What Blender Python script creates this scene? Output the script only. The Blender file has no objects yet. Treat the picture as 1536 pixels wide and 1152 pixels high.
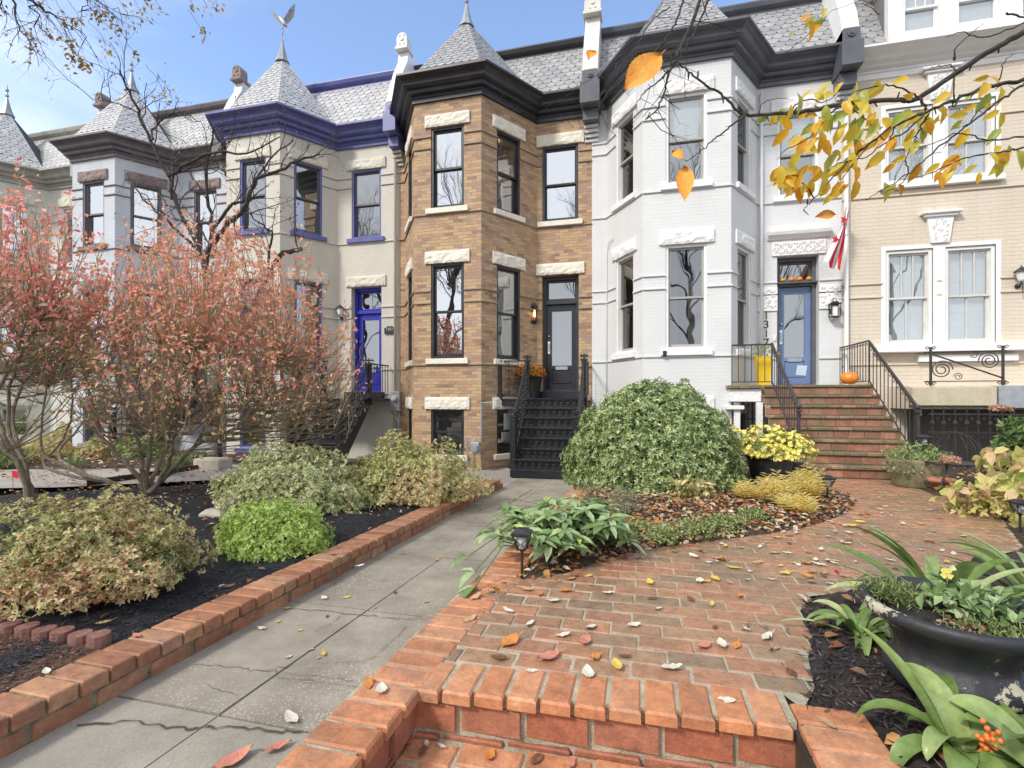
import bpy, math, random
import numpy as np
from mathutils import Vector, noise
R = math.radians
rnd = random.Random(11)
rng = np.random.default_rng(5)
S = bpy.context.scene
COL = S.collection
PI = math.pi
# ---------------------------------------------------------------- survey of the place (camera station and bearings)
FP, YAW, HZ, CH = 750.0, R(14.2), 597.0, 1.2
SA, CA = math.sin(YAW), math.cos(YAW)
def ray(px, py):
    u = (px-768)/FP; v = (HZ-py)/FP
    return (u*CA-SA, CA+u*SA, v)
def G(px, py, z=0.0):
    x, y, v = ray(px, py); k = (z-CH)/v
    return Vector((x*k, y*k, z))
def at(px, py, Y):
    x, y, v = ray(px, py); k = Y/y
    return Vector((x*k, Y, CH+v*k))
def atZ(px, py, Z):
    x, y, v = ray(px, py)
    return Vector((x*Z, y*Z, CH+v*Z))
# ---------------------------------------------------------------- materials
def newmat(name):
    m = bpy.data.materials.new(name); m.use_nodes = True
    nt = m.node_tree; b = nt.nodes['Principled BSDF']
    return m, nt, b
def nd(nt, t, **k):
    n = nt.nodes.new(t)
    for a, v in k.items():
        if a in n.inputs: n.inputs[a].default_value = v
        else: setattr(n, a, v)
    return n
def ramp(nt, stops, interp='LINEAR'):
    r = nt.nodes.new('ShaderNodeValToRGB'); r.color_ramp.interpolation = interp
    e = r.color_ramp.elements
    while len(e) < len(stops): e.new(.5)
    for i, (p, c) in enumerate(stops):
        e[i].position = p; e[i].color = (*c, 1)
    return r
def surf(name, c1, c2=None, rough=.6, scale=4., bump=0., bscale=30., metal=0., spec=.5, coord='Object', stretch=(1,1,1), contrast=(.35,.65), rvar=0.):
    m, nt, b = newmat(name); L = nt.links
    tc = nd(nt, 'ShaderNodeTexCoord'); mp = nd(nt, 'ShaderNodeMapping'); mp.inputs['Scale'].default_value = stretch
    L.new(tc.outputs[coord], mp.inputs[0])
    b.inputs['Roughness'].default_value = rough; b.inputs['Metallic'].default_value = metal
    b.inputs['Specular IOR Level'].default_value = spec
    if c2:
        n = nd(nt, 'ShaderNodeTexNoise', Scale=scale, Detail=6., Roughness=.6); L.new(mp.outputs[0], n.inputs[0])
        r = ramp(nt, [(contrast[0], c1), (contrast[1], c2)]); L.new(n.outputs[0], r.inputs[0]); L.new(r.outputs[0], b.inputs['Base Color'])
        if rvar:
            mr = nd(nt, 'ShaderNodeMapRange'); mr.inputs[3].default_value = rough-rvar; mr.inputs[4].default_value = rough+rvar
            L.new(n.outputs[0], mr.inputs[0]); L.new(mr.outputs[0], b.inputs['Roughness'])
    else: b.inputs['Base Color'].default_value = (*c1, 1)
    if bump:
        n2 = nd(nt, 'ShaderNodeTexNoise', Scale=bscale, Detail=8., Roughness=.65); L.new(mp.outputs[0], n2.inputs[0])
        bp = nd(nt, 'ShaderNodeBump', Strength=min(1, bump), Distance=.02); L.new(n2.outputs[0], bp.inputs['Height']); L.new(bp.outputs[0], b.inputs['Normal'])
    return m
def leafmat(name, stops, rough=.45, trans=.3, interp='LINEAR', patch=0.):
    m, nt, b = newmat(name); L = nt.links
    g = nd(nt, 'ShaderNodeNewGeometry'); r = ramp(nt, stops, interp)
    src = g.outputs['Random Per Island']
    if patch:
        tc = nd(nt, 'ShaderNodeTexCoord'); n = nd(nt, 'ShaderNodeTexNoise', Scale=patch, Detail=2.); L.new(tc.outputs['Object'], n.inputs[0])
        a = nd(nt, 'ShaderNodeMath', operation='MULTIPLY_ADD'); a.inputs[1].default_value = 2.2; a.inputs[2].default_value = -1.1; L.new(n.outputs[0], a.inputs[0])
        a2 = nd(nt, 'ShaderNodeMath', operation='ADD', use_clamp=True); L.new(a.outputs[0], a2.inputs[0]); L.new(src, a2.inputs[1]); src = a2.outputs[0]
    L.new(src, r.inputs[0])
    tc2 = nd(nt, 'ShaderNodeTexCoord'); n2 = nd(nt, 'ShaderNodeTexNoise', Scale=32., Detail=5., Roughness=.65); L.new(tc2.outputs['Object'], n2.inputs[0])
    r0 = r; r = nd(nt, 'ShaderNodeMix', data_type='RGBA', blend_type='OVERLAY'); r.inputs[0].default_value = .55; L.new(r0.outputs[0], r.inputs[6]); L.new(n2.outputs[0], r.inputs[7])
    class _O: outputs = [r.outputs[2]]
    r = _O; L.new(r.outputs[0], b.inputs['Base Color'])
    b.inputs['Roughness'].default_value = rough
    if trans:
        t = nd(nt, 'ShaderNodeBsdfTranslucent'); L.new(r.outputs[0], t.inputs[0])
        mx = nd(nt, 'ShaderNodeMixShader'); mx.inputs[0].default_value = trans
        L.new(b.outputs[0], mx.inputs[1]); L.new(t.outputs[0], mx.inputs[2]); L.new(mx.outputs[0], nt.nodes['Material Output'].inputs[0])
    return m
def brickwall(name, stops, mortar, bump=.5, rough=.75, bw=.21, rh=.068, paint=False, patch=None):
    m, nt, b = newmat(name); L = nt.links
    tc = nd(nt, 'ShaderNodeTexCoord')
    wob = nd(nt, 'ShaderNodeTexNoise', Scale=7., Detail=2.); L.new(tc.outputs['UV'], wob.inputs[0])
    sc = nd(nt, 'ShaderNodeVectorMath', operation='SCALE'); sc.inputs[3].default_value = .006; L.new(wob.outputs[1], sc.inputs[0])
    ad = nd(nt, 'ShaderNodeVectorMath', operation='ADD'); L.new(tc.outputs['UV'], ad.inputs[0]); L.new(sc.outputs[0], ad.inputs[1])
    br = nd(nt, 'ShaderNodeTexBrick', Scale=1.); br.inputs['Brick Width'].default_value = bw; br.inputs['Row Height'].default_value = rh
    br.inputs['Mortar Size'].default_value = .0045; br.inputs['Mortar Smooth'].default_value = .2
    br.inputs['Color1'].default_value = (0,0,0,1); br.inputs['Color2'].default_value = (1,1,1,1); br.inputs['Mortar'].default_value = (.5,.5,.5,1)
    L.new(ad.outputs[0], br.inputs[0])
    n = nd(nt, 'ShaderNodeTexNoise', Scale=1.1, Detail=5., Roughness=.6); L.new(tc.outputs['UV'], n.inputs[0])
    if paint:
        r = ramp(nt, stops); L.new(n.outputs[0], r.inputs[0])
        mp = nd(nt, 'ShaderNodeMapping'); mp.inputs['Scale'].default_value = (2.6, .5, 1); L.new(tc.outputs['UV'], mp.inputs[0])
        ns = nd(nt, 'ShaderNodeTexNoise', Scale=1.3, Detail=8., Roughness=.7); L.new(mp.outputs[0], ns.inputs[0])
        rs = ramp(nt, [(.3, (.37,.36,.34)), (.55, (.5,.5,.5))]); L.new(ns.outputs[0], rs.inputs[0])
        mo_ = nd(nt, 'ShaderNodeMix', data_type='RGBA', blend_type='OVERLAY'); mo_.inputs[0].default_value = .3; L.new(r.outputs[0], mo_.inputs[6]); L.new(rs.outputs[0], mo_.inputs[7]); colr = mo_.outputs[2]
        mxf = .22
    else:
        mm = nd(nt, 'ShaderNodeMix', data_type='FLOAT'); mm.inputs[0].default_value = .3
        mr = nd(nt, 'ShaderNodeMapRange'); mr.inputs[1].default_value = .3; mr.inputs[2].default_value = .7; L.new(n.outputs[0], mr.inputs[0])
        L.new(br.outputs['Color'], mm.inputs[2]); L.new(mr.outputs[0], mm.inputs[3])
        r = ramp(nt, stops); L.new(mm.outputs[0], r.inputs[0])
        n3 = nd(nt, 'ShaderNodeTexNoise', Scale=40., Detail=4.); L.new(tc.outputs['UV'], n3.inputs[0])
        mm2 = nd(nt, 'ShaderNodeMix', data_type='RGBA', blend_type='OVERLAY'); mm2.inputs[0].default_value = .5
        L.new(r.outputs[0], mm2.inputs[6]); L.new(n3.outputs[0], mm2.inputs[7]); colr = mm2.outputs[2]; mxf = .85
    mx = nd(nt, 'ShaderNodeMix', data_type='RGBA'); mx.inputs[7].default_value = (*mortar, 1)
    ff = nd(nt, 'ShaderNodeMath', operation='MULTIPLY'); ff.inputs[1].default_value = mxf; L.new(br.outputs['Fac'], ff.inputs[0])
    L.new(ff.outputs[0], mx.inputs[0]); L.new(colr, mx.inputs[6]); L.new(mx.outputs[2], b.inputs['Base Color'])
    b.inputs['Roughness'].default_value = rough
    hh = nd(nt, 'ShaderNodeMath', operation='SUBTRACT'); hh.inputs[0].default_value = 1.; L.new(br.outputs['Fac'], hh.inputs[1])
    n4 = nd(nt, 'ShaderNodeTexNoise', Scale=60., Detail=3.); L.new(tc.outputs['UV'], n4.inputs[0])
    h2 = nd(nt, 'ShaderNodeMath', operation='MULTIPLY_ADD'); h2.inputs[1].default_value = .5; L.new(n4.outputs[0], h2.inputs[0]); L.new(hh.outputs[0], h2.inputs[2])
    bp = nd(nt, 'ShaderNodeBump', Strength=bump, Distance=.012); L.new(h2.outputs[0], bp.inputs['Height']); L.new(bp.outputs[0], b.inputs['Normal'])
    return m
def brickisl(name, stops, rough=.55, rvar=.18, moss=None, bscale=60., bump=.35):
    """one colour per brick (mesh island), pitted, with soot/moss patches"""
    m, nt, b = newmat(name); L = nt.links
    g = nd(nt, 'ShaderNodeNewGeometry'); tc = nd(nt, 'ShaderNodeTexCoord')
    r = ramp(nt, stops); L.new(g.outputs['Random Per Island'], r.inputs[0])
    n = nd(nt, 'ShaderNodeTexNoise', Scale=14., Detail=8., Roughness=.7); L.new(tc.outputs['Object'], n.inputs[0])
    ov = nd(nt, 'ShaderNodeMix', data_type='RGBA', blend_type='OVERLAY'); ov.inputs[0].default_value = .85
    L.new(r.outputs[0], ov.inputs[6]); L.new(n.outputs[0], ov.inputs[7])
    nb = nd(nt, 'ShaderNodeTexNoise', Scale=90., Detail=6., Roughness=.8); L.new(tc.outputs['Object'], nb.inputs[0])
    ov2 = nd(nt, 'ShaderNodeMix', data_type='RGBA', blend_type='OVERLAY'); ov2.inputs[0].default_value = .5; L.new(ov.outputs[2], ov2.inputs[6]); L.new(nb.outputs[0], ov2.inputs[7]); out = ov2.outputs[2]
    if moss:
        n2 = nd(nt, 'ShaderNodeTexNoise', Scale=moss[1], Detail=6., Roughness=.65); L.new(tc.outputs['Object'], n2.inputs[0])
        mr = nd(nt, 'ShaderNodeMapRange'); mr.inputs[1].default_value = moss[2]; mr.inputs[2].default_value = moss[2]+.18; mr.inputs[4].default_value = moss[3]; L.new(n2.outputs[0], mr.inputs[0])
        mx = nd(nt, 'ShaderNodeMix', data_type='RGBA'); mx.inputs[7].default_value = (*moss[0], 1)
        L.new(mr.outputs[0], mx.inputs[0]); L.new(out, mx.inputs[6]); out = mx.outputs[2]
    L.new(out, b.inputs['Base Color'])
    mr2 = nd(nt, 'ShaderNodeMapRange'); mr2.inputs[1].default_value = .3; mr2.inputs[2].default_value = .7; mr2.inputs[3].default_value = rough-rvar; mr2.inputs[4].default_value = rough+rvar
    L.new(n.outputs[0], mr2.inputs[0]); L.new(mr2.outputs[0], b.inputs['Roughness'])
    n3 = nd(nt, 'ShaderNodeTexNoise', Scale=bscale, Detail=8., Roughness=.7); L.new(tc.outputs['Object'], n3.inputs[0])
    bp = nd(nt, 'ShaderNodeBump', Strength=bump, Distance=.01); L.new(n3.outputs[0], bp.inputs['Height']); L.new(bp.outputs[0], b.inputs['Normal'])
    return m
def glassmat(name, refl=.45, tint=(.75,.8,.8)):
    m, nt, b = newmat(name); L = nt.links
    t = nd(nt, 'ShaderNodeBsdfTransparent'); t.inputs[0].default_value = (*tint, 1)
    g = nd(nt, 'ShaderNodeBsdfGlossy'); g.inputs['Roughness'].default_value = .012; g.inputs[0].default_value = (.95,.97,1,1)
    tc = nd(nt, 'ShaderNodeTexCoord'); n = nd(nt, 'ShaderNodeTexNoise', Scale=1.6, Detail=1.); L.new(tc.outputs['Object'], n.inputs[0])
    bp = nd(nt, 'ShaderNodeBump', Strength=.25, Distance=.02); L.new(n.outputs[0], bp.inputs['Height']); L.new(bp.outputs[0], g.inputs['Normal'])
    mx = nd(nt, 'ShaderNodeMixShader'); mx.inputs[0].default_value = refl
    L.new(t.outputs[0], mx.inputs[1]); L.new(g.outputs[0], mx.inputs[2]); L.new(mx.outputs[0], nt.nodes['Material Output'].inputs[0])
    nt.nodes.remove(b)
    return m
def emit(name, c, s):
    m, nt, b = newmat(name); b.inputs['Emission Color'].default_value = (*c, 1); b.inputs['Emission Strength'].default_value = s; b.inputs['Base Color'].default_value = (*c, 1)
    return m
# ---------------------------------------------------------------- mesh builder
class MB:
    def __init__(s): s.v = []; s.f = []; s.m = []; s.uv = []; s.has = False
    def face(s, pts, m=0, uv=None):
        i = len(s.v); s.v += [tuple(p) for p in pts]; s.f.append(tuple(range(i, i+len(pts)))); s.m.append(m)
        s.uv.append(uv if uv else [(0, 0)]*len(pts)); s.has |= uv is not None
    def raw(s, vs, fs, m=0):
        i = len(s.v); s.v += [tuple(p) for p in vs]
        for f in fs: s.f.append(tuple(a+i for a in f)); s.m.append(m); s.uv.append([(0, 0)]*len(f))
    def box(s, x0, x1, y0, y1, z0, z1, m=0, bev=0., M=None):
        x0, x1 = sorted((x0, x1)); y0, y1 = sorted((y0, y1)); z0, z1 = sorted((z0, z1))
        if bev:
            b = min(bev, (x1-x0)*.45, (y1-y0)*.45, (z1-z0)*.45)
            vs = []
            for z, k in ((z0, b), (z0+b, 0), (z1-b, 0), (z1, b)):
                for (x, y) in ((x0, y0), (x1, y0), (x1, y1), (x0, y1)):
                    sx = 1 if x == x0 else -1; sy = 1 if y == y0 else -1
                    vs.append((x+sx*k, y+sy*k, z))
            fs = [(3, 2, 1, 0), (12, 13, 14, 15)]
            for r in range(3):
                for c in range(4): a = r*4+c; d = r*4+(c+1) % 4; fs.append((a, d, d+4, a+4))
        else:
            vs = [(x0,y0,z0),(x1,y0,z0),(x1,y1,z0),(x0,y1,z0),(x0,y0,z1),(x1,y0,z1),(x1,y1,z1),(x0,y1,z1)]
            fs = [(3,2,1,0),(4,5,6,7),(0,1,5,4),(1,2,6,5),(2,3,7,6),(3,0,4,7)]
        if M: vs = [M(*p) for p in vs]
        s.raw(vs, fs, m)
    def tube(s, pts, rad, k=6, m=0, cap=True):
        pts = [Vector(p) for p in pts]; n = len(pts)
        if not hasattr(rad, '__len__'): rad = [rad]*n
        i0 = len(s.v); ref = Vector((.13, .27, .95)); prev = None
        for j, p in enumerate(pts):
            t = (pts[min(j+1, n-1)]-pts[max(j-1, 0)])
            t = t.normalized() if t.length > 1e-9 else Vector((0, 0, 1))
            if prev is None:
                a = t.cross(ref if abs(t.dot(ref)) < .95 else Vector((1, 0, 0))).normalized()
            else:
                a = prev-t*prev.dot(t); a = a.normalized() if a.length > 1e-6 else t.orthogonal().normalized()
            prev = a; b = t.cross(a)
            for q in range(k):
                an = 2*PI*q/k; o = (a*math.cos(an)+b*math.sin(an))*rad[j]; s.v.append((p.x+o.x, p.y+o.y, p.z+o.z))
        for j in range(n-1):
            for q in range(k):
                A = i0+j*k+q; B = i0+j*k+(q+1) % k; s.f.append((A, B, B+k, A+k)); s.m.append(m); s.uv.append([(0, 0)]*4)
        if cap and k > 2:
            s.f.append(tuple(i0+q for q in range(k))[::-1]); s.m.append(m); s.uv.append([(0, 0)]*k)
            s.f.append(tuple(i0+(n-1)*k+q for q in range(k))); s.m.append(m); s.uv.append([(0, 0)]*k)
    def lathe(s, c, prof, k=24, m=0, rfun=None):
        c = Vector(c); i0 = len(s.v)
        for (r, z) in prof:
            for q in range(k):
                an = 2*PI*q/k; rr = r*(rfun(an, z) if rfun else 1)
                s.v.append((c.x+rr*math.cos(an), c.y+rr*math.sin(an), c.z+z))
        for j in range(len(prof)-1):
            for q in range(k):
                A = i0+j*k+q; B = i0+j*k+(q+1) % k; s.f.append((A, B, B+k, A+k)); s.m.append(m); s.uv.append([(0, 0)]*4)
        if prof[0][0] > 1e-4: s.f.append(tuple(i0+q for q in range(k))[::-1]); s.m.append(m); s.uv.append([(0, 0)]*k)
        if prof[-1][0] > 1e-4: s.f.append(tuple(i0+(len(prof)-1)*k+q for q in range(k))); s.m.append(m); s.uv.append([(0, 0)]*k)
    def ball(s, c, r, k=10, m=0, sq=1.):
        n = max(4, k//2); s.lathe(c, [(max(1e-5, r*math.sin(PI*i/n)), -r*sq*math.cos(PI*i/n)) for i in range(n+1)], k, m)
    def build(s, name, mats, parent=None, smooth=False, bevel=0.):
        me = bpy.data.meshes.new(name); off = rootloc(parent)
        me.from_pydata([(a-off.x, b-off.y, c-off.z) for a, b, c in s.v], [], s.f)
        if not isinstance(mats, (list, tuple)): mats = [mats]
        for x in mats: me.materials.append(x)
        if len(mats) > 1: me.polygons.foreach_set('material_index', s.m)
        if s.has:
            ul = me.uv_layers.new(name='UVMap'); ul.data.foreach_set('uv', [c for f in s.uv for p in f for c in p])
        if smooth: me.polygons.foreach_set('use_smooth', [True]*len(s.f))
        me.update(); o = bpy.data.objects.new(name, me); COL.objects.link(o)
        if parent: o.parent = parent
        return o
def rootloc(o):
    v = Vector((0, 0, 0))
    while o: v = v+o.location; o = o.parent
    return v
def tag(o, label=None, cat=None, group=None, kind=None):
    if label: o['label'] = label
    if cat: o['category'] = cat
    if group: o['group'] = group
    if kind: o['kind'] = kind
    return o
def thing(name, loc, label, cat, group=None):
    o = bpy.data.objects.new(name, None); COL.objects.link(o); o.location = loc; o.empty_display_size = .1
    return tag(o, label, cat, group)
def recenter(o):
    """origin of a top-level mesh to its base"""
    me = o.data; n = len(me.vertices); a = np.empty(n*3, np.float32); me.vertices.foreach_get('co', a); a = a.reshape(-1, 3)
    c = Vector(((a[:,0].min()+a[:,0].max())/2, (a[:,1].min()+a[:,1].max())/2, a[:,2].min())).copy()
    a -= np.array(c, np.float32); me.vertices.foreach_set('co', a.ravel()); me.update(); o.location = o.location+c
    return o
def copy_tree(o, parent=None):
    c = o.copy(); COL.objects.link(c); c.parent = parent
    for ch in [x for x in bpy.data.objects if x.parent == o]: copy_tree(ch, c)
    return c
# ---------------------------------------------------------------- leaves as arrays
def leafmesh(name, P, D, N, Ln, Wd, mat, parent=None, fold=.25, shape='rhomb', curl=0.):
    """P base points, D growth directions, N leaf normals, all (n,3); one island per leaf"""
    P = np.asarray(P, float); D = np.asarray(D, float); N = np.asarray(N, float); n = len(P)
    Ln = np.broadcast_to(np.asarray(Ln, float), (n,))[:, None]; Wd = np.broadcast_to(np.asarray(Wd, float), (n,))[:, None]
    D = D/np.maximum(1e-6, np.linalg.norm(D, axis=1))[:, None]
    Sd = np.cross(D, N); Sd /= np.maximum(1e-6, np.linalg.norm(Sd, axis=1))[:, None]; N = np.cross(Sd, D)
    off = rootloc(parent); P = P-np.array(off)
    if shape == 'rhomb':
        V = np.stack([P, P+D*Ln*.5+Sd*Wd*.5+N*Wd*fold, P+D*Ln-N*Ln*curl, P+D*Ln*.5-Sd*Wd*.5+N*Wd*fold], 1)
        F = [(0, 1, 2), (0, 2, 3)]
    else:   # oval with midrib, 8 vertices
        V = np.stack([P, P+D*Ln*.3+Sd*Wd*.42+N*Wd*fold, P+D*Ln*.65+Sd*Wd*.42+N*(Wd*fold-Ln*curl*.4), P+D*Ln-N*Ln*curl,
                      P+D*Ln*.65-Sd*Wd*.42+N*(Wd*fold-Ln*curl*.4), P+D*Ln*.3-Sd*Wd*.42+N*Wd*fold, P+D*Ln*.33, P+D*Ln*.66-N*Ln*curl*.4], 1)
        F = [(0, 1, 6), (1, 2, 7, 6), (2, 3, 7), (3, 4, 7), (4, 5, 6, 7), (5, 0, 6)]
    k = V.shape[1]; V = V.reshape(-1, 3)
    fs = []
    loops = np.concatenate([np.array(f) for f in F]); tot = np.array([len(f) for f in F])
    allv = (loops[None, :]+(np.arange(n)*k)[:, None]).ravel(); allt = np.tile(tot, n)
    me = bpy.data.meshes.new(name); me.vertices.add(len(V)); me.vertices.foreach_set('co', V.ravel())
    me.loops.add(len(allv)); me.loops.foreach_set('vertex_index', allv.astype(np.int32))
    me.polygons.add(len(allt)); st = np.concatenate([[0], np.cumsum(allt)[:-1]])
    me.polygons.foreach_set('loop_start', st.astype(np.int32)); me.polygons.foreach_set('loop_total', allt.astype(np.int32))
    me.update(calc_edges=True); me.validate(); me.materials.append(mat)
    o = bpy.data.objects.new(name, me); COL.objects.link(o)
    if parent: o.parent = parent
    return o
def unit(n):
    a = rng.normal(size=(n, 3)); return a/np.linalg.norm(a, axis=1)[:, None]
def grow(mb, tips, p, d, L, r, depth, kids=3, shrink=.68, spread=.5, up=.15, wig=.12, k=4, nseg=4, kmin=.25):
    """recursive limb: tube into mb, twig points into tips"""
    p = Vector(p); d = Vector(d).normalized(); pts = [p.copy()]; rad = [r]; dirs = [d.copy()]
    for i in range(nseg):
        d = (d+Vector((rnd.gauss(0, wig), rnd.gauss(0, wig), rnd.gauss(0, wig)+up*.3))).normalized()
        p = p+d*(L/nseg); pts.append(p.copy()); rad.append(r*(1-.45*(i+1)/nseg) if depth > 0 else r*(1-.8*(i+1)/nseg)); dirs.append(d.copy())
    mb.tube(pts, rad, k if depth > 0 else 3, cap=False)
    if depth <= 1:
        for i in range(1, len(pts)): tips.append((pts[i].copy(), dirs[i].copy(), depth))
    if depth > 0:
        n = kids if isinstance(kids, int) else rnd.randint(*kids)
        for c in range(n):
            f = kmin+(1-kmin)*(c+rnd.random())/n; j = min(nseg-1, int(f*nseg)); q = pts[j].lerp(pts[j+1], f*nseg-j)
            ax = Vector((rnd.gauss(0, 1), rnd.gauss(0, 1), rnd.gauss(0, 1))); ax = (ax-dirs[j+1]*ax.dot(dirs[j+1])).normalized()
            nd_ = (dirs[j+1]*math.cos(spread)+ax*math.sin(spread)*rnd.uniform(.6, 1.3)+Vector((0, 0, up))).normalized()
            grow(mb, tips, q, nd_, L*shrink*rnd.uniform(.7, 1.15), rad[min(j+1, nseg)]*.62, depth-1, kids, shrink, spread, up, wig, k, nseg, kmin)
def guide(pts, n=5, wob=.0):
    """smooth a polyline (Catmull-Rom)"""
    P = [Vector(p) for p in pts]; out = []
    for i in range(len(P)-1):
        a = P[max(0, i-1)]; b = P[i]; c = P[i+1]; d = P[min(len(P)-1, i+2)]
        for j in range(n):
            t = j/n; q = .5*((2*b)+(c-a)*t+(2*a-5*b+4*c-d)*t*t+(3*b-a-3*c+d)*t**3)
            out.append(q+Vector((rnd.gauss(0, wob), rnd.gauss(0, wob), rnd.gauss(0, wob))))
    out.append(P[-1]); return out
def lerp(a, b, t): return a+(b-a)*t
# ---------------------------------------------------------------- palette
M = {}
M['tanbrick'] = brickwall('tan_brick', [(.0, (.15,.115,.095)), (.2, (.31,.19,.125)), (.4, (.46,.30,.165)), (.58, (.51,.36,.20)), (.76, (.40,.24,.175)), (.88, (.33,.235,.18)), (1., (.63,.48,.30))], (.27,.22,.17), bump=.6)
M['cream'] = brickwall('greige_painted_brick', [(.3, (.55,.52,.455)), (.7, (.62,.59,.52))], (.42,.41,.36), bump=.5, rough=.6, paint=True)
M['whitebrick'] = brickwall('white_painted_brick', [(.3, (.64,.65,.66)), (.7, (.70,.71,.72))], (.56,.57,.58), bump=.45, rough=.5, paint=True)
M['greybrick'] = brickwall('pale_grey_painted_brick', [(.3, (.50,.53,.58)), (.7, (.60,.63,.68))], (.42,.44,.49), bump=.6, rough=.6, paint=True)
M['beige'] = brickwall('beige_painted_brick', [(.3, (.62,.54,.44)), (.7, (.69,.61,.50))], (.50,.42,.33), bump=.7, rough=.6, paint=True, rh=.075, bw=.23)
M['ivory'] = brickwall('ivory_painted_brick', [(.3, (.6,.59,.54)), (.7, (.68,.67,.62))], (.5,.49,.44), bump=.6, rough=.6, paint=True)
M['lime'] = surf('limestone', (.72,.67,.57), (.80,.76,.67), .8, 6., .9, 14.)
M['limew'] = surf('white_painted_stone', (.80,.80,.80), (.86,.86,.86), .55, 6., 1., 22.)
M['brownstone'] = surf('brownstone', (.20,.15,.14), (.30,.235,.22), .8, 6., .9, 14.)
M['greige_st'] = surf('greige_stone', (.62,.59,.50), (.70,.67,.58), .8, 6., .9, 16.)
M['bluetrim'] = surf('blue_trim_paint', (.09,.10,.29), (.125,.135,.36), .35, 3.)
M['bluedoor'] = surf('royal_blue_paint', (.025,.028,.36), (.035,.038,.46), .3, 3.)
M['blackp'] = surf('black_cornice_paint', (.022,.022,.027), (.04,.04,.047), .38, 3.)
M['greyp'] = surf('slate_grey_paint', (.085,.09,.11), (.12,.125,.145), .4, 3.)
M['brownp'] = surf('taupe_paint', (.12,.105,.115), (.17,.15,.16), .5, 3.)
M['whitep'] = surf('white_paint', (.76,.76,.76), (.82,.82,.82), .4, 3.)
M['offw'] = surf('aged_white_paint', (.55,.54,.5), (.66,.65,.6), .5, 5.)
M['greenish'] = surf('stone_grey_trim', (.32,.31,.27), (.42,.41,.36), .6, 5.)
M['iron'] = surf('black_iron', (.012,.012,.014), (.03,.03,.034), .38, 20., .3, 50.)
M['irong'] = surf('brown_iron', (.03,.026,.028), (.06,.05,.05), .45, 20., .3, 50.)
M['sashgrey'] = surf('greige_sash', (.36,.355,.33), None, .45)
M['sashbr'] = surf('bronze_sash', (.10,.085,.08), None, .45)
M['steelblue'] = surf('steel_blue_door_paint', (.14,.20,.36), (.16,.23,.40), .35, 3.)
M['doorblk'] = surf('black_door_paint', (.012,.013,.018), (.02,.021,.028), .28, 3.)
M['chrome'] = surf('satin_nickel', (.7,.7,.7), None, .25, metal=1.)
M['brass'] = surf('aged_brass', (.35,.28,.15), None, .4, metal=1.)
M['galv'] = surf('galvanised_grey', (.34,.36,.40), (.45,.47,.5), .4, 8., metal=.4)
M['room'] = surf('room_wall', (.26,.25,.24), None, .9)
M['roomlight'] = surf('room_wall_white', (.6,.58,.54), None, .9)
M['roomwarm'] = surf('room_wall_ochre', (.55,.36,.12), None, .9)
M['blind'] = surf('blind_slats', (.62,.64,.66), None, .6)
M['shade'] = surf('fabric_shade', (.55,.57,.58), (.66,.68,.68), .9, 3., .4, 3.)
M['g_bright'] = glassmat('mirror_bright_glass', .62)
M['g_mid'] = glassmat('window_glass', .32)
M['g_dark'] = glassmat('dark_window_glass', .22, (.6,.63,.65))
M['lamp_on'] = emit('lit_bulb', (1., .62, .22), 9.)
M['ceil_on'] = emit('lit_ceiling_spot', (1., .85, .6), 10.)
slate_st = lambda a, b: [(0, tuple(x*a for x in (.95, .96, 1.))), (.5, tuple(x*(a+b)/2 for x in (.97, .97, 1.))), (1, tuple(x*b for x in (1., .99, .98)))]
M['slate'] = brickisl('grey_slate', slate_st(.27, .35), .5, .12, bscale=25., bump=.3)
M['slate_sheen'] = brickisl('sky_sheen_slate', slate_st(.38, .48), .42, .12, bscale=25., bump=.3)  # same slate made paler: sky reflection on it put into the colour
M['lead'] = surf('flashing', (.28,.29,.31), (.36,.37,.39), .4, 4., metal=.3)
M['roofbase'] = surf('roof_felt', (.07,.07,.08), None, .9)

# ---------------------------------------------------------------- wall segments
class Seg:
    def __init__(s, a, b, s_off=0.):
        s.a = Vector((a[0], a[1])); s.b = Vector((b[0], b[1])); d = s.b-s.a; s.L = d.length; s.t = d/s.L; s.n = Vector((s.t.y, -s.t.x)); s.off = s_off
    def W(s, u, d, z): p = s.a+s.t*u+s.n*d; return (p.x, p.y, z)
def wallseg(mb, g, z0, z1, ops, m=0):
    xs = sorted({0., g.L, *[o[0] for o in ops], *[o[1] for o in ops]}); zs = sorted({z0, z1, *[o[2] for o in ops], *[o[3] for o in ops]})
    for i in range(len(xs)-1):
        for j in range(len(zs)-1):
            cx, cz = (xs[i]+xs[i+1])/2, (zs[j]+zs[j+1])/2
            if any(o[0] < cx < o[1] and o[2] < cz < o[3] for o in ops): continue
            q = [(xs[i], zs[j]), (xs[i+1], zs[j]), (xs[i+1], zs[j+1]), (xs[i], zs[j+1])]
            mb.face([g.W(a, 0, b) for a, b in q], m, [(a+g.off, b) for a, b in q])
    for o in ops:
        s0, s1, a, b = o[:4]; dp = o[4] if len(o) > 4 else .15
        for (u0, z0_, u1, z1_) in ((s0, a, s0, b), (s0, b, s1, b), (s1, b, s1, a), (s1, a, s0, a)):
            mb.face([g.W(u0, 0, z0_), g.W(u0, -dp, z0_), g.W(u1, -dp, z1_), g.W(u1, 0, z1_)], m,
                    [(0+g.off, z0_), (dp+g.off, z0_), (dp+g.off, z1_), (g.off, z1_)] if u0 == u1 else [(u0+g.off, 0), (u0+g.off, dp), (u1+g.off, dp), (u1+g.off, 0)])
def gbox(mb, g, u0, u1, d0, d1, z0, z1, m=0, bev=0.): mb.box(u0, u1, d0, d1, z0, z1, m, bev, M=g.W)
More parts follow.
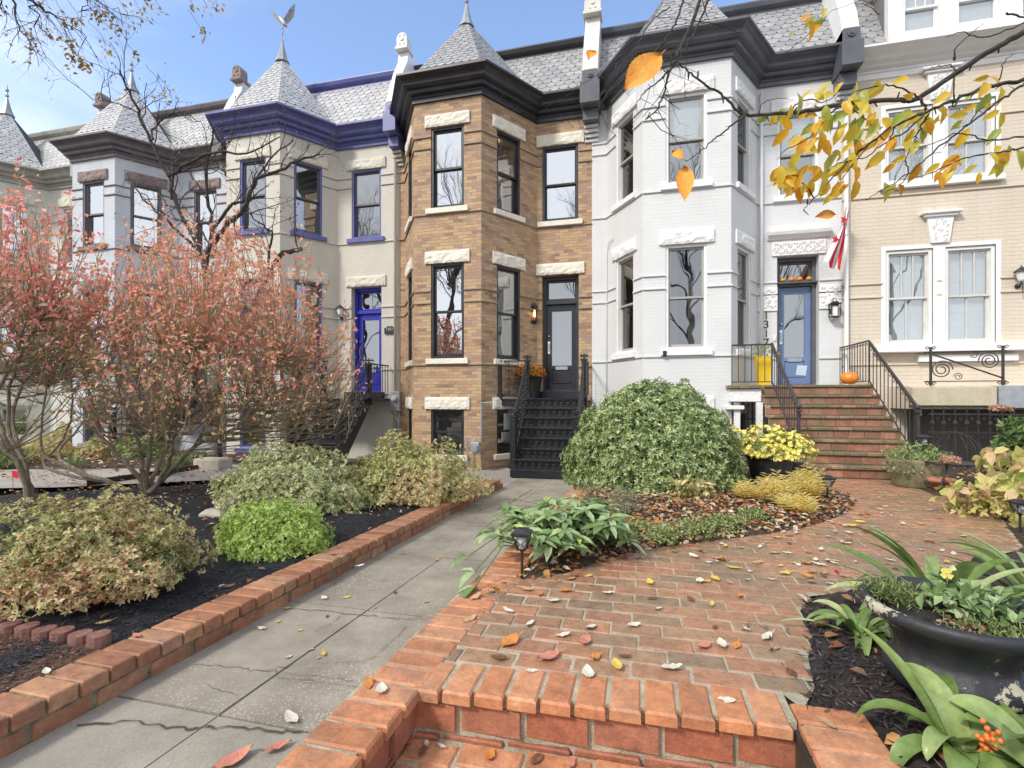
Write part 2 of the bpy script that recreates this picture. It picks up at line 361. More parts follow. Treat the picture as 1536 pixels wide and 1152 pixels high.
def rough_lintel(mb, g, u0, u1, z0, z1, d=.055, seed=0):
    nx, nz = 16, 5
    P = {}
    for i in range(nx+1):
        for j in range(nz+1):
            u = lerp(u0, u1, i/nx); z = lerp(z0, z1, j/nz)
            k = noise.noise(Vector((u*9+seed*7.1, z*11, seed*3.3)))
            e = 0 if (i in (0, nx) or j in (0, nz)) else 1
            dd = d*(.75 if not e else 1)+e*k*.024
            if j == 0: z += .018*noise.noise(Vector((u*14, seed*5., 2.)))+.006
            P[i, j] = (u, dd, z)
    for i in range(nx):
        for j in range(nz): mb.face([g.W(*P[i, j]), g.W(*P[i+1, j]), g.W(*P[i+1, j+1]), g.W(*P[i, j+1])])
    for i in range(nx):
        for j in (0, nz):
            a, b = P[i, j], P[i+1, j]; q = [g.W(*a), g.W(a[0], .001, a[2]), g.W(b[0], .001, b[2]), g.W(*b)]
            mb.face(q if j == 0 else q[::-1])
    for j in range(nz):
        for i in (0, nx):
            a, b = P[i, j], P[i, j+1]; mb.face([g.W(*a), g.W(a[0], .001, a[2]), g.W(b[0], .001, b[2]), g.W(*b)])
def window(root, g, s0, s1, zb, zt, frame, sash=None, glass='g_mid', sill='lime', lintel='lime', lh=.27, style='dh', munt=(0, 0), back='room', blind=None, trimw=.05, glow=False, sillm=None, lseed=1, liner=None):
    sash = sash or frame; mb = MB(); w = trimw
    gbox(mb, g, s0, s0+w, -.14, -.02, zb, zt, 0); gbox(mb, g, s1-w, s1, -.14, -.02, zb, zt, 0)
    gbox(mb, g, s0+w, s1-w, -.14, -.02, zt-w, zt, 0); gbox(mb, g, s0+w, s1-w, -.14, -.025, zb, zb+w, 0)
    a0, a1, b0, b1 = s0+w, s1-w, zb+w, zt-w; mid = lerp(b0, b1, .5); v = .042
    def ring(x0, x1, z0, z1, d0, d1, top=v, bot=v):
        gbox(mb, g, x0, x0+v, d0, d1, z0, z1, 1); gbox(mb, g, x1-v, x1, d0, d1, z0, z1, 1)
        gbox(mb, g, x0+v, x1-v, d0, d1, z1-top, z1, 1); gbox(mb, g, x0+v, x1-v, d0, d1, z0, z0+bot, 1)
    ring(a0, a1, mid-.02, b1, -.11, -.07); ring(a0, a1, b0, mid+.02, -.15, -.112, bot=.06)
    for k, (z0, z1, dd) in enumerate(((mid, b1, -.075), (b0, mid, -.115))):
        for c in range(munt[k]):
            x = lerp(a0+v, a1-v, (c+1)/(munt[k]+1)); gbox(mb, g, x-.009, x+.009, dd-.02, dd+.004, z0+.02, z1-v+.01, 1)
    wo = mb.build('window', [M[frame], M[sash]], root)
    p = MB(); p.face([g.W(a0+v, -.092, mid), g.W(a1-v, -.092, mid), g.W(a1-v, -.092, b1-v), g.W(a0+v, -.092, b1-v)]); p.face([g.W(a0+v, -.132, b0+v), g.W(a1-v, -.132, b0+v), g.W(a1-v, -.132, mid), g.W(a0+v, -.132, mid)])
    p.build('pane', M[glass], wo)
    r = MB(); D = .9
    c = [(s0-.25, zb-.2), (s1+.25, zb-.2), (s1+.25, zt+.15), (s0-.25, zt+.15)]
    r.face([g.W(u, -D, z) for u, z in c])
    for i in range(4):
        (u0, z0), (u1, z1) = c[i], c[(i+1) % 4]; r.face([g.W(u0, -.16, z0), g.W(u1, -.16, z1), g.W(u1, -D, z1), g.W(u0, -D, z0)])
    ro = r.build('interior', M[back], wo)
    if glow:
        q = MB()
        for uu, dd in ((.3, -.35), (.7, -.6)):
            cc = Vector(g.W(lerp(s0, s1, uu), dd, zt+.12)); q.lathe(cc, [(.045, -.01), (.045, .01)], 12)
        q.build('ceiling_spot', M['ceil_on'], wo)
    if sill:
        q = MB(); gbox(q, g, s0-.1, s1+.1, .001, .07, zb-.12, zb-.002, 0, .008); q.build('sill', M[sillm or sill], wo)
    if lintel:
        q = MB(); rough_lintel(q, g, s0-.13, s1+.13, zt+.004, zt+lh, seed=lseed); q.build('lintel', M[lintel], wo)
    if blind:
        q = MB(); zz = b1-v; lo = lerp(b0, b1, blind[1])
        if blind[0] == 'slat':
            while zz > lo: gbox(q, g, a0+.03, a1-.03, -.2, -.165, zz-.032, zz-.004); zz -= .036
            q.build('blind', M['blind'], wo)
        else:
            for k in range(6):
                z1_, z0_ = lerp(zz, lo, k/6), lerp(zz, lo, (k+1)/6); gbox(q, g, a0+.01, a1-.01, -.2-(k % 2)*.004, -.185, z0_, z1_, 0, .006)
            q.build('blind', M['shade'], wo)
    return wo
def band(mb, g, u0, u1, z, h=.035, d=.03, m=0):
    if u1-u0 > .02: gbox(mb, g, u0, u1, .001, d, z, z+h, m, .006)
def sweep(mb, pts, prof, m=0, ends=True):
    pts = [Vector(p) for p in pts]; ns = []
    for i in range(len(pts)-1): d = (pts[i+1]-pts[i]).normalized(); ns.append(Vector((d.y, -d.x)))
    rows = []
    for i, p in enumerate(pts):
        if i == 0: o = ns[0]
        elif i == len(pts)-1: o = ns[-1]
        else: a, b = ns[i-1], ns[i]; o = (a+b)/(1+a.dot(b))
        rows.append([(p.x+o.x*d, p.y+o.y*d, z) for d, z in prof])
    for i in range(len(rows)-1):
        for j in range(len(prof)-1): mb.face([rows[i][j], rows[i+1][j], rows[i+1][j+1], rows[i][j+1]], m)
    if ends: mb.face(rows[0][::-1], m); mb.face(rows[-1], m)
def scallops(mb, A, B, C, D, rows, tw, m=0, lift=.011):
    """fish-scale tiles over the quad A,B (bottom) D,C (top); one island per tile"""
    A, B, C, D = map(Vector, (A, B, C, D)); nrm = (B-A).cross(D-A).normalized()
    if nrm.y > 0: nrm = -nrm
    W0 = (B-A).length; K = max(1, round(W0/tw))
    for r in range(rows):
        t0 = r/rows; t1 = min(1, (r+1.25)/rows)
        w = lerp((B-A).length, (C-D).length, t0); n = max(1, round(w/tw)); st = 1/n
        for c in range(-1, n+1):
            s0 = (c+(.5 if r % 2 else 0))*st; s1 = s0+st; a = max(0, s0); b = min(1, s1)
            if b-a < st*.12: continue
            pts = []
            for q in range(7):
                s = lerp(s0, s1, q/6); s = min(max(s, 0), 1); e = abs(q/6-.5)*2; drop = (1-math.sqrt(max(0, 1-e*e*.95)))*.62/rows
                pts.append((s+(.0035/w if q == 0 else -.0035/w if q == 6 else 0), t0+drop, lift))
            pts += [(b, t1, .003), (a, t1, .003)]
            out = []
            for s, t, l in pts:
                p = A.lerp(B, s).lerp(D.lerp(C, s), min(1, t)); out.append(p+nrm*(l if l > .01 else l))
            mb.face(out, m)
            lo = out[:7]; mb.face([lo[0]-nrm*lift*.9]+[x-nrm*lift*.9 for x in lo[1:]]+lo[::-1], m) if False else None
            for q in range(6): mb.face([lo[q]-nrm*(lift-.002), lo[q+1]-nrm*(lift-.002), lo[q+1], lo[q]], m)
def cornice_prof(zb, zt, p=.42):
    h = zt-zb; P = [(.001, zb), (.05, zb), (.05, zb+.16*h), (.075, zb+.2*h), (.075, zb+.30*h), (.16, zb+.33*h), (.17, zb+.40*h), (.17, zb+.50*h), (.25, zb+.54*h)]
    for k in range(6): a = k/5*PI/2; P.append((lerp(.27, p-.02, 1-math.cos(a)), lerp(zb+.6*h, zb+.9*h, math.sin(a))))
    P += [(p, zb+.9*h), (p, zt), (.0, zt+.02)]
    return P
def turret(root, cx, pts, zb, zc, ztip, mat, capmat='lead', rows=20, fin=None, tw=.19, apexY=11.35):
    A = Vector((cx, apexY, zc))
    mb = MB(); base = [Vector((x, y, zb)) for x, y in pts]; mid = [b.lerp(A, .17)+Vector((0, 0, -.03)) for b in base]; top = [b.lerp(A, .94) for b in base]
    cores = MB()
    for i in range(len(base)-1):
        a, b = i, i+1
        cores.face([base[a]-Vector((0,0,.0)), base[b], mid[b], mid[a]], 0); cores.face([mid[a], mid[b], top[b], top[a]], 0)
        r0 = max(2, round(rows*.17)); scallops(mb, base[a], base[b], mid[b], mid[a], r0, tw); scallops(mb, mid[a], mid[b], top[b], top[a], rows-r0, tw)
    i0 = len(mb.v)
    for q in range(len(base)-1):
        for X in ((base[q], base[q+1], mid[q+1], mid[q]), (mid[q], mid[q+1], top[q+1], top[q])): mb.face(X, 1)
    t = mb.build('turret_roof', [M[mat], M['roofbase']], root)
    # hip flashings
    h = MB()
    for i in range(1, len(base)-1): h.tube([base[i], mid[i], top[i]], .012, 4)
    h.build('hip_flashing', M[mat], t)
    c = MB(); rr = .25
    c.lathe((A.x, A.y, zc-.1), [(.19, -.08), (.18, -.05), (.12, .08), (.065, .3), (.035, .45), (.025, .5)]+([(.05, .53), (.055, .56), (.03, .6), (.015, .66), (.045, .70), (.05, .73), (.02, .79), (.002, .95)] if fin != 'bird' else [(.03, .53), (.012, .56), (.012, .8), (.03, .83), (.012, .86), (.01, 1.1)]), 8)
    c.build('finial', M[capmat], t)
    return t
def parapet(root, x, mat, w=.2, brk='greyp', top=10.35, knob='brownstone'):
    mb = MB(); pts = [(11.02, 7.95), (11.02, 8.3), (11.15, 8.75), (11.42, 9.35), (11.65, 9.75), (11.72, top-.35), (12.0, top-.28), (12.9, top-.6), (12.9, 7.95)]
    for sx in (-1, 1):
        q = [(x+sx*w/2, y, z) for y, z in pts]; mb.face(q if sx > 0 else q[::-1])
    for i in range(len(pts)):
        a, b = pts[i], pts[(i+1) % len(pts)]; mb.face([(x-w/2, *a), (x+w/2, *a), (x+w/2, *b), (x-w/2, *b)])
    o = mb.build('party_wall', M[mat], root)
    k = MB(); k.box(x-w*.62, x+w*.62, 11.55, 11.95, top-.42, top-.34, 0, .01)
    # rounded carved head block with rosettes
    n = 10; arc = [(-.0+w*.55*math.cos(PI*i/n), top-.14+.16*math.sin(PI*i/n)) for i in range(n+1)]
    pr = [(w*.55, top-.34)]+arc+[(-w*.55, top-.34)]
    for y, rev in ((11.6, True), (11.86, False)):
        q = [(x+a, y, z) for a, z in pr]; k.face(q[::-1] if not rev else q)
    for i in range(len(pr)): a, b = pr[i], pr[(i+1) % len(pr)]; k.face([(x+a[0], 11.6, a[1]), (x+b[0], 11.6, b[1]), (x+b[0], 11.86, b[1]), (x+a[0], 11.86, a[1])])
    for ax, az, r in ((0, top-.14, .05), (-.06, top-.05, .02), (.06, top-.05, .02), (-.06, top-.26, .02), (.06, top-.26, .02)):
        k.tube([(x+ax, 11.6, az), (x+ax, 11.58, az)], r, 10)
    k.build('head_block', M[knob], o)
    b = MB(); b.box(x-w*.62, x+w*.62, 10.93, 11.5, 7.62, 8.12, 0, .02); b.box(x-w*.5, x+w*.5, 11.0, 11.5, 8.1, 8.42, 0, .05)
    b.box(x-w*.5, x+w*.5, 11.15, 11.5, 7.35, 7.62, 0, .02)
    b.tube([(x, 11.0, 8.27), (x, 10.975, 8.27)], .07, 12); b.tube([(x, 10.99, 8.27), (x, 10.955, 8.27)], .03, 8)
    b.build('bracket', M[brk], o)
    c = MB()
    for i in range(4): c.box(x-w*.45, x+w*.45, 11.3+.05*i, 11.5, 7.28-.085*i, 7.34-.085*i)
    return o, c
def mansard(root, x0, x1, zb, zt, mat, trim, trimh=.2, y0=11.25, y1=12.15, dormer=None):
    mb = MB(); rows = 11
    cuts = [(x0, x1)] if not dormer else [(x0, dormer[0]), (dormer[1], x1)]
    for a, b in cuts:
        scallops(mb, (a, y0, zb), (b, y0, zb), (b, y1, zt), (a, y1, zt), rows, .21)
    mb.face([(x0, y0+.002, zb-.01), (x1, y0+.002, zb-.01), (x1, y1, zt), (x0, y1, zt)], 1)
    o = mb.build('mansard_roof', [M[mat], M['roofbase']], root)
    t = MB(); z = zt
    sweep(t, [(x0, y1), (x1, y1)], [(-.05, z-.06), (.03, z-.06), (.03, z-.02), (.0, z), (.0, z+.04), (.09, z+.09), (.12, z+.17), (.12, z+.2), (-.8, z+.22)])
    t.build('ridge_trim', M[trim], o)
    return o
def house(name, label, x0, x1, bay, wallm, trim, slate, lint, sillm, frame, sash, glass, door_s, flat_win=True, dz=0., yf=11.5, ridge=None, turm=True, fin=None, zg=-.4, lseed=0, backs=None, blinds=None, bandm=None, glows=None, base=True, parap=('whitep', 'greyp', 'brownstone')):
    """bay = (xa, xb, xc, xd, yb): flat/cant/front/cant/flat corners"""
    root = thing(name, ((x0+x1)/2, yf, zg), label, 'house', 'row of attached brick townhouses')
    xa, xb, xc, xd, yb = bay
    plan = [(x0, yf), (xa, yf), (xb, yb), (xc, yb), (xd, yf), (x1, yf)]
    if xa-x0 < .03: plan = plan[1:]; plan[0] = (x0, yf)
    off = 0; segs = []
    for a, b in zip(plan, plan[1:]): g = Seg(a, b, off); off += g.L; segs.append(g)
    fr = [g for g in segs if abs(g.t.y) < 1e-6 and g.a.y < yf-.1][0]; i = segs.index(fr); lc, rc, fl = segs[i-1], segs[i+1], segs[i+2]
    T = {'s1': 2.05+dz, 't1': 4.1+dz, 's2': 5.3+dz, 't2': 7.05+dz, 'sb': -.02, 'tb': .95}
    ztop = 7.62+dz; wall = MB(); bands = MB()
    ops = {g: [] for g in segs}
    wins = []
    def addw(g, c, w, zb, zt, **k): s0, s1 = c-w/2, c+w/2; ops[g].append((s0, s1, zb, zt)); wins.append((g, s0, s1, zb, zt, k))
    bk = backs or {}; bl = blinds or {}; gl = glows or {}
    fw = .76
    for lvl, (zb, zt) in {'1': (T['s1'], T['t1']), '2': (T['s2'], T['t2']), 'b': (T['sb'], T['tb'])}.items():
        if lvl == 'b' and not base: continue
        addw(fr, fr.L/2, fw, zb, zt, lvl=lvl+'f'); addw(rc, rc.L*.47, .7, zb, zt, lvl=lvl+'r'); addw(lc, lc.L*.53, .7, zb, zt, lvl=lvl+'l')
    d0, d1, zd = door_s
    ops[fl].append((d0-fl.a.x, d1-fl.a.x, zd, 4.05+dz, .32))
    if flat_win: addw(fl, (d0+d1)/2-fl.a.x, d1-d0-.02, T['s2'], T['t2'], lvl='2d')
    for g in segs:
        wallseg(wall, g, zg, ztop+.1, ops[g])
        cuts = sorted((o[0], o[1]) for o in ops[g])
        for z, rng_ in ((3.5, 1), (3.24, 1), (6.85, 2), (6.6, 2), (1.9, 0), (5.16, 0)):
            z += dz; u = 0.
            hit = sorted((o[0]-.0, o[1]+.0) for o in ops[g] if o[2] < z < o[3])
            for (a, b) in hit: band(bands, g, u, a, z); u = b
            band(bands, g, u, g.L, z)
    # side wall returns and flat roof behind
    wall.face([(x0, yf, zg), (x0, yf+6, zg), (x0, yf+6, ztop), (x0, yf, ztop)], 0, [(0, zg), (6, zg), (6, ztop), (0, ztop)])
    wall.face([(x1, yf, zg), (x1, yf+6, zg), (x1, yf+6, ztop), (x1, yf, ztop)], 0, [(0, zg), (6, zg), (6, ztop), (0, ztop)])
    w = wall.build('wall', M[wallm], root); bands.build('string_course', M[bandm or wallm], w)
    for k_, (g, s0, s1, zb, zt, k) in enumerate(wins):
        lv = k['lvl']
        window(root, g, s0, s1, zb, zt, frame, sash, glass.get(lv, glass['*']), sill=sillm, lintel=lint, back=bk.get(lv, 'room'), blind=bl.get(lv), glow=lv in gl, lseed=lseed+k_*1.7)
    c = MB(); sweep(c, plan, cornice_prof(ztop, 8.08+dz), ends=True)
    c.face([(x0, yf+.2, 8.1+dz), *[(x, y, 8.1+dz) for x, y in plan], (x1, yf+.2, 8.1+dz)]); c.build('cornice', M[trim], root)
    if turm:
        yb2 = yb-.16; pts = [(xb-.45, 12.4), (xa-.1, yf-.15), (xb-.06, yb2), (xc+.06, yb2), (xd+.1, yf-.15), (xc+.45, 12.4)]
        turret(root, (xb+xc)/2, pts, 8.1+dz, 10.25+dz, 10.9, slate, fin=fin)
    mansard(root, x0, x1, 8.08+dz, 9.68+dz, slate, trim)
    return root, segs, dict(fr=fr, lc=lc, rc=rc, fl=fl), T
def num_text(name, body, loc, size, mat, rot=(PI/2, 0, 0), parent=None, space=1., ext=.006):
    cu = bpy.data.curves.new(name, 'FONT'); cu.body = body; cu.size = size; cu.extrude = ext; cu.align_x = 'CENTER'; cu.space_line = space
    cu.materials.append(mat); o = bpy.data.objects.new(name, cu); COL.objects.link(o); o.rotation_euler = rot
    bpy.context.view_layer.update(); me = bpy.data.meshes.new_from_object(o); me.name = name; bpy.data.objects.remove(o); o = bpy.data.objects.new(name, me); COL.objects.link(o); o.rotation_euler = rot
    if parent: o.parent = parent; o.location = Vector(loc)-rootloc(parent)
    else: o.location = loc
    return o
def door(root, g, d0, d1, z0, zt, zdoor, framem, doorm, glassm, back='room', name='door', handle='chrome', label=None, kick=.35, slot=True):
    u0, u1 = d0-g.a.x, d1-g.a.x; f = .075; Y = -.2
    fr = MB(); gbox(fr, g, u0, u0+f, -.31, Y+.03, z0, zt); gbox(fr, g, u1-f, u1, -.31, Y+.03, z0, zt)
    gbox(fr, g, u0+f, u1-f, -.31, Y+.03, zt-f, zt); gbox(fr, g, u0+f, u1-f, -.31, Y+.04, zdoor, zdoor+.1, 0, .01)
    gbox(fr, g, u0+f, u1-f, -.31, Y+.06, z0-.02, z0+.03)
    fo = fr.build('door_frame', M[framem], root)
    tp = MB(); a, b = u0+f, u1-f
    tp.face([g.W(a, -.27, zdoor+.1), g.W(b, -.27, zdoor+.1), g.W(b, -.27, zt-f), g.W(a, -.27, zt-f)])
    tr = MB(); v = .045
    for (p, q, r, s_) in ((a, a+v, zdoor+.1, zt-f), (b-v, b, zdoor+.1, zt-f), (a+v, b-v, zdoor+.1, zdoor+.1+v), (a+v, b-v, zt-f-v, zt-f)): gbox(tr, g, p, q, -.3, -.24, r, s_)
    to = tr.build('transom_window', M[framem], root); tp.build('pane', M[glassm], to)
    dm = MB(); st = .12; zb = z0+.035; zt2 = zdoor-.01; zk = zb+kick+.2
    gbox(dm, g, a+.005, a+st, -.28, -.235, zb, zt2, 0, .004); gbox(dm, g, b-st, b-.005, -.28, -.235, zb, zt2, 0, .004)
    gbox(dm, g, a+st, b-st, -.28, -.235, zt2-.14, zt2); gbox(dm, g, a+st, b-st, -.28, -.235, zk-.06, zk+.02); gbox(dm, g, a+st, b-st, -.28, -.235, zb, zb+.12)
    gbox(dm, g, a+st+.02, b-st-.02, -.275, -.245, zb+.14, zk-.08, 0, .015); gbox(dm, g, a+st, b-st, -.275, -.26, zb+.12, zk-.06)
    do = dm.build(name, M[doorm], root)
    if label: do['label'] = label
    p = MB(); p.face([g.W(a+st, -.262, zk+.02), g.W(b-st, -.262, zk+.02), g.W(b-st, -.262, zt2-.14), g.W(a+st, -.262, zt2-.14)]); p.build('pane', M[glassm], do)
    hd = MB(); gbox(hd, g, a+.03, a+.08, -.235, -.225, zb+.85, zb+1.15, 0, .004); hd.tube([g.W(a+.055, -.23, zb+1.1), g.W(a+.055, -.18, zb+1.09), g.W(a+.055, -.18, zb+.93), g.W(a+.055, -.23, zb+.9)], .01, 6)
    hd.ball(g.W(a+.055, -.22, zb+1.27), .028, 10); hd.build('handle', M[handle], do)
    if slot:
        sl = MB(); c = (a+b)/2; gbox(sl, g, c-.14, c+.14, -.235, -.225, zk-.06-.09+.07, zk-.06-.01+.07, 0, .003); sl.build('mail_slot', M['galv'], do)
    r = MB(); D = 1.4; c = [(u0-.2, z0), (u1+.2, z0), (u1+.2, zt+.1), (u0-.2, zt+.1)]
    r.face([g.W(u, -D, z) for u, z in c])
    for i in range(4): (p0, q0), (p1, q1) = c[i], c[(i+1) % 4]; r.face([g.W(p0, -.33, q0), g.W(p1, -.33, q1), g.W(p1, -D, q1), g.W(p0, -D, q0)])
    r.build('interior', M[back], do)
    return do
# ================================================================ THE ROW OF HOUSES
BL = {'1f': ('slat', .62), '2f': ('slat', .45), '2d': ('slat', .5)}
brick, bsegs, bg, BT = house('brick_house', 'tan brick townhouse with black trim, black door and pointed slate turret', -5.82, -1.03, (-5.67, -4.76, -3.225, -2.31, 10.1),
    'tanbrick', 'blackp', 'slate', 'lime', 'lime', 'blackp', 'blackp', {'*': 'g_bright', '1r': 'g_mid', '2r': 'g_mid', 'br': 'g_mid', 'bf': 'g_mid'}, (-2.19, -1.33, 1.36),
    backs={'2r': 'roomwarm', '1r': 'roomlight', '1f': 'roomlight', 'bf': 'roomwarm', 'br': 'roomlight'}, glows=('1r', '2r'), lseed=1)
white, wsegs, wg, WT = house('white_house', 'white painted brick townhouse with grey cornice and steel blue door', -1.03, 4.0, (-.70, .08, 1.72, 2.44, 10.3),
    'whitebrick', 'greyp', 'slate', 'limew', 'limew', 'whitep', 'sashgrey', {'*': 'g_dark', '2f': 'g_mid', '2d': 'g_mid'}, (2.81, 3.59, 1.46), dz=.1, blinds={'2f': ('slat', .5), '2d': ('slat', .5)}, lseed=30)
blue, ssegs, sg, ST = house('blue_trimmed_house', 'greige painted brick townhouse with royal blue cornice, window trim and door', -10.85, -5.82, (-10.7, -9.92, -8.37, -7.58, 10.3),
    'cream', 'bluetrim', 'slate_sheen', 'greige_st', 'bluetrim', 'bluetrim', 'sashbr', {'*': 'g_mid'}, (-7.19, -6.33, 1.36), backs={'2f': 'roomlight', '2r': 'roomlight', '2d': 'roomlight'}, fin='bird', lseed=60)
grey, gsegs, gg, GT = house('pale_grey_house', 'pale grey brick townhouse with taupe cornice and brownstone lintels, behind the bare tree', -15.85, -10.85, (-15.7, -15.0, -13.5, -12.7, 10.3),
    'greybrick', 'brownp', 'slate_sheen', 'brownstone', 'brownstone', 'brownp', 'brownp', {'*': 'g_bright'}, (-12.2, -11.4, 1.36), lseed=90, bandm='brownstone')
ivory, isegs, ig, IT = house('ivory_house', 'ivory townhouse with stone grey cornice at the far left end of the row', -20.85, -15.85, (-20.7, -20.0, -18.5, -17.7, 10.3),
    'ivory', 'greenish', 'slate_sheen', 'greige_st', 'greige_st', 'offw', 'offw', {'*': 'g_bright'}, (-17.2, -16.4, 1.36), lseed=120)
door(brick, bg['fl'], -2.19, -1.33, 1.36, 4.05, 3.4, 'blackp', 'doorblk', 'g_mid', back='roomlight')
door(white, wg['fl'], 2.81, 3.59, 1.46, 4.15, 3.55, 'greyp', 'steelblue', 'g_mid', back='roomlight')
door(blue, sg['fl'], -7.19, -6.33, 1.36, 4.05, 3.38, 'bluedoor', 'bluedoor', 'g_mid', handle='brass')
door(grey, gg['fl'], -12.2, -11.4, 1.36, 4.05, 3.38, 'brownp', 'brownp', 'g_mid', handle='brass')
door(ivory, ig['fl'], -17.2, -16.4, 1.36, 4.05, 3.38, 'offw', 'brownp', 'g_mid', handle='brass')
for root, g, d0, d1, dz, mt, sd in ((brick, bg, -2.19, -1.33, 0, 'lime', 3.3), (blue, sg, -7.19, -6.33, 0, 'greige_st', 5.1), (grey, gg, -12.2, -11.4, 0, 'brownstone', 8.2), (ivory, ig, -17.2, -16.4, 0, 'greige_st', 9.2)):
    q = MB(); rough_lintel(q, g['fl'], d0-g['fl'].a.x-.13, d1-g['fl'].a.x+.13, 4.054+dz, 4.32+dz, seed=sd); q.build('lintel', M[mt], root)
# carved hood over the steel blue door
def carved(mb, g, u0, u1, z0, z1, d=.03, n=26):
    gbox(mb, g, u0, u1, .001, d, z0, z1, 0, .006)
    for i in range(n):
        u = lerp(u0+.03, u1-.03, (i+.5)/n); z = lerp(z0+.03, z1-.03, .5+.42*math.sin(i*1.9)); r = rnd.uniform(.018, .034)
        pts = [g.W(u+r*math.cos(a)*(1-a/9), d+.006, z+r*math.sin(a)*(1-a/9)) for a in [k*.8 for k in range(8)]]
        mb.tube(pts, .008, 4)
q = MB(); f_ = wg['fl']; a_ = 2.81-f_.a.x; b_ = 3.59-f_.a.x
carved(q, f_, a_-.1, b_+.12, 4.16, 4.45, .035, 60); carved(q, f_, a_-.38, a_-.0, 3.02, 3.52, .03, 24); carved(q, f_, b_+.0, b_+.4, 3.02, 3.52, .03, 24)
q.build('carved_panel', M['limew'], white)
q = MB(); sweep(q, [(2.62, 11.5), (3.8, 11.5)], [(.001, 4.5), (.04, 4.5), (.07, 4.55), (.12, 4.58), (.14, 4.64), (.14, 4.67), (.001, 4.69)]); q.build('door_hood', M['limew'], white)
q = MB(); gbox(q, f_, a_, b_, -.2, -.06, 3.6, 3.63); q.build('transom_ledge', M['greyp'], white)
# parapets between the houses
for x, root, m1, m2, m3, dz in ((-1.03, brick, 'offw', 'greyp', 'offw', .1), (-5.82, blue, 'whitep', 'bluetrim', 'offw', 0), (-10.85, grey, 'offw', 'brownp', 'brownstone', 0), (-15.85, ivory, 'offw', 'greenish', 'brownstone', 0)):
    o, c = parapet(root, x, m1, .34 if x > -2 else .26, m2, 10.45, m3); c.build('corbel', M['whitebrick' if x > -2 else 'cream' if x > -6 else 'brownstone'], o)
o, c = parapet(white, 4.0, 'whitep', .3, 'greyp', 10.9, 'offw'); c.build('corbel', M['whitebrick'], o)
# bird weathervane on the blue house's turret
bx, bz = -9.145, 11.02
bird = thing('bird_weathervane', (bx, 11.35, bz), 'grey metal bird with raised wings on the tip of the blue house turret', 'weathervane')
q = MB(); q.tube([(bx+.12, 11.35, bz+.0), (bx+.06, 11.35, bz+.08), (bx-.02, 11.35, bz+.2), (bx-.1, 11.35, bz+.28), (bx-.17, 11.35, bz+.27)], [.03, .055, .06, .035, .012], 8)
q.tube([(bx, 11.35, bz-.25), (bx+.02, 11.35, bz+.1)], .012, 6); q.face([(bx+.1, 11.35, bz+.05), (bx+.2, 11.3, bz-.1), (bx+.14, 11.37, bz-.12), (bx+.08, 11.4, bz-.08)]); q.build('body', M['galv'], bird, True)
for s in (-1, 1):
    q = MB(); P = [(0, 0, .16), (s*.1, -.02, .26), (s*.24, -.03, .42), (s*.38, 0, .56), (s*.35, .04, .44), (s*.27, .08, .3), (s*.15, .08, .18), (s*.04, .06, .12)]
    q.face([(bx+a, 11.35+b, bz+c) for a, b, c in P]); q.face([(bx+a, 11.362+b, bz+c) for a, b, c in P][::-1])
    for i in range(8): a, b = P[i], P[(i+1) % 8]; q.face([(bx+a[0], 11.35+a[1], bz+a[2]), (bx+b[0], 11.35+b[1], bz+b[2]), (bx+b[0], 11.362+b[1], bz+b[2]), (bx+a[0], 11.362+a[1], bz+a[2])])
    q.build('wing', M['galv'], bird)
# ---------------------------------------------------------------- beige house on the right
tan = thing('beige_house', (6.8, 11.5, -.4), 'beige painted brick townhouse with white cornice, paired windows and dormer at the right', 'house', 'row of attached brick townhouses')
g = Seg((4.0, 11.5), (9.6, 11.5)); mb = MB(); bd = MB()
pair = lambda zb, zt: [(.78, 1.58, zb, zt), (1.78, 2.6, zb, zt)]
ops = pair(2.24, 4.13)+pair(5.45, 6.95)+[(1.15, 3.3, -.4, .98, .9)]
wallseg(mb, g, -.4, 7.75, ops)
for z in (3.47, 3.2, 6.6, 1.85):
    u = 0
    for a, b in [(o[0]-.06, o[1]+.06) for o in ops if o[2] < z < o[3]]: band(bd, g, u, a, z); u = b
    band(bd, g, u, g.L, z)
band(bd, g, 0, g.L, 5.2)
w = mb.build('wall', M['beige'], tan); bd.build('string_course', M['beige'], w)
for (zb, zt, mt, bl_, gl_) in ((2.24, 4.13, (2, 1), ('shade', -.02), 'g_mid'), (5.45, 6.95, (2, 1), ('slat', 0), 'g_mid')):
    for i, (a, b) in enumerate(((.78, 1.58), (1.78, 2.6))):
        wo = window(tan, g, a, b, zb, zt, 'whitep', 'offw', gl_, sill=None, lintel=None, munt=mt, blind=('shade', .0) if zb < 3 else ('slat', .0), trimw=.06)
    q = MB(); gbox(q, g, 1.58, 1.78, -.1, .02, zb, zt, 0, .008); gbox(q, g, .70, .78, -.1, .012, zb, zt+.08); gbox(q, g, 2.6, 2.68, -.1, .012, zb, zt+.08); gbox(q, g, .78, 2.6, -.1, .015, zt, zt+.08, 0, .006)
    q.build('window_casing', M['whitep'], tan)
q = MB(); gbox(q, g, .55, 5.5, .001, .2, 2.09, 2.235, 0, .012); gbox(q, g, 1.3, 2.9, .001, .1, 1.9, 2.03, 0, .01); q.build('sill', M['whitep'], tan)
q = MB(); gbox(q, g, .66, 2.7, .001, .1, 5.33, 5.445, 0, .01); q.build('sill', M['whitep'], tan)
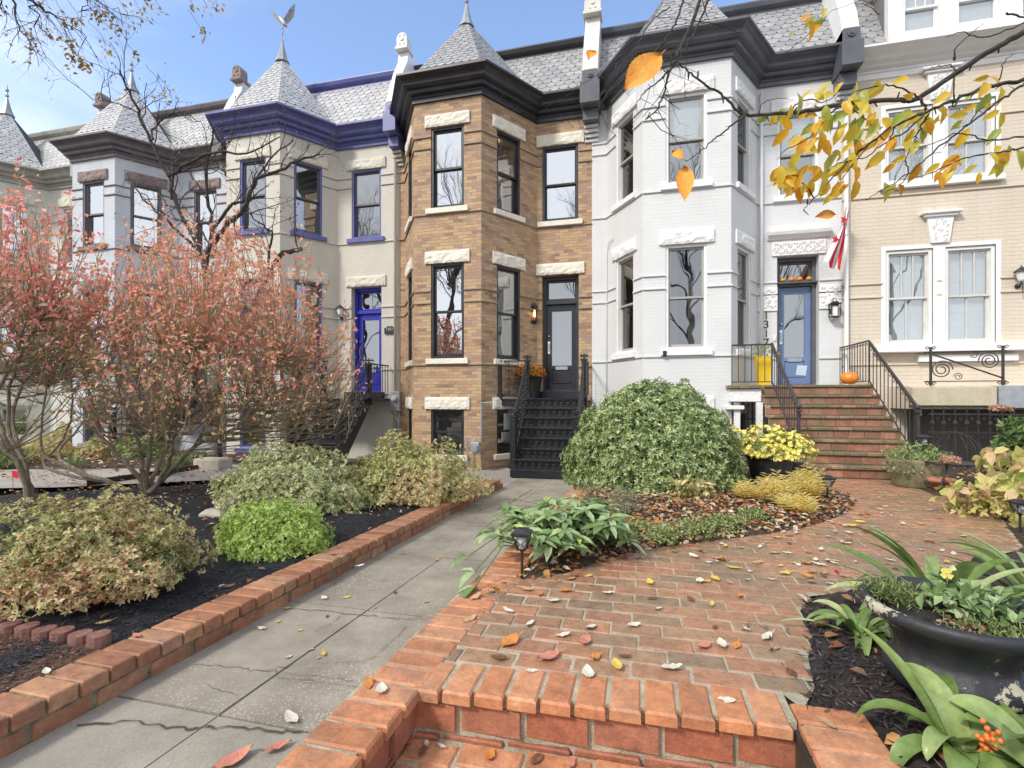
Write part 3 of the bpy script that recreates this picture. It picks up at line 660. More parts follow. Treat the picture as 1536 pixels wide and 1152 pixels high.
for z in (4.22, 7.02):
    q = MB(); c = 1.68
    q.raw([g.W(c+s*u, d, zz) for zz, u in ((z, .15), (z+.5, .22)) for s, d in ((-1, .001), (-1, .06), (1, .06), (1, .001))], [(0,1,5,4),(1,2,6,5),(2,3,7,6),(0,3,2,1),(4,5,6,7)])
    for i in range(20):
        zz = z+.03+.45*(i/20); u = (rnd.random()-.5)*.26; r = .022; q.tube([g.W(c+u+r*math.cos(a), .065, zz+r*math.sin(a)) for a in (0, 1.2, 2.4, 3.6, 4.8)], .007, 4)
    gbox(q, g, c-.27, c+.27, .001, .1, z+.5, z+.55, 0, .01); gbox(q, g, c-.33, c+.33, .001, .14, z+.55, z+.61, 0, .015); q.build('keystone', M['limew'], tan)
q = MB(); sweep(q, [(4.0, 11.5), (9.6, 11.5)], [(.001, 7.56), (.03, 7.58), (.03, 7.68), (.05, 7.7), (.05, 7.74), (.13, 7.77), (.15, 7.81), (.24, 7.84), (.29, 7.89), (.36, 7.93), (.44, 7.99), (.44, 8.03), (.0, 8.05)]); q.build('cornice', M['whitep'], tan)
mansard(tan, 4.0, 9.6, 8.03, 9.85, 'slate', 'whitep', dormer=None)
dm = MB(); dg = Seg((4.75, 11.25), (6.85, 11.25)); dops = [(.22, .86, 8.27, 9.25), (1.1, 1.82, 8.27, 9.25)]
wallseg(dm, dg, 8.06, 9.6, dops)
for x in (4.75, 6.85): dm.box(x-.03, x+.03, 11.255, 12.3, 8.06, 9.6)
do = dm.build('dormer', M['whitep'], tan)
for a, b, c, d in dops:
    wo = window(tan, dg, a, b, c, d, 'whitep', 'whitep', 'g_mid', sill=None, lintel=None, munt=(2, 0), blind=('slat', .0), trimw=.04)
q = MB(); sweep(q, [(4.7, 12.3), (4.7, 11.22), (6.9, 11.22), (6.9, 12.3)], [(0, 9.45), (.05, 9.47), (.12, 9.57), (.2, 9.65), (.2, 9.71), (-.2, 9.75)]); sweep(q, [(4.7, 11.22), (6.9, 11.22)], [(0, 8.07), (.05, 8.07), (.05, 8.2), (0, 8.22)]); q.build('dormer_trim', M['whitep'], tan)
q = MB(); q.face([(4.7, 11.0, 9.7), (6.9, 11.0, 9.7), (6.9, 12.4, 10.1), (4.7, 12.4, 10.1)]); q.build('dormer_roof', M['lead'], tan)
# ---------------------------------------------------------------- pipes on the fronts
def pipe(name, pts, r, mat, label, cat):
    q = MB(); q.tube(pts, r, 8); o = q.build(name, mat, None, True); tag(o, label, cat); return recenter(o)
pipe('downspout', [(4.06, 11.42, 7.7), (4.06, 11.42, 7.5), (4.06, 11.42, .3), (4.06, 11.3, .15)], .042, M['whitep'], 'thick white downspout between the white house and the beige house', 'downspout')
pipe('downspout', [(2.5, 11.44, 7.6), (2.5, 11.44, 1.6)], .03, M['whitep'], 'slim white downspout beside the bay of the white house', 'downspout')
pipe('downspout', [(-5.9, 11.2, 7.6), (-5.9, 11.42, 7.3), (-5.9, 11.42, -.2)], .04, M['cream'], 'taupe downspout between the blue trimmed house and the tan brick house', 'downspout')
pipe('conduit', [(-.55, 11.2, 4.72), (-.62, 11.3, 4.7), (-.68, 11.43, 4.55), (-.7, 11.44, 4.4), (-.7, 11.44, .3)], .012, M['whitep'], 'thin white cable conduit running up the left of the white house', 'conduit')
# ---------------------------------------------------------------- black cast iron stairs
def scroll(mb, c, r, ax, turns=1.6, w=.006, k=4, flip=1, n=14, up=(0, 0, 1)):
    c = Vector(c); ax = Vector(ax); up = Vector(up)
    mb.tube([c+(ax*math.cos(t)*flip+up*math.sin(t))*r*(1-.75*i/n) for i in range(n+1) for t in [turns*2*PI*i/n]], w, k)
def iron_post(mb, x, y, z0, h, w=.045):
    mb.box(x-w, x+w, y-w, y+w, z0, z0+.1, 0, .006); mb.box(x-w*.72, x+w*.72, y-w*.72, y+w*.72, z0+.1, z0+h-.1, 0, .004)
    for dx in (-.6, 0, .6): mb.tube([(x+dx*w*.8, y-w*.74, z0+.14), (x+dx*w*.8, y-w*.74, z0+h-.16)], w*.14, 4)
    mb.box(x-w, x+w, y-w, y+w, z0+h-.13, z0+h-.09, 0, .004); mb.box(x-w*1.15, x+w*1.15, y-w*1.15, y+w*1.15, z0+h-.05, z0+h-.02, 0, .005)
    for dx in (-1, 1):
        for dy in (-1, 1): mb.ball((x+dx*w*.8, y+dy*w*.8, z0+h), .014, 6)
    mb.ball((x, y, z0+h+.0), .025, 8)
def iron_stair(label):
    X0, X1, Yb, Yt, z0, zp, zt = -2.32, -1.1, 9.25, 10.5, -.32, -.16, 1.19
    n = 7; rh = (zt-zp)/n; tr = (Yt-Yb-.04)/n
    root = thing('iron_staircase', ((X0+X1)/2, Yb, z0), label, 'staircase', 'black cast iron front stairs')
    q = MB(); q.box(X0-.06, X1+.06, Yb, Yb+.3, z0, zp, 0, .01); q.build('base', M['doorblk'], root)
    for i in range(n):
        y = Yb+.04+tr*i; z = zp+rh*i
        q = MB(); q.box(X0, X1, y-.03, y+tr+.02, z+rh-.025, z+rh, 0, .008); q.build('tread', M['iron'], root)
        q = MB(); q.box(X0+.03, X1-.03, y, y+.015, z, z+.018); q.box(X0+.03, X1-.03, y, y+.015, z+rh-.045, z+rh-.027)
        q.box(X0+.03, X1-.03, y+.022, y+.028, z, z+rh-.026); m_ = 9  # added backing plate, stands in for the dark behind the open scrollwork
        for k in range(m_):
            cx = lerp(X0+.09, X1-.09, k/(m_-1)); r = .058
            q.tube([(cx+r*math.cos(a), y, z+rh*.47+r*math.sin(a)) for a in [j*PI/5 for j in range(11)]], .006, 4)
            for s in (-1, 1): scroll(q, (cx+s*.03, y, z+rh*.47), .028, (1, 0, 0), 1.2, .005, 3, s, 9)
            if k < m_-1:
                xm = cx+(X1-X0-.18)/(m_-1)/2; q.tube([(xm, y, z+.02), (xm-.02, y, z+rh*.47), (xm, y, z+rh-.04), (xm+.02, y, z+rh*.47), (xm, y, z+.02)], .005, 3)
        q.build('riser', M['iron'], root)
    for x in (X0, X1):
        q = MB(); a = (Yb+.02, zp-.02); b = (Yt, zt-.02)
        q.raw([(x+dx, y, z) for dx in (-.015, .015) for (y, z) in (a, (a[0], a[1]+.2), (b[0], b[1]+.02), (b[0], b[1]-.2), (a[0]+.2, a[1]))], [(0,1,2,3,4), (9,8,7,6,5), (0,5,6,1), (1,6,7,2), (2,7,8,3), (3,8,9,4), (4,9,5,0)]); q.build('stringer', M['iron'], root)
        q = MB(); ya, za, yb_, zb_ = Yb+.12, zp+1.08, Yt, zt+.84
        q.tube([(x, ya, za), (x, yb_, zb_)], .024, 8); q.tube([(x, ya, za-.12), (x, yb_, zb_-.1)], .012, 6)
        for k in range(9):
            t = (k+.5)/9; y = lerp(ya, yb_, t); zr = lerp(za, zb_, t); zs = lerp(zp+.16, zt, t)
            q.tube([(x, y, zs), (x, y, zr-.1)], .009, 5); q.ball((x, y, lerp(zs, zr, .35)), .022, 6, sq=1.3); q.ball((x, y, lerp(zs, zr, .6)), .018, 6)
        q.build('handrail', M['iron'], root)
        q = MB(); iron_post(q, x-.02, Yb+.1, zp, 1.12, .075); q.build('newel_post', M['iron'], root)
        q = MB(); iron_post(q, x, Yt, zt, .92, .07); q.build('newel_post', M['iron'], root)
    q = MB(); q.box(-3.0, X1+.06, Yt, 11.49, zt-.05, zt, 0, .01); q.box(-3.0, X1+.06, Yt+.002, Yt+.06, zt-.16, zt-.05, 0, .01); q.box(-2.28, -1.24, 11.3, 11.49, zt+.002, 1.355, 0, .01); q.build('landing', M['doorblk'], root)
    q = MB(); xl = -2.96; iron_post(q, xl, Yt+.04, zt, .92, .078); q.build('newel_post', M['iron'], root)
    q = MB(); y = Yt+.06
    for z in (.07, .8): q.box(xl, X0, y-.012, y+.012, zt+z, zt+z+.03)
    for t in (.33, .66):
        x = lerp(xl, X0, t); q.tube([(x, y, zt+.08), (x, y, zt+.8)], .009, 5); q.ball((x, y, zt+.44), .03, 8)
        for s in (-1, 1):
            for zz in (.3, .6): scroll(q, (x+s*.04, y, zt+zz), .035, (1, 0, 0), 1.4, .005, 4, s)
    for k in range(8): scroll(q, (lerp(xl+.06, X0-.06, k/7), y, zt+.77), .03, (1, 0, 0), .6, .005, 3)
    for k in range(8): scroll(q, (lerp(xl+.06, X0-.06, k/7), y, zt+.14), .035, (1, 0, 0), .6, .005, 3)
    x = X1
    for z in (.07, .8): q.box(x-.012, x+.012, Yt, 11.45, zt+z, zt+z+.03)
    for k in range(7): yy = lerp(Yt+.1, 11.4, k/6); q.tube([(x, yy, zt+.08), (x, yy, zt+.8)], .009, 5)
    q.build('landing_railing', M['iron'], root)
    return root
st = iron_stair('black cast iron stairs rising to the black door of the tan brick house')
s2 = copy_tree(st); s2.location.x -= 5.0; s2['label'] = 'black cast iron stairs to the royal blue door, partly behind the pink leaved bush'
s3 = copy_tree(st); s3.location.x -= 10.0; s3['label'] = 'black iron stairs of the pale grey house, far left behind the trees'
# ---------------------------------------------------------------- brick steps and porch of the white house
MOSS = (.075, .07, .035)
M['stepbrick'] = brickisl('old_red_step_brick', [(0, (.24,.11,.075)), (.5, (.36,.165,.105)), (.8, (.25,.15,.10)), (1, (.42,.20,.13))], .6, .15, ((.13,.115,.06), 3.5, .46, .8))
M['treadbrick'] = brickisl('mossy_tread_brick', [(0, (.20,.14,.09)), (.6, (.27,.18,.11)), (1, (.34,.23,.15))], .5, .15, ((.13, .125, .065), 4., .38, .85))
M['mortar'] = surf('mortar', (.36,.31,.22), (.46,.41,.31), .9, 12., .5, 80.)
steps = thing('brick_staircase', (3.1, 8.45, 0), 'mossy red brick steps climbing to the steel blue door', 'staircase')
X0, X1, Yb, Yt, zt, n = 2.2, 4.02, 8.45, 10.12, 1.44, 8
core = MB(); rb = MB(); tb = MB(); rh = zt/n; tr = (Yt-Yb)/(n-1)
for i in range(n):
    y = Yb+tr*i; z = rh*i; ye = y+tr if i < n-1 else 11.49
    xl = X0 if i < n-1 else X0
    core.box(xl+.02, X1-.02, y+.02, ye+(.018 if i < n-1 else 0), 0 if i == 0 else z-.04, z+rh-.012)
    off = (.0 if i % 2 else .11)
    u = xl-off
    while u < X1:
        a, b = max(u, xl), min(u+.212, X1)
        if b-a > .04: rb.box(a, b, y+.008, y+.1, z+.006, z+rh-.05, 0, .006)
        a, b = max(u+.05, xl-.01), min(u+.05+.212, X1+.01)
        if b-a > .04: tb.box(a, b, y-.025, ye+.02 if i < n-1 else y+.3, z+rh-.046, z+rh, 0, .008)
        u += .22
core.build('core', M['mortar'], steps); rb.build('riser', M['stepbrick'], steps); tb.build('tread', M['treadbrick'], steps)
q = MB(); xx = X0
for j in range(5):
    for k in range(9): q.box(2.2+.215*k, 2.405+.215*k, 10.44+.215*j, 10.645+.215*j, zt-.04, zt, 0, .005)
q.build('landing', M['treadbrick'], steps)
porch = thing('porch', (1.95, 10.3, 0), 'white side porch with brick coping left of the brick steps', 'porch')
q = MB(); q.box(1.66, 2.198, 10.08, 11.49, 1.13, 1.37, 0, .006); q.box(2.1, 2.196, 9.95, 10.07, 0, 1.12, 0, .006); q.box(1.76, 1.86, 10.2, 10.3, 0, 1.12, 0, .005); q.box(1.6, 1.92, 10.14, 10.36, .98, 1.06, 0, .01); q.build('beam', M['limew'], porch)
q = MB()
for k in range(3): q.box(1.62+.195*k, 1.81+.195*k if k < 2 else 2.198, 10.02, 10.5, 1.375, 1.44, 0, .008)
q.box(1.62, 2.198, 10.5, 11.49, 1.375, 1.43); q.build('coping', M['treadbrick'], porch)
q = MB()
for k in range(7): q.tube([(lerp(1.7, 2.15, k/6), 10.6, 0), (lerp(1.7, 2.15, k/6), 10.6, 1.12)], .009, 5)
q.box(1.66, 2.19, 10.59, 10.61, .78, .8); q.build('under_gate', M['irong'], porch)
q = MB(); q.box(1.6, 2.3, 11.2, 11.25, 0, 1.1); q.build('under_wall', M['room'], porch)
def rail_flat(q, a, b, h=.78, step=.11, top=True, deco=True):
    a, b = Vector(a), Vector(b); L = (b-a).length; n = max(2, int(L/step))
    for z, w in ((.06, .009), (h, .016)): q.tube([a+Vector((0,0,z)), b+Vector((0,0,z))], w, 6)
    for k in range(n+1):
        p = a.lerp(b, k/n); q.tube([p+Vector((0,0,.0 if k in (0, n) else .06)), p+Vector((0,0,h))], .008, 5)
        if k < n and deco: c = a.lerp(b, (k+.5)/n); dirv = (b-a).normalized(); scroll(q, c+Vector((0,0,h-.06)), .035, dirv, .8, .005, 3)
r1 = thing('stair_railing', (2.38, 10.1, 0), 'wrought iron railing on the left side of the brick steps', 'railing', 'iron railings of the brick steps')
q = MB(); rail_flat(q, (1.7, 10.12, 1.44), (2.38, 10.12, 1.44), .75); q.build('porch_panel', M['irong'], r1)
r2 = thing('stair_railing', (3.94, 10.1, 0), 'wrought iron railing on the right side of the brick steps, beside the big pumpkin', 'railing', 'iron railings of the brick steps')
q = MB(); rail_flat(q, (3.94, 10.1, 1.44), (3.94, 11.4, 1.44), .77); q.build('porch_panel', M['irong'], r2)
for root, x in ((r1, 2.38), (r2, 3.94)):
    q = MB(); ya, yb_ = 10.1, 8.5; za, zb_ = 2.21, 1.06
    q.tube([(x, ya, za), (x, yb_, zb_)], .02, 8); q.tube([(x, ya, za-.05), (x, yb_, zb_-.05)], .008, 5); q.build('handrail', M['irong'], root)
    q = MB()
    for k in range(12):
        t = (k+.3)/12; y = lerp(ya, yb_, t); q.tube([(x, y, lerp(1.52, .3, t)), (x, y, lerp(za, zb_, t))], .008, 5)
        scroll(q, (x, y-.06, lerp(za, zb_, t)-.15), .03, (0, 1, 0), .9, .005, 3)
    q.build('baluster', M['irong'], root)
    q = MB(); q.tube([(x, ya, 1.52), (x, yb_, .3)], .012, 6); q.build('bottom_rail', M['irong'], root)
    q = MB(); q.box(x-.02, x+.02, yb_-.02, yb_+.02, .02, 1.02, 0, .004); q.box(x-.035, x+.035, yb_-.035, yb_+.035, .98, 1.03, 0, .005); q.ball((x, yb_, 1.07), .038, 10)
    for s in (-1, 1): scroll(q, (x, yb_-.06, .95), .04, (0, 1, 0), 1.3, .008, 4, s)
    q.build('newel_post', M['irong'], root)
# ---------------------------------------------------------------- beige house porch, ironwork and areaway fence
pc = thing('porch', (5.9, 10.6, 0), 'beige masonry porch wall with a stone slab edge at the right', 'porch')
sgm = Seg((4.85, 10.75), (8.5, 10.75)); q = MB(); wallseg(q, sgm, 1.0, 1.42, []); wallseg(q, Seg((4.85, 11.49), (4.85, 10.75)), 1.0, 1.42, []); q.face([(4.85, 10.75, 1.42), (8.5, 10.75, 1.42), (8.5, 11.49, 1.42), (4.85, 11.49, 1.42)]); q.face([(4.85, 10.75, 1.0), (8.5, 10.75, 1.0), (8.5, 11.49, 1.0), (4.85, 11.49, 1.0)]); q.build('porch_wall', M['beige'], pc)
q = MB(); q.box(4.83, 6.1, 10.6, 10.745, 1.06, 1.4, 0, .01); q.build('stone_slab', surf('beige_stone', (.48,.42,.30), (.58,.52,.40), .8, 5., .6, 20.), pc)
q = MB(); q.box(6.12, 8.5, 10.58, 10.745, 1.02, 1.42, 0, .01); q.build('grey_slab', M['galv'], pc)
ip = thing('scroll_railing', (5.6, 10.6, 1.42), 'wrought iron scroll panel below the paired ground floor windows of the beige house', 'railing')
q = MB(); y = 10.62; xa, xb, za, zb = 5.12, 6.2, 1.5, 2.08
for x in (xa, xb):
    q.box(x-.016, x+.016, y-.016, y+.016, 1.42, 2.12)
    for s in (-1, 1):
        scroll(q, (x+s*.05, y, 1.46), .035, (1, 0, 0), 1.1, .008, 4, s); scroll(q, (x+s*.05, y, 2.1), .035, (1, 0, 0), 1.1, .008, 4, s)
q.tube([(xa-.1, y, za), (xb+.05, y, za)], .01, 5); q.tube([(xa-.1, y, 2.03), (xb+.05, y, 2.03)], .01, 5)
q.tube([(xa, y, 2.0), (lerp(xa, xb, .45), y, 1.8), (xb, y, za+.05)], .014, 6)
for cx, cz, r, f in ((xa+.17, za+.21, .17, 1), (xb-.2, za+.36, .16, -1), (xa+.42, za+.08, .07, -1), (xb-.42, za+.46, .07, 1)): scroll(q, (cx, y, cz), r, (1, 0, 0), 2.3 if r > .1 else 1.6, .010 if r > .1 else .007, 5, f, 40)
o = q.build('scroll_panel', M['irong'], ip)
q = MB(); q.box(4.9, 7.6, 12.3, 12.35, -.4, 1.2); q.box(4.9, 4.95, 11.66, 12.3, -.4, 1.2); q.box(7.5, 7.55, 11.66, 12.3, -.4, 1.2); q.build('areaway_recess', M['room'], tan)
fe = thing('iron_fence', (5.9, 9.7, 0), 'old iron picket fence before the dark areaway of the beige house', 'fence')
q = MB(); y = 9.8
for k in range(17):
    x = 4.75+.16*k; q.tube([(x, y, 0), (x, y, 1.0)], .011, 5); q.ball((x, y, .78), .035, 6, sq=1.5); q.ball((x, y, 1.02), .02, 6, sq=2.)
    scroll(q, (x+.08, y, .55), .04, (1, 0, 0), .9, .007, 4); scroll(q, (x+.08, y, .85), .035, (1, 0, 0), .9, .007, 4)
for z in (.08, .62, .92): q.box(4.7, 7.35, y-.01, y+.01, z, z+.025)
q.build('pickets', M['irong'], fe)
q = MB(); q.box(4.3, 4.62, 10.6, 10.7, .0, .62, 0, .03); o = q.build('storage_bin', M['whitep']); recenter(o); tag(o, 'white bin in the dark areaway behind the right railing', 'bin')
# ---------------------------------------------------------------- lanterns, numbers, meters, flag
def lantern(label, p, kind, lit=False):
    x, y, z = p; t = thing('wall_lantern', p, label, 'lantern', 'black lanterns beside the front doors')
    if kind == 'cage':
        q = MB(); q.box(x-.035, x+.035, y-.012, y, z-.22, z+.05, 0, .01); q.tube([(x, y, z), (x, y-.07, z+.2), (x, y-.13, z+.24), (x, y-.13, z+.16)], .008, 5); q.lathe((x, y-.13, z), [(.002, .24), (.03, .18), (.085, .12), (.085, .105), (.02, .1)], 8); q.build('bracket', M['iron'], t)
        q = MB()
        for k in range(6): a = k*PI/3; q.tube([(x+.075*math.cos(a), y-.13+.075*math.sin(a), z+.11), (x+.062*math.cos(a), y-.13+.062*math.sin(a), z-.2)], .006, 4)
        q.lathe((x, y-.13, z), [(.07, -.2), (.07, -.22), (.03, -.25), (.012, -.29), (.002, -.31)], 8); q.lathe((x, y-.13, z), [(.079, .0), (.079, .012)], 8); q.build('cage', M['iron'], t)
        q = MB(); q.lathe((x, y-.13, z), [(.001, -.12), (.02, -.08), (.022, -.02), (.001, .05)], 8); q.build('bulb', M['lamp_on'] if lit else M['whitep'], t)
    elif kind == 'box':
        q = MB(); q.box(x-.05, x+.05, y-.012, y, z-.1, z+.12, 0, .01); q.box(x-.1, x+.1, y-.2, y-.02, z+.07, z+.095, 0, .006); q.box(x-.055, x+.055, y-.16, y-.06, z+.095, z+.13, 0, .01); q.tube([(x-.03, y-.11, z+.13), (x-.03, y-.11, z+.19), (x+.03, y-.11, z+.19), (x+.03, y-.11, z+.13)], .006, 4); q.build('bracket', M['iron'], t)
        q = MB(); q.box(x-.085, x+.085, y-.19, y-.03, z-.19, z-.175)
        for a in (-.08, .08):
            for b in (-.185, -.035): q.box(x+a-.006, x+a+.006, y+b-.006, y+b+.006, z-.18, z+.07)
        q.build('cage', M['iron'], t)
        q = MB(); q.box(x-.04, x+.04, y-.15, y-.07, z-.17, z+.03, 0, .01); q.build('bulb', M['limew'], t)
    else:
        q = MB(); q.tube([(x, y, z-.12), (x, y-.06, z-.16), (x, y-.12, z-.1), (x, y-.12, z-.05)], .014, 6); q.ball((x, y-.02, z-.14), .05, 8); q.tube([(x+.03, y-.1, z-.1), (x+.03, y-.1, z-.28)], .008, 5); q.build('bracket', M['iron'], t)
        q = MB(); q.lathe((x, y-.12, z), [(.002, .24), (.012, .2), (.05, .17), (.11, .12), (.115, .1), (.06, .1)], 12); q.build('cap', M['iron'], t)
        q = MB(); q.lathe((x, y-.12, z), [(.03, -.07), (.05, -.05), (.075, .05), (.08, .1)], 12); q.build('lamp_glass', M['limew'], t)
lantern('lit black lantern with a glowing bulb left of the black door', at(802, 468, 11.36)+Vector((0, .12, 0)), 'cage', True)
lantern('black lantern left of the royal blue door', at(514, 470, 11.5), 'cap')
lantern('square black lantern right of the steel blue door', (3.84, 11.498, 3.02), 'box')
lantern('black lantern with a domed cap on the beige wall right of the windows', (6.93, 11.498, 3.45), 'cap')
tag(num_text('house_number', '1\n3\n1\n9', at(801, 493, 11.4)+Vector((0, .08, 0)), .25, M['brownp'], space=.92), 'vertical dark number 1319 on the tan brick beside the black door', 'house number')
tag(num_text('house_number', '1\n3\n1\n7', (2.6, 11.49, 2.86), .23, M['iron'], space=.82), 'vertical black number 1317 on the white wall beside the steel blue door', 'house number')
pl = thing('number_plaque', (-6.02, 11.48, 2.9), 'dark arched plaque with number 1321 right of the royal blue door', 'sign')
q = MB(); pr = [(-.15, 0), (.15, 0), (.15, .15), (.1, .15), (.07, .19), (-.07, .19), (-.1, .15), (-.15, .15)]
q.face([(-6.08+a, 11.46, 2.82+b) for a, b in pr])
for i in range(8): a, b = pr[i], pr[(i+1) % 8]; q.face([(-6.08+a[0], 11.46, 2.82+a[1]), (-6.08+a[0], 11.499, 2.82+a[1]), (-6.08+b[0], 11.499, 2.82+b[1]), (-6.08+b[0], 11.46, 2.82+b[1])])
q.build('plate', M['galv' if 0 else 'iron'], pl); num_text('digits', '1321', (-6.08, 11.456, 2.9), .1, M['offw'], parent=pl)
# small things at the doors
q = MB(); c = at(997, 531, 10.28); q.box(c.x-.035, c.x+.035, 10.22, 10.29, c.z-.05, c.z+.06, 0, .01); o = q.build('security_camera', M['iron']); recenter(o); tag(o, 'tiny black camera on the ground floor sill of the white bay', 'camera')
q = MB(); q.box(3.2-.11, 3.2+.07, 11.235, 11.245, 1.66, 1.86, 0, .002, ); o = q.build('letter', surf('pale_blue_paper', (.55,.68,.82), None, .8)); recenter(o); o.rotation_euler = (R(8), R(6), 0); tag(o, 'pale blue paper sticking out of the steel blue door mail slot', 'letter')
def doorbell(x, z, label): q = MB(); q.box(x-.022, x+.022, 11.47, 11.499, z-.06, z+.06, 0, .006); q.box(x-.012, x+.012, 11.462, 11.47, z-.03, z+.03, 0, .003); o = q.build('doorbell', M['whitep']); recenter(o); tag(o, label, 'doorbell')
doorbell(2.76, 2.45, 'white doorbell at the left edge of the steel blue door')
PK = surf('pumpkin_skin', (.75,.20,.02), (.85,.30,.03), .35, 6., .2, 10.); ST_ = surf('pumpkin_stem', (.25,.22,.08), None, .7)
def pumpkin(p, r, label, grp=None, mt=None):
    t = thing('pumpkin', p, label, 'pumpkin', grp); q = MB()
    q.lathe(Vector(p)+Vector((0, 0, r*.8)), [(max(.004, r*math.sin(a)), -r*.8*math.cos(a)+(.12*r if a < .3 else 0)-(.12*r if a > PI-.3 else 0)) for a in [PI*i/12 for i in range(13)]], 40, 0, lambda an, z: 1-.06*abs(math.cos(an*4.5))); q.build('flesh', mt or PK, t, True)
    q = MB(); q.tube([Vector(p)+Vector((0, 0, r*1.45)), Vector(p)+Vector((.02*r, 0, r*1.7)), Vector(p)+Vector((.15*r, 0, r*1.85))], [r*.12, r*.09, r*.1], 6); q.build('stem', ST_, t)
pumpkin(tuple(at(1274, 575, 10.3).xy)+(1.44,), .15, 'round orange pumpkin on the top brick step by the railing')
GP = surf('gourd_skin', (.5,.36,.04), (.65,.28,.03), .4, 14.)
for i, (px, r, mt, nm) in enumerate(((1174, .055, GP, 'leftmost, small and greenish'), (1187, .062, PK, 'second from the left, orange'), (1199, .06, PK, 'third from the left, orange'), (1213, .058, GP, 'rightmost, yellowish'))):
    c = at(px, 423, 11.62); pumpkin((c.x, 11.6, 3.635), r, 'mini pumpkin on the ledge over the steel blue door, '+nm, 'mini pumpkins over the door', mt)
# flag
FR = surf('red_flag_cloth', (.62,.02,.035), None, .8); FW = surf('white_flag_cloth', (.78,.78,.80), None, .8)
fl = thing('flag', (4.0, 11.0, 5.0), 'white flag with red stripes and stars hanging beside the white downspout', 'flag')
q = MB(); q.tube([(4.02, 11.5, 4.35), (3.93, 10.75, 5.15)], .014, 6); q.ball((3.93, 10.75, 5.15), .03, 8); q.build('pole', M['whitep'], fl)
tip = Vector((3.945, 10.9, 4.98))
def flagpt(u, v):   # u across (0 at hoist/pole side .. 1), v down
    x = tip.x-.02-.42*v**1.3*(1-u)+.02*math.sin(v*5); y = tip.y+.1+.30*u-.1*v+.09*math.sin(u*11+v*3)*v; z = tip.z-.10*u-v*(1.12+.1*u)
    return Vector((x+.05*u*(1-v), y, z))
for nm, mt, rows in (('white_field', FW, ((0, .22), (.5, .66), (.86, 1))), ('red_stripe', FR, ((.22, .5), (.66, .86)))):
    for a, b in rows:
        q = MB(); nu = max(2, int((b-a)*30)); nv = 24
        for i in range(nu):
            for j in range(nv):
                us = [lerp(a, b, k/nu) for k in (i, i+1)]; vs = [j/nv, (j+1)/nv]; q.face([flagpt(us[0], vs[0]), flagpt(us[1], vs[0]), flagpt(us[1], vs[1]), flagpt(us[0], vs[1])])
        q.build(nm, mt, fl, True)
q = MB()
for v in (.28, .62):
    c = flagpt(.08, v)+Vector((-.01, -.04, 0)); P = [(c.x+r*.085*math.sin(k*PI/5+.3), c.y+r*.02*math.sin(k*PI/5), c.z+r*.1*math.cos(k*PI/5+.3)) for k in range(10) for r in [1 if k % 2 == 0 else .42]]
    for k in range(10): q.face([tuple(c), P[k], P[(k+1) % 10]])
q.build('star', FR, fl)
# meters
mt_ = thing('electric_meter', at(593, 602, 11.4), 'grey electric meter box with round glass on the greige wall by the downspout', 'electric meter')
c = at(593, 602, 11.4); q = MB(); q.box(c.x-.13, c.x+.13, 11.36, 11.499, c.z-.25, c.z+.25, 0, .015); q.tube([(c.x-.02, 11.43, c.z-.25), (c.x, 11.43, c.z-.4), (c.x+.08, 11.43, c.z-.5), (c.x+.08, 11.43, -.3)], .03, 8); q.build('box', M['galv'], mt_)
q = MB(); q.tube([(c.x, 11.36, c.z+.08), (c.x, 11.3, c.z+.08)], .075, 16); q.tube([(c.x, 11.3, c.z+.08), (c.x, 11.27, c.z+.08)], .05, 12); q.build('dial', M['offw'], mt_)
gm = thing('gas_meter', at(712, 690, 9.85), 'grey gas meter and pipes low on the tan brick bay', 'gas meter'); c = at(713, 672, 9.85)
q = MB(); q.box(c.x-.09, c.x+.09, 9.8, 9.95, c.z+.02, c.z+.12, 0, .02); q.lathe((c.x, 9.88, c.z-.02), [(.02, -.11), (.09, -.08), (.11, 0), (.09, .08), (.05, .1)], 14); q.tube([(c.x, 9.8, c.z-.01), (c.x, 9.75, c.z-.01)], .07, 14); q.build('meter_body', M['galv'], gm)
q = MB(); a = at(701, 700, 9.95); b = at(722, 604, 9.95); w_ = at(738, 603, 9.95)
q.tube([(a.x, 9.95, a.z), (a.x, 9.95, c.z+.2), (b.x, 9.95, c.z+.2), (b.x, 9.95, b.z), (w_.x, 9.97, b.z)], .02, 8); q.tube([(c.x-.05, 9.9, c.z+.1), (c.x-.05, 9.93, c.z+.2)], .018, 6); q.build('pipe', M['galv'], gm)
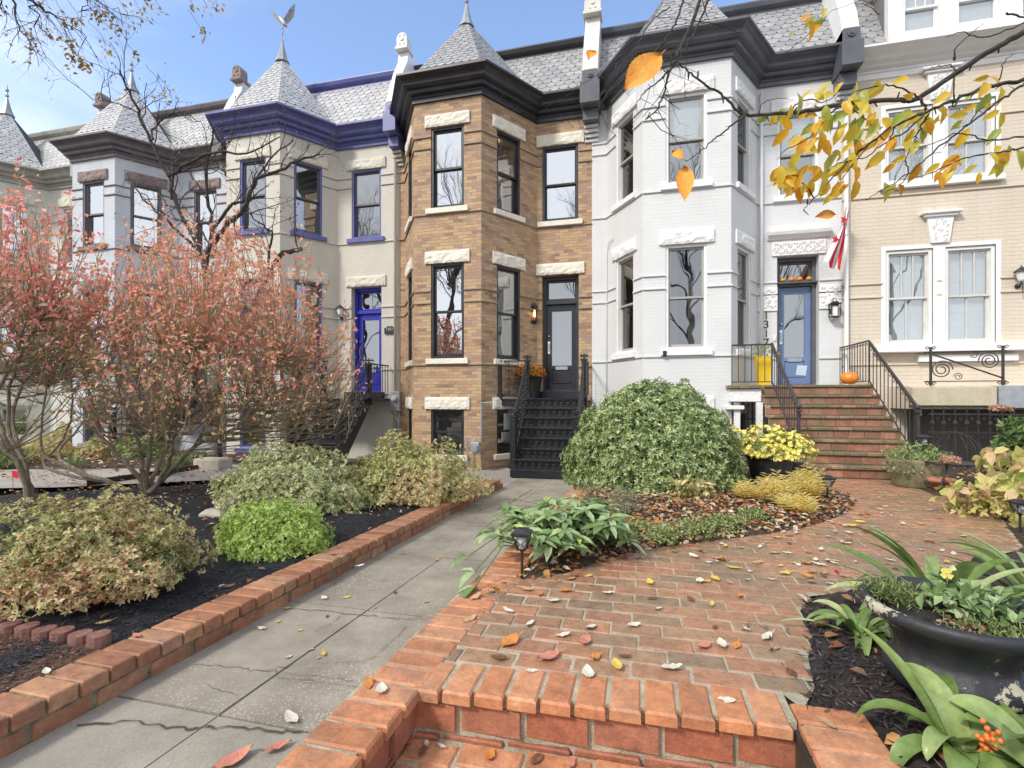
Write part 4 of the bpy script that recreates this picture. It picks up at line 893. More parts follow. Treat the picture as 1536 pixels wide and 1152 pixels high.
# ================================================================ GROUND
def sheet(name, pts, z, mat, label=None, kind='structure', z0=None):
    q = MB(); P = [(x, y, z) for x, y in pts]; q.face(P)
    if z0 is not None:
        n = len(pts)
        for i in range(n): a, b = pts[i], pts[(i+1) % n]; q.face([(a[0], a[1], z0), (b[0], b[1], z0), (b[0], b[1], z), (a[0], a[1], z)])
    o = q.build(name, mat); tag(o, label, None, None, kind); return o
SOIL = surf('garden_soil', (.035,.024,.017), (.085,.06,.042), .95, 9., 1., 60.)
M['ground'] = surf('yard_earth', (.06,.05,.035), (.13,.105,.075), .95, 3., 1., 30.)
sheet('ground', [(-300, -300), (300, -300), (300, 400), (-300, 400)], -.36, M['ground'])
def concrete(name, c1, c2, speck=1.):
    m, nt, b = newmat(name); L = nt.links; tc = nd(nt, 'ShaderNodeTexCoord')
    n = nd(nt, 'ShaderNodeTexNoise', Scale=2.2, Detail=7., Roughness=.65); L.new(tc.outputs['Object'], n.inputs[0]); r = ramp(nt, [(.35, c1), (.68, c2)]); L.new(n.outputs[0], r.inputs[0])
    v = nd(nt, 'ShaderNodeTexVoronoi', Scale=75.); L.new(tc.outputs['Object'], v.inputs[0]); r2 = ramp(nt, [(.12, (.62,.57,.46)), (.3, (.5,.47,.4)), (.36, (.0,.0,.0))])
    L.new(v.outputs['Distance'], r2.inputs[0])
    sp = nd(nt, 'ShaderNodeSeparateColor'); L.new(v.outputs['Color'], sp.inputs[0]); gt = nd(nt, 'ShaderNodeMath', operation='GREATER_THAN'); gt.inputs[1].default_value = .62; L.new(sp.outputs[0], gt.inputs[0])
    lt = nd(nt, 'ShaderNodeMath', operation='LESS_THAN'); lt.inputs[1].default_value = .34; L.new(v.outputs['Distance'], lt.inputs[0]); mu = nd(nt, 'ShaderNodeMath', operation='MULTIPLY'); L.new(gt.outputs[0], mu.inputs[0]); L.new(lt.outputs[0], mu.inputs[1])
    n2 = nd(nt, 'ShaderNodeTexNoise', Scale=1.4, Detail=2.); L.new(tc.outputs['Object'], n2.inputs[0]); mr = nd(nt, 'ShaderNodeMapRange'); mr.inputs[1].default_value = .35; mr.inputs[2].default_value = .6; mr.inputs[4].default_value = .75*speck; L.new(n2.outputs[0], mr.inputs[0])
    m2 = nd(nt, 'ShaderNodeMath', operation='MULTIPLY'); L.new(mu.outputs[0], m2.inputs[0]); L.new(mr.outputs[0], m2.inputs[1])
    mx = nd(nt, 'ShaderNodeMix', data_type='RGBA'); mx.inputs[7].default_value = (.72,.66,.52,1); L.new(m2.outputs[0], mx.inputs[0]); L.new(r.outputs[0], mx.inputs[6])
    n5 = nd(nt, 'ShaderNodeTexNoise', Scale=160., Detail=4., Roughness=.8); L.new(tc.outputs['Object'], n5.inputs[0])
    ov = nd(nt, 'ShaderNodeMix', data_type='RGBA', blend_type='OVERLAY'); ov.inputs[0].default_value = .7; L.new(mx.outputs[2], ov.inputs[6]); L.new(n5.outputs[0], ov.inputs[7])
    L.new(ov.outputs[2], b.inputs['Base Color']); b.inputs['Roughness'].default_value = .72
    bp = nd(nt, 'ShaderNodeBump', Strength=.5, Distance=.006); L.new(n5.outputs[0], bp.inputs['Height']); L.new(bp.outputs[0], b.inputs['Normal'])
    return m
M['conc'] = concrete('exposed_aggregate', (.23,.20,.155), (.38,.34,.27)); M['conc2'] = concrete('smooth_concrete', (.28,.255,.205), (.40,.365,.30), .2); M['conc3'] = concrete('yard_concrete', (.34,.31,.28), (.46,.42,.38), .3)
# concrete path: slabs with open joints
PZ = -.32; pl_ = lambda y: -2.69+.055*y; pr_ = lambda y: -1.255+.058*y
q = MB(); ys = [-.6, .75, 1.98, 3.22, 4.45, 5.65, 6.85, 8.05, 9.24]
for i in range(len(ys)-1):
    for k in range(2):
        y0, y1 = ys[i]+.006, ys[i+1]-.006; mid = lambda y: pl_(y)+.63
        f0, f1 = (pl_, lambda y: mid(y)-.004) if k == 0 else (lambda y: mid(y)+.004, pr_)
        z = PZ+rnd.uniform(-.003, .003)
        q.raw([(f0(y0), y0, z), (f1(y0), y0, z+rnd.uniform(-.002,.002)), (f1(y1), y1, z), (f0(y1), y1, z), (f0(y0), y0, z-.06), (f1(y0), y0, z-.06), (f1(y1), y1, z-.06), (f0(y1), y1, z-.06)],
              [(0,1,2,3), (0,4,5,1), (1,5,6,2), (2,6,7,3), (3,7,4,0)], 1 if i < 2 else 0)
path = q.build('path', [M['conc'], M['conc2']]); tag(path, kind='structure')
sheet('path_joint_soil', [(-2.7, -.6), (-1.2, -.6), (-.7, 9.24), (-2.15, 9.24)], PZ-.02, SOIL)
q = MB(); q.box(-5.9, -.9, 8.15, 11.6, -.35, PZ-.012); q.build('forecourt', M['conc3']); bpy.data.objects['forecourt']['kind'] = 'structure'
# cracks: thin soil-filled fissures
CR = surf('crack_dirt', (.05,.045,.035), (.10,.09,.07), .95, 20.)
def crack(pts, w):
    P = []
    for i in range(len(pts)-1):
        for t in (0, .12, .25, .38, .5, .62, .75, .88): a = G(*pts[i], PZ).lerp(G(*pts[i+1], PZ), t); P.append(a+Vector((rnd.gauss(0, .006), rnd.gauss(0, .008), .0048)))
    P.append(G(*pts[-1], PZ)+Vector((0, 0, .0048))); q = MB(); n = len(P)
    W_ = [w*.6*rnd.uniform(.25, 1.4) for _ in P]
    for i in range(n-1):
        d = (P[i+1]-P[i]).normalized(); s = Vector((-d.y, d.x, 0)); q.face([P[i]-s*W_[i], P[i+1]-s*W_[i+1], P[i+1]+s*W_[i+1], P[i]+s*W_[i]])
    o = q.build('crack', CR, path)
for pts, w in (([(118, 1088), (205, 1082), (255, 1094), (330, 1090), (420, 1099), (455, 1098)], .009), ([(290, 996), (355, 1002), (395, 1008), (440, 998)], .0035), ([(310, 1030), (357, 1046)], .003), ([(395, 1006), (440, 1012), (530, 1022)], .003),
               ([(425, 914), (480, 916), (560, 925), (640, 930)], .005), ([(530, 905), (500, 935), (470, 950)], .002), ([(480, 995), (545, 994), (580, 970), (610, 940)], .0025), ([(415, 1016), (480, 1025), (540, 1030)], .0025),
               ([(690, 752), (740, 753), (770, 748), (800, 755), (830, 762)], .012), ([(800, 735), (835, 737)], .012), ([(745, 765), (775, 748), (798, 735)], .01)): crack(pts, w)
# ---------------------------------------------------------------- brick kerb wall of the left bed
M['kerb'] = brickisl('kerb_brick', [(0, (.28,.12,.065)), (.4, (.40,.18,.095)), (.7, (.36,.20,.12)), (.9, (.48,.235,.12)), (1, (.32,.21,.14))], .6, .15, ((.12,.10,.06), 5., .56, .6))
M['pat'] = brickisl('patio_brick', [(0, (.34,.175,.105)), (.28, (.43,.21,.12)), (.42, (.32,.20,.125)), (.55, (.24,.17,.11)), (.66, (.40,.20,.12)), (.84, (.27,.19,.12)), (1, (.46,.25,.145))], .30, .18, ((.21,.145,.09), 1.5, .46, .55))
M['nose'] = brickisl('coping_brick', [(0, (.44,.18,.085)), (.35, (.56,.235,.11)), (.7, (.50,.25,.14)), (1, (.60,.275,.14))], .5, .14, ((.30,.17,.11), 5., .52, .7), bump=.6)
M['riserb'] = brickisl('shaded_riser_brick', [(0, (.32,.11,.06)), (.5, (.42,.155,.085)), (1, (.36,.15,.09))], .55, .12, ((.26,.12,.09), 6., .55, .6), bump=.6)  # darker than the coping: shade of upright faces partly put into the colour
M['mort2'] = surf('pale_mortar', (.36,.32,.22), (.60,.54,.41), .9, 10., .8, 90.)
kerb = thing('brick_kerb', (-2.5, 4.5, -.36), 'low red brick kerb wall between the black mulch bed and the concrete path', 'kerb wall')
q = MB(); c = MB(); mo = MB(); y = .35; KT = PZ+.165
def kx(yy): return pl_(yy)
while y < 8.0:
    x = kx(y+.06)+.012; j = rnd.uniform(-.004, .004); q.box(x-.25+j, x+j, y, y+.12, KT-.078, KT+rnd.uniform(-.003, .003), 0, .006); y += .133
y = .3; k = 0
while y < 8.0:
    x = kx(y+.12); c.box(x-.1, x, y, y+.252, PZ-.03, PZ+.075, 0, .005); y += .265
ca, cb = kx(.35), kx(8.0)
mo.raw([(ca-.235, .36, -.4), (ca-.006, .36, -.4), (cb-.006, 8.02, -.4), (cb-.235, 8.02, -.4), (ca-.235, .36, KT-.01), (ca-.006, .36, KT-.01), (cb-.006, 8.02, KT-.01), (cb-.235, 8.02, KT-.01)], [(4,5,6,7), (0,1,5,4), (1,2,6,5), (2,3,7,6), (3,0,4,7)])
q.build('header_course', M['kerb'], kerb); c.build('stretcher_course', M['kerb'], kerb); mo.build('mortar', surf('mossy_mortar', (.12,.11,.06), (.34,.30,.2), .9, 14., .8, 60.), kerb)
# ---------------------------------------------------------------- mulch bed (left)
BLK = surf('black_mulch', (.008,.008,.011), (.03,.03,.036), .8, 30., 1., 80.)
def mound(name, poly, z, h, mat, n=60, rough=.02, freq=3.):
    xs = [p[0] for p in poly]; ys = [p[1] for p in poly]; x0, x1, y0, y1 = min(xs), max(xs), min(ys), max(ys)
    me_v, idx, f = [], {}, []
    def inside(x, y):
        r = False; j = len(poly)-1
        for i in range(len(poly)):
            if (poly[i][1] > y) != (poly[j][1] > y) and x < (poly[j][0]-poly[i][0])*(y-poly[i][1])/(poly[j][1]-poly[i][1])+poly[i][0]: r = not r
            j = i
        return r
    st = max(x1-x0, y1-y0)/n; nx = int((x1-x0)/st)+1; ny = int((y1-y0)/st)+1
    def edged(x, y):
        d = 9e9
        for i in range(len(poly)):
            a = Vector(poly[i]); b = Vector(poly[(i+1) % len(poly)]); p = Vector((x, y)); ab = b-a; t = max(0, min(1, (p-a).dot(ab)/ab.dot(ab))); d = min(d, (p-a-ab*t).length)
        return d
    q = MB()
    H = {}
    for i in range(nx+2):
        for j in range(ny+2):
            x, y = x0+(i-.5)*st, y0+(j-.5)*st; ins = inside(x, y); e = edged(x, y)
            H[i, j] = (x, y, z+(h*min(1, e/.25) if ins else -.03-.02*min(1, e/.1))+rough*noise.noise(Vector((x*freq, y*freq, 0)))*2+rough*.6*noise.noise(Vector((x*11, y*11, 4.)))) if (ins or e < st*1.5) else None
    vs = []; fs = []; id_ = {}
    for k, v in H.items():
        if v: id_[k] = len(vs); vs.append(v)
    for i in range(nx+1):
        for j in range(ny+1):
            kk = [(i, j), (i+1, j), (i+1, j+1), (i, j+1)]
            if all(k in id_ for k in kk): fs.append([id_[k] for k in kk])
    q.raw(vs, fs); o = q.build(name, mat, None, True); tag(o, kind='structure')
    def zat(x, y):
        i = (x-x0)/st+.5; j = (y-y0)/st+.5; v = H.get((int(round(i)), int(round(j)))); return v[2] if v else z
    return o, inside, zat
bedL = [(kx(.3)-.24, .3), (kx(8.0)-.24, 8.0), (-3.5, 8.4), (-5.0, 8.35), (-6.6, 6.9), (-8.4, 5.6), (-11., 3.2), (-9., .3)]
bed, inL, zL = mound('mulch_bed', bedL, -.21, .035, BLK, 110, .02)
def chips(name, inside, zf, bb, n, mat, ln=(.02, .07), w=(.004, .011), kind='stuff', near=None):
    X = rng.uniform(bb[0], bb[1], n*4); Y = rng.uniform(bb[2], bb[3], n*4)
    if near: pr = np.exp(-np.hypot(X, Y)/near); keep = rng.random(n*4) < pr/pr.max()*1.2; X, Y = X[keep], Y[keep]
    ok = [i for i in range(len(X)) if inside(X[i], Y[i])][:n]; X, Y = X[ok], Y[ok]; m_ = len(X)
    Z = np.array([zf(a, b) for a, b in zip(X, Y)])+rng.uniform(.001, .014, m_); an = rng.uniform(0, 2*PI, m_)
    D = np.stack([np.cos(an), np.sin(an), rng.normal(0, .25, m_)], 1); N = np.stack([rng.normal(0, .35, m_), rng.normal(0, .35, m_), np.ones(m_)], 1)
    l = rng.uniform(*ln, m_); o = leafmesh(name, np.stack([X, Y, Z], 1), D, N, l, rng.uniform(*w, m_), mat, fold=-.3); tag(o, kind=kind); return o
CHIPM = leafmat('mulch_chip', [(0, (.006,.006,.009)), (.6, (.022,.022,.03)), (1, (.06,.06,.07))], .6, 0)
tag(chips('mulch_chips', inL, zL, (-6.5, -2.4, .5, 8.2), 26000, CHIPM, near=3.), 'loose black dyed mulch chips over the left bed')
LIT = [(0, (.22,.08,.04)), (.18, (.30,.12,.045)), (.35, (.42,.22,.09)), (.5, (.50,.20,.05)), (.62, (.55,.42,.24)), (.78, (.62,.52,.38)), (.9, (.20,.10,.06)), (1, (.70,.62,.50))]
LITM = leafmat('dry_leaf_litter', LIT, .6, .15)
def litter(name, inside, zf, bb, n, size=(.04, .09), near=None, lift=.03):
    X = rng.uniform(bb[0], bb[1], n*5); Y = rng.uniform(bb[2], bb[3], n*5)
    ok = [i for i in range(len(X)) if inside(X[i], Y[i])][:n]; X, Y = X[ok], Y[ok]; m_ = len(X)
    Z = np.array([zf(a, b) for a, b in zip(X, Y)])+rng.uniform(.004, lift, m_); an = rng.uniform(0, 2*PI, m_)
    D = np.stack([np.cos(an), np.sin(an), rng.normal(0, .25, m_)], 1); N = np.stack([rng.normal(0, .4, m_), rng.normal(0, .4, m_), np.ones(m_)], 1)
    l = rng.uniform(*size, m_); return leafmesh(name, np.stack([X, Y, Z], 1), D, N, l, l*rng.uniform(.4, .7, m_), LITM, fold=.25, shape='oval', curl=.12)
o = litter('leaf_litter', lambda x, y: inL(x, y) and (y > 5.3+.15*x+.6*math.sin(x*2) or rnd.random() < .1), zL, (-10, -2.4, 1., 8.2), 1500, (.03, .07)); tag(o, 'scattered pale dry leaves over the black mulch', kind='stuff')
# scalloped edging blocks at the near end of the left bed
ed = thing('scalloped_edging', (-4.0, 2.0, -.25), 'scalloped red concrete edging blocks across the near corner of the left bed', 'garden edging')
M['edge'] = surf('rose_concrete', (.20,.085,.06), (.32,.16,.13), .85, 12., .8, 50.)
e0, e1 = G(148, 975, -.2), G(-60, 945, -.2); d = (e1-e0); nE = 13
for k in range(nE):
    c_ = e0+d*(k/nE*1.6); q = MB(); q.tube([(c_.x, c_.y, -.3), (c_.x, c_.y, -.115+rnd.uniform(-.008, .008))], [.058, .055], 12); q.build('edging_block', M['edge'], ed)
nearbed = [(kx(.0)-.24, .3), (e0.x+.16, e0.y+.02), (e0.x+d.x*1.6, e0.y+d.y*1.6), (-6, .3)]
sheet('near_soil', nearbed, -.168, surf('brown_soil', (.06,.03,.02), (.14,.08,.05), .95, 12., 1., 60.))
_i = lambda x, y: y < e0.y+(x-e0.x)*d.y/d.x-.06 and x < kx(y)-.26
tag(chips('soil_crumbs', _i, lambda x, y: -.166, (-4.5, -2.6, .9, 2.4), 5000, leafmat('soil_crumb', [(0, (.05,.025,.018)), (.7, (.13,.07,.045)), (1, (.26,.16,.1))], .8, 0), (.01, .04), (.005, .015)), 'crumbly reddish brown soil in the near left corner')
# neighbour yards on the left
sheet('neighbour_walk', [(-12.5, 4.6), (-8.9, 5.9), (-6.9, 7.2), (-5.2, 8.6), (-7.2, 9.6), (-9.4, 8.0), (-14.5, 6.3)], -.21, M['conc3'])
bedN = [(-9.4, 8.0), (-7.4, 9.4), (-7.9, 10.4), (-10.7, 10.2), (-16, 10.2), (-24, 9), (-24, 5), (-14.5, 6.3)]
bN, inN, zN = mound('neighbour_bed', bedN, -.2, .06, SOIL, 60, .03)
tag(litter('leaf_litter', lambda x, y: inN(x, y) or (y > 4.8 and not inL(x, y) and rnd.random() < .35), lambda x, y: max(zN(x, y), -.2), (-17, -5.6, 4.6, 10.), 2600, (.05, .1)), 'dry leaves lying over the neighbouring yards beyond the left bed', kind='stuff')
q = MB(); y0_ = G(130, 728, -.2); y1_ = G(332, 698, -.2)
q.raw([(y0_.x, y0_.y, -.3), (y0_.x, y0_.y, -.12), (y1_.x, y1_.y, -.12), (y1_.x, y1_.y, -.3), (y0_.x+.03, y0_.y+.09, -.3), (y0_.x+.03, y0_.y+.09, -.12), (y1_.x+.03, y1_.y+.09, -.12), (y1_.x+.03, y1_.y+.09, -.3)], [(0,3,2,1), (1,2,6,5), (4,5,6,7), (0,1,5,4), (3,7,6,2)])
o = q.build('timber_edging', surf('dark_timber', (.03,.02,.016), (.07,.045,.035), .8, 8.)); recenter(o); tag(o, 'dark timber edging along the walk beyond the big pink bush', 'garden edging')
# ---------------------------------------------------------------- raised yard on the right
XL = lambda y: -1.232+.058*y
yard = [(XL(2.1)+.02, 2.15), (.60, 2.18), (.82, 2.18), (.82, 1.2), (3.2, 1.2), (9.6, 2.), (9.6, 11.6), (XL(11.5), 11.6)]
yard = [(XL(2.1)+.24, 2.0), (.56, 2.12), (.58, .6), (9.6, .6), (9.6, 11.55), (XL(9)+.0, 11.55), (XL(9)+.0, 9.2)]
sheet('raised_yard', yard, -.03, SOIL, z0=-.5)
# patio outline (brick paving) on the raised yard
bedpx = [(728, 893), (765, 868), (800, 868), (860, 857), (930, 833), (1000, 820), (1100, 808), (1180, 797), (1240, 782), (1272, 768), (1283, 757), (1275, 744), (1248, 736), (1215, 730), (1187, 723)]
bedw = [G(*p) for p in bedpx]
urnpx = [(1205, 1062), (1222, 1030), (1212, 985), (1220, 950), (1200, 915), (1215, 893), (1290, 885), (1345, 880)]
urnw = [G(*p) for p in urnpx]
rightw = [G(*p) for p in ((1420, 850), (1536, 822), (1500, 775), (1440, 752), (1400, 742), (1360, 724))]
front_y = lambda x: 1.99+.085*(x-.2)
patio = [(XL(9.0)+.26, 8.42)]+[]
pin = [(XL(2.0)+.25, 2.0+.16)]+[(p.x, p.y) for p in bedw]+[(2.2, 8.44), (3.9, 8.44)]+[(p.x, p.y) for p in rightw[::-1]]+[(p.x, p.y) for p in urnw[::-1]]+[(.565, 2.25)]
def inpoly(poly):
    def f(x, y):
        r = False; j = len(poly)-1
        for i in range(len(poly)):
            if (poly[i][1] > y) != (poly[j][1] > y) and x < (poly[j][0]-poly[i][0])*(y-poly[i][1])/(poly[j][1]-poly[i][1])+poly[i][0]: r = not r
            j = i
        return r
    return f
inP = inpoly(pin)
q = MB(); m2 = MB(); row = 0; y = 2.235
while y < 8.5:
    off = (row % 2)*.1285+rnd.uniform(-.02, .02)
    x = -1.3-off
    while x < 6.5:
        yy = y+.085*(x-.2)*max(0, 1-(y-2)/3.)
        hit = [x+.248*k/10 for k in range(11) if inP(x+.248*k/10, yy+.06)]
        if hit and hit[-1]-hit[0] > .045: q.box(hit[0]+rnd.uniform(-.002,.002), hit[-1], yy, yy+.123, -.05, rnd.uniform(-.0035, .0025), 0, .005)
        x += .257
    y += .1325; row += 1
pt = tag(q.build('patio_paving', M['pat']), kind='structure')
q = MB(); q.face([(p[0], p[1], -.0055) for p in pin]); tag(q.build('patio_mortar', M['mort2']), kind='structure')
# border course round the planting bed
q = MB()
P = guide([(p.x, p.y, 0) for p in bedw], 8); acc = 0
for a, b in zip(P, P[1:]):
    dv = (b-a); acc += dv.length
    if acc > .13:
        acc = 0; t = dv.normalized(); n_ = Vector((t.y, -t.x, 0)); 
        fn = lambda u, v, z, a=a, t=t, n_=n_: (a.x+t.x*u+n_.x*v, a.y+t.y*u+n_.y*v, z)
        q.box(-.12, 0, -.01, .10, -.05, .003, 0, .006, M=fn)
q.build('bed_border', M['pat'], pt)
# near steps: nosing course, riser, lower tread, cheek walls
sp = thing('brick_steps', (-.2, 1.9, -.5), 'bright red brick steps with pale mortar at the bottom edge of the photo', 'steps')
q = MB(); r_ = MB(); mo = MB(); x = -.91; k = 0
while x < .5:
    y = front_y(x); q.box(x, x+.118, y, y+.232, -.052, .004+rnd.uniform(-.002, .002), 0, .009); x += .1335
x = -.98
while x < .53:
    a, b = max(x, -.9), min(x+.25, .56); y = front_y(x+.1)+.028
    if b-a > .05: r_.box(a, b, y, y+.1, -.175, -.062, 0, .006)
    r_2 = 1; x += .268
x = -1.05
while x < .53:
    a, b = max(x, -.9), min(x+.25, .56); y = front_y(x+.1)+.022
    if b-a > .05: r_.box(a, b, y, y+.1, -.24, -.192, 0, .006)
    x += .268
mo.raw([(-.92, front_y(-.92)+.036, -.6), (.57, front_y(.57)+.036, -.6), (.57, front_y(.57)+.30, -.6), (-.92, front_y(-.92)+.30, -.6), (-.92, front_y(-.92)+.036, -.004), (.57, front_y(.57)+.036, -.004), (.57, front_y(.57)+.30, -.004), (-.92, front_y(-.92)+.30, -.004)], [(4,5,6,7), (0,1,5,4), (1,2,6,5), (2,3,7,6), (3,0,4,7)])
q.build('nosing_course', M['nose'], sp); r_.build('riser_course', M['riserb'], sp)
q = MB(); row = 0; y = 1.88
while y > .6:
    x = -.95-(row % 2)*.13
    while x < .6:
        a, b = max(x, -.91), min(x+.25, .565); yy = y+.085*(x-.2)
        if b-a > .04: q.box(a, b, yy, yy+.122, -.26, -.203+rnd.uniform(-.003, .003), 0, .007)
        x += .264
    y -= .134; row += 1
mo.box(-.92, .57, .5, 1.97, -.6, -.212); q.build('lower_tread', M['nose'], sp)
q = MB(); s_ = MB(); y = .45
while y < 8.9:
    x = XL(y+.06)
    if y < 8.6: q.box(x, x+.248, y, y+.118, -.055, .004+rnd.uniform(-.002, .002), 0, .008)
    y += .1335
y = .4
while y < 1.95:
    for zz in (0, 1, 2): s_.box(XL(y)+.12, XL(y)+.236, y+(zz % 2)*.13, y+.25+(zz % 2)*.13, -.175-.125*zz, -.064-.125*zz, 0, .006)
    y += .266
for yy in np.arange(.4, 9.0, .5):
    mo.box(XL(yy)+.012, XL(yy)+.225, yy, yy+.5, -.6, -.006)
q.build('coping_course', M['nose'], sp)
y = .5
while y < 9:
    s_.box(XL(y+.12)+.004, XL(y+.12)+.06, y, y+.25, -.18, -.065, 0, .005); s_.box(XL(y+.12)+.004, XL(y+.12)+.06, y+.13, y+.38, -.31, -.2, 0, .005); y += .266
q = MB(); y = .45
while y < 2.17:
    q.box(.575, .83, y, y+.118, -.055, .006+rnd.uniform(-.003, .002), 0, .009)
    y += .1335
mo.box(.59, .82, .4, 2.16, -.6, -.006)
y = .3
while y < 2.0:
    for zz in (0, 1, 2): s_.box(.583, .66, y+(zz % 2)*.13, y+.25+(zz % 2)*.13, -.175-.125*zz, -.064-.125*zz, 0, .006)
    y += .266
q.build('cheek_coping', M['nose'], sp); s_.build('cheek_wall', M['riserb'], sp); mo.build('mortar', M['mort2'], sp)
# planting bed in the middle (leaf litter over soil)
bedR = [(p.x, p.y) for p in bedw]+[(1.95, 8.9), (1.6, 10.2), (.1, 10.2), (-.75, 11.4), (XL(9)+.26, 11.4), (XL(9)+.26, 8.8), (XL(5)+.26, 5), (XL(3.0)+.26, 3.0)]
bR, inR, zR = mound('planting_bed', bedR, .0, .05, surf('litter_soil', (.04,.026,.02), (.12,.075,.05), .9, 14., 1., 50.), 110, .02)
tag(litter('leaf_litter', lambda x, y: inR(x, y) and (y < 6.6 or rnd.random() < .25), zR, (-1.2, 3.2, 2.5, 9.), 5200, (.035, .085)), 'thick litter of brown, orange and cream leaves in the middle bed', kind='stuff')
tag(chips('twig_litter', inR, zR, (-1.2, 3.2, 2.5, 8.), 3000, leafmat('bark_bits', [(0, (.03,.02,.015)), (1, (.12,.08,.06))], .8, 0), (.02, .08), (.003, .008)), 'dark twig and bark bits among the middle bed leaves')
urnbed = [(p.x, p.y) for p in urnw]+[(2.6, 3.6), (4.2, 3.6), (4.2, .8), (.85, .8), (.85, 2.14)]
bU, inU, zU = mound('urn_bed', urnbed, .0, .02, surf('dark_mulch', (.018,.013,.014), (.06,.045,.042), .85, 20., 1., 80.), 90, .014)
DK = leafmat('dark_bark', [(0, (.012,.009,.010)), (.7, (.05,.038,.035)), (1, (.13,.10,.085))], .6, 0)
tag(chips('bark_mulch', lambda x, y: inU(x, y) or (inP(x, y) and .5 < x < 1.1 and y < 2.9 and rnd.random() < .035), lambda x, y: max(zU(x, y), .004), (.5, 2.4, 1.3, 3.3), 9000, DK, (.02, .07), (.005, .014)), 'dark bark mulch around the black urn')
tag(litter('leaf_litter', inU, zU, (.8, 3.2, 1.2, 3.4), 170, (.05, .1)), 'brown and orange fallen leaves around the urn', kind='stuff')
rbed = [(p.x, p.y) for p in rightw]+[(4.1, 8.3), (4.3, 10.5), (9.5, 10.5), (9.5, 3.7), (4.2, 3.7)]
bQ, inQ, zQ = mound('side_bed', rbed, .0, .05, SOIL, 70, .02)
tag(litter('leaf_litter', inQ, zQ, (2.8, 8, 3.6, 10.), 1400, (.04, .1)), 'fallen leaves under the hydrangea at the right', kind='stuff')
# ---------------------------------------------------------------- single fallen leaves on paving
def leafproto(seed, L=.07, W=.0195, curl=.25):
    r = random.Random(seed); n = 8; V = []; F = []
    for i in range(n+1):
        t = i/n; w = W*math.sin(PI*min(1, t*.96+.03))**.8*(1-.25*t)*(1+.1*r.uniform(-1, 1)); z = curl*L*(t-.5)**2+.004*r.random()
        V += [(L*(t-.5), -w, z+curl*W*.9), (L*(t-.5), 0, z), (L*(t-.5), w, z+curl*W*.7*r.uniform(.4, 1.4))]
    for i in range(n):
        a = i*3; F += [(a, a+1, a+4, a+3), (a+1, a+2, a+5, a+4)]
    V += [(-L*.5, -.0012, .002), (-L*.5, .0012, .002), (-L*.78, .0012+.005, .012), (-L*.78, .005-.0012, .012)]; b = 3*(n+1); F.append((b, b+1, b+2, b+3))
    me = bpy.data.meshes.new('fallen_leaf'); me.from_pydata(V, [], F); me.polygons.foreach_set('use_smooth', [True]*len(F)); return me
def vein(name, c1, c2): return surf(name, c1, c2, .55, 30., .5, 120., contrast=(.3, .7))
FL = {'cream': vein('cream_leaf', (.62,.56,.43), (.76,.72,.6)), 'yellow': vein('yellow_leaf', (.62,.42,.06), (.75,.58,.15)), 'orange': vein('orange_leaf', (.55,.17,.03), (.68,.30,.08)), 'pink': vein('salmon_leaf', (.52,.17,.12), (.66,.30,.2)), 'brown': vein('brown_leaf', (.10,.04,.02), (.28,.12,.05)), 'tan': vein('tan_leaf', (.45,.28,.13), (.6,.42,.24))}
protos = {}
def fallen(p, colr, size, where, ang=None, z=0.):
    key = (rnd.randrange(5), colr)
    if key not in protos:
        me = leafproto(key[0]+3, curl=rnd.uniform(.02, .32)); me.materials.append(FL[colr]); protos[key] = me
    o = bpy.data.objects.new('fallen_leaf', protos[key]); COL.objects.link(o); o.location = (p.x, p.y, p.z+.006+z); s = size/.07; o.scale = (s, s*rnd.uniform(.8, 1.2), s)
    o.rotation_euler = (rnd.gauss(0, .07), rnd.gauss(0, .07), rnd.uniform(0, 6.28) if ang is None else ang)
    tag(o, '%s fallen leaf lying on the %s' % (colr, where), 'leaf', 'fallen leaves on the '+where); return o
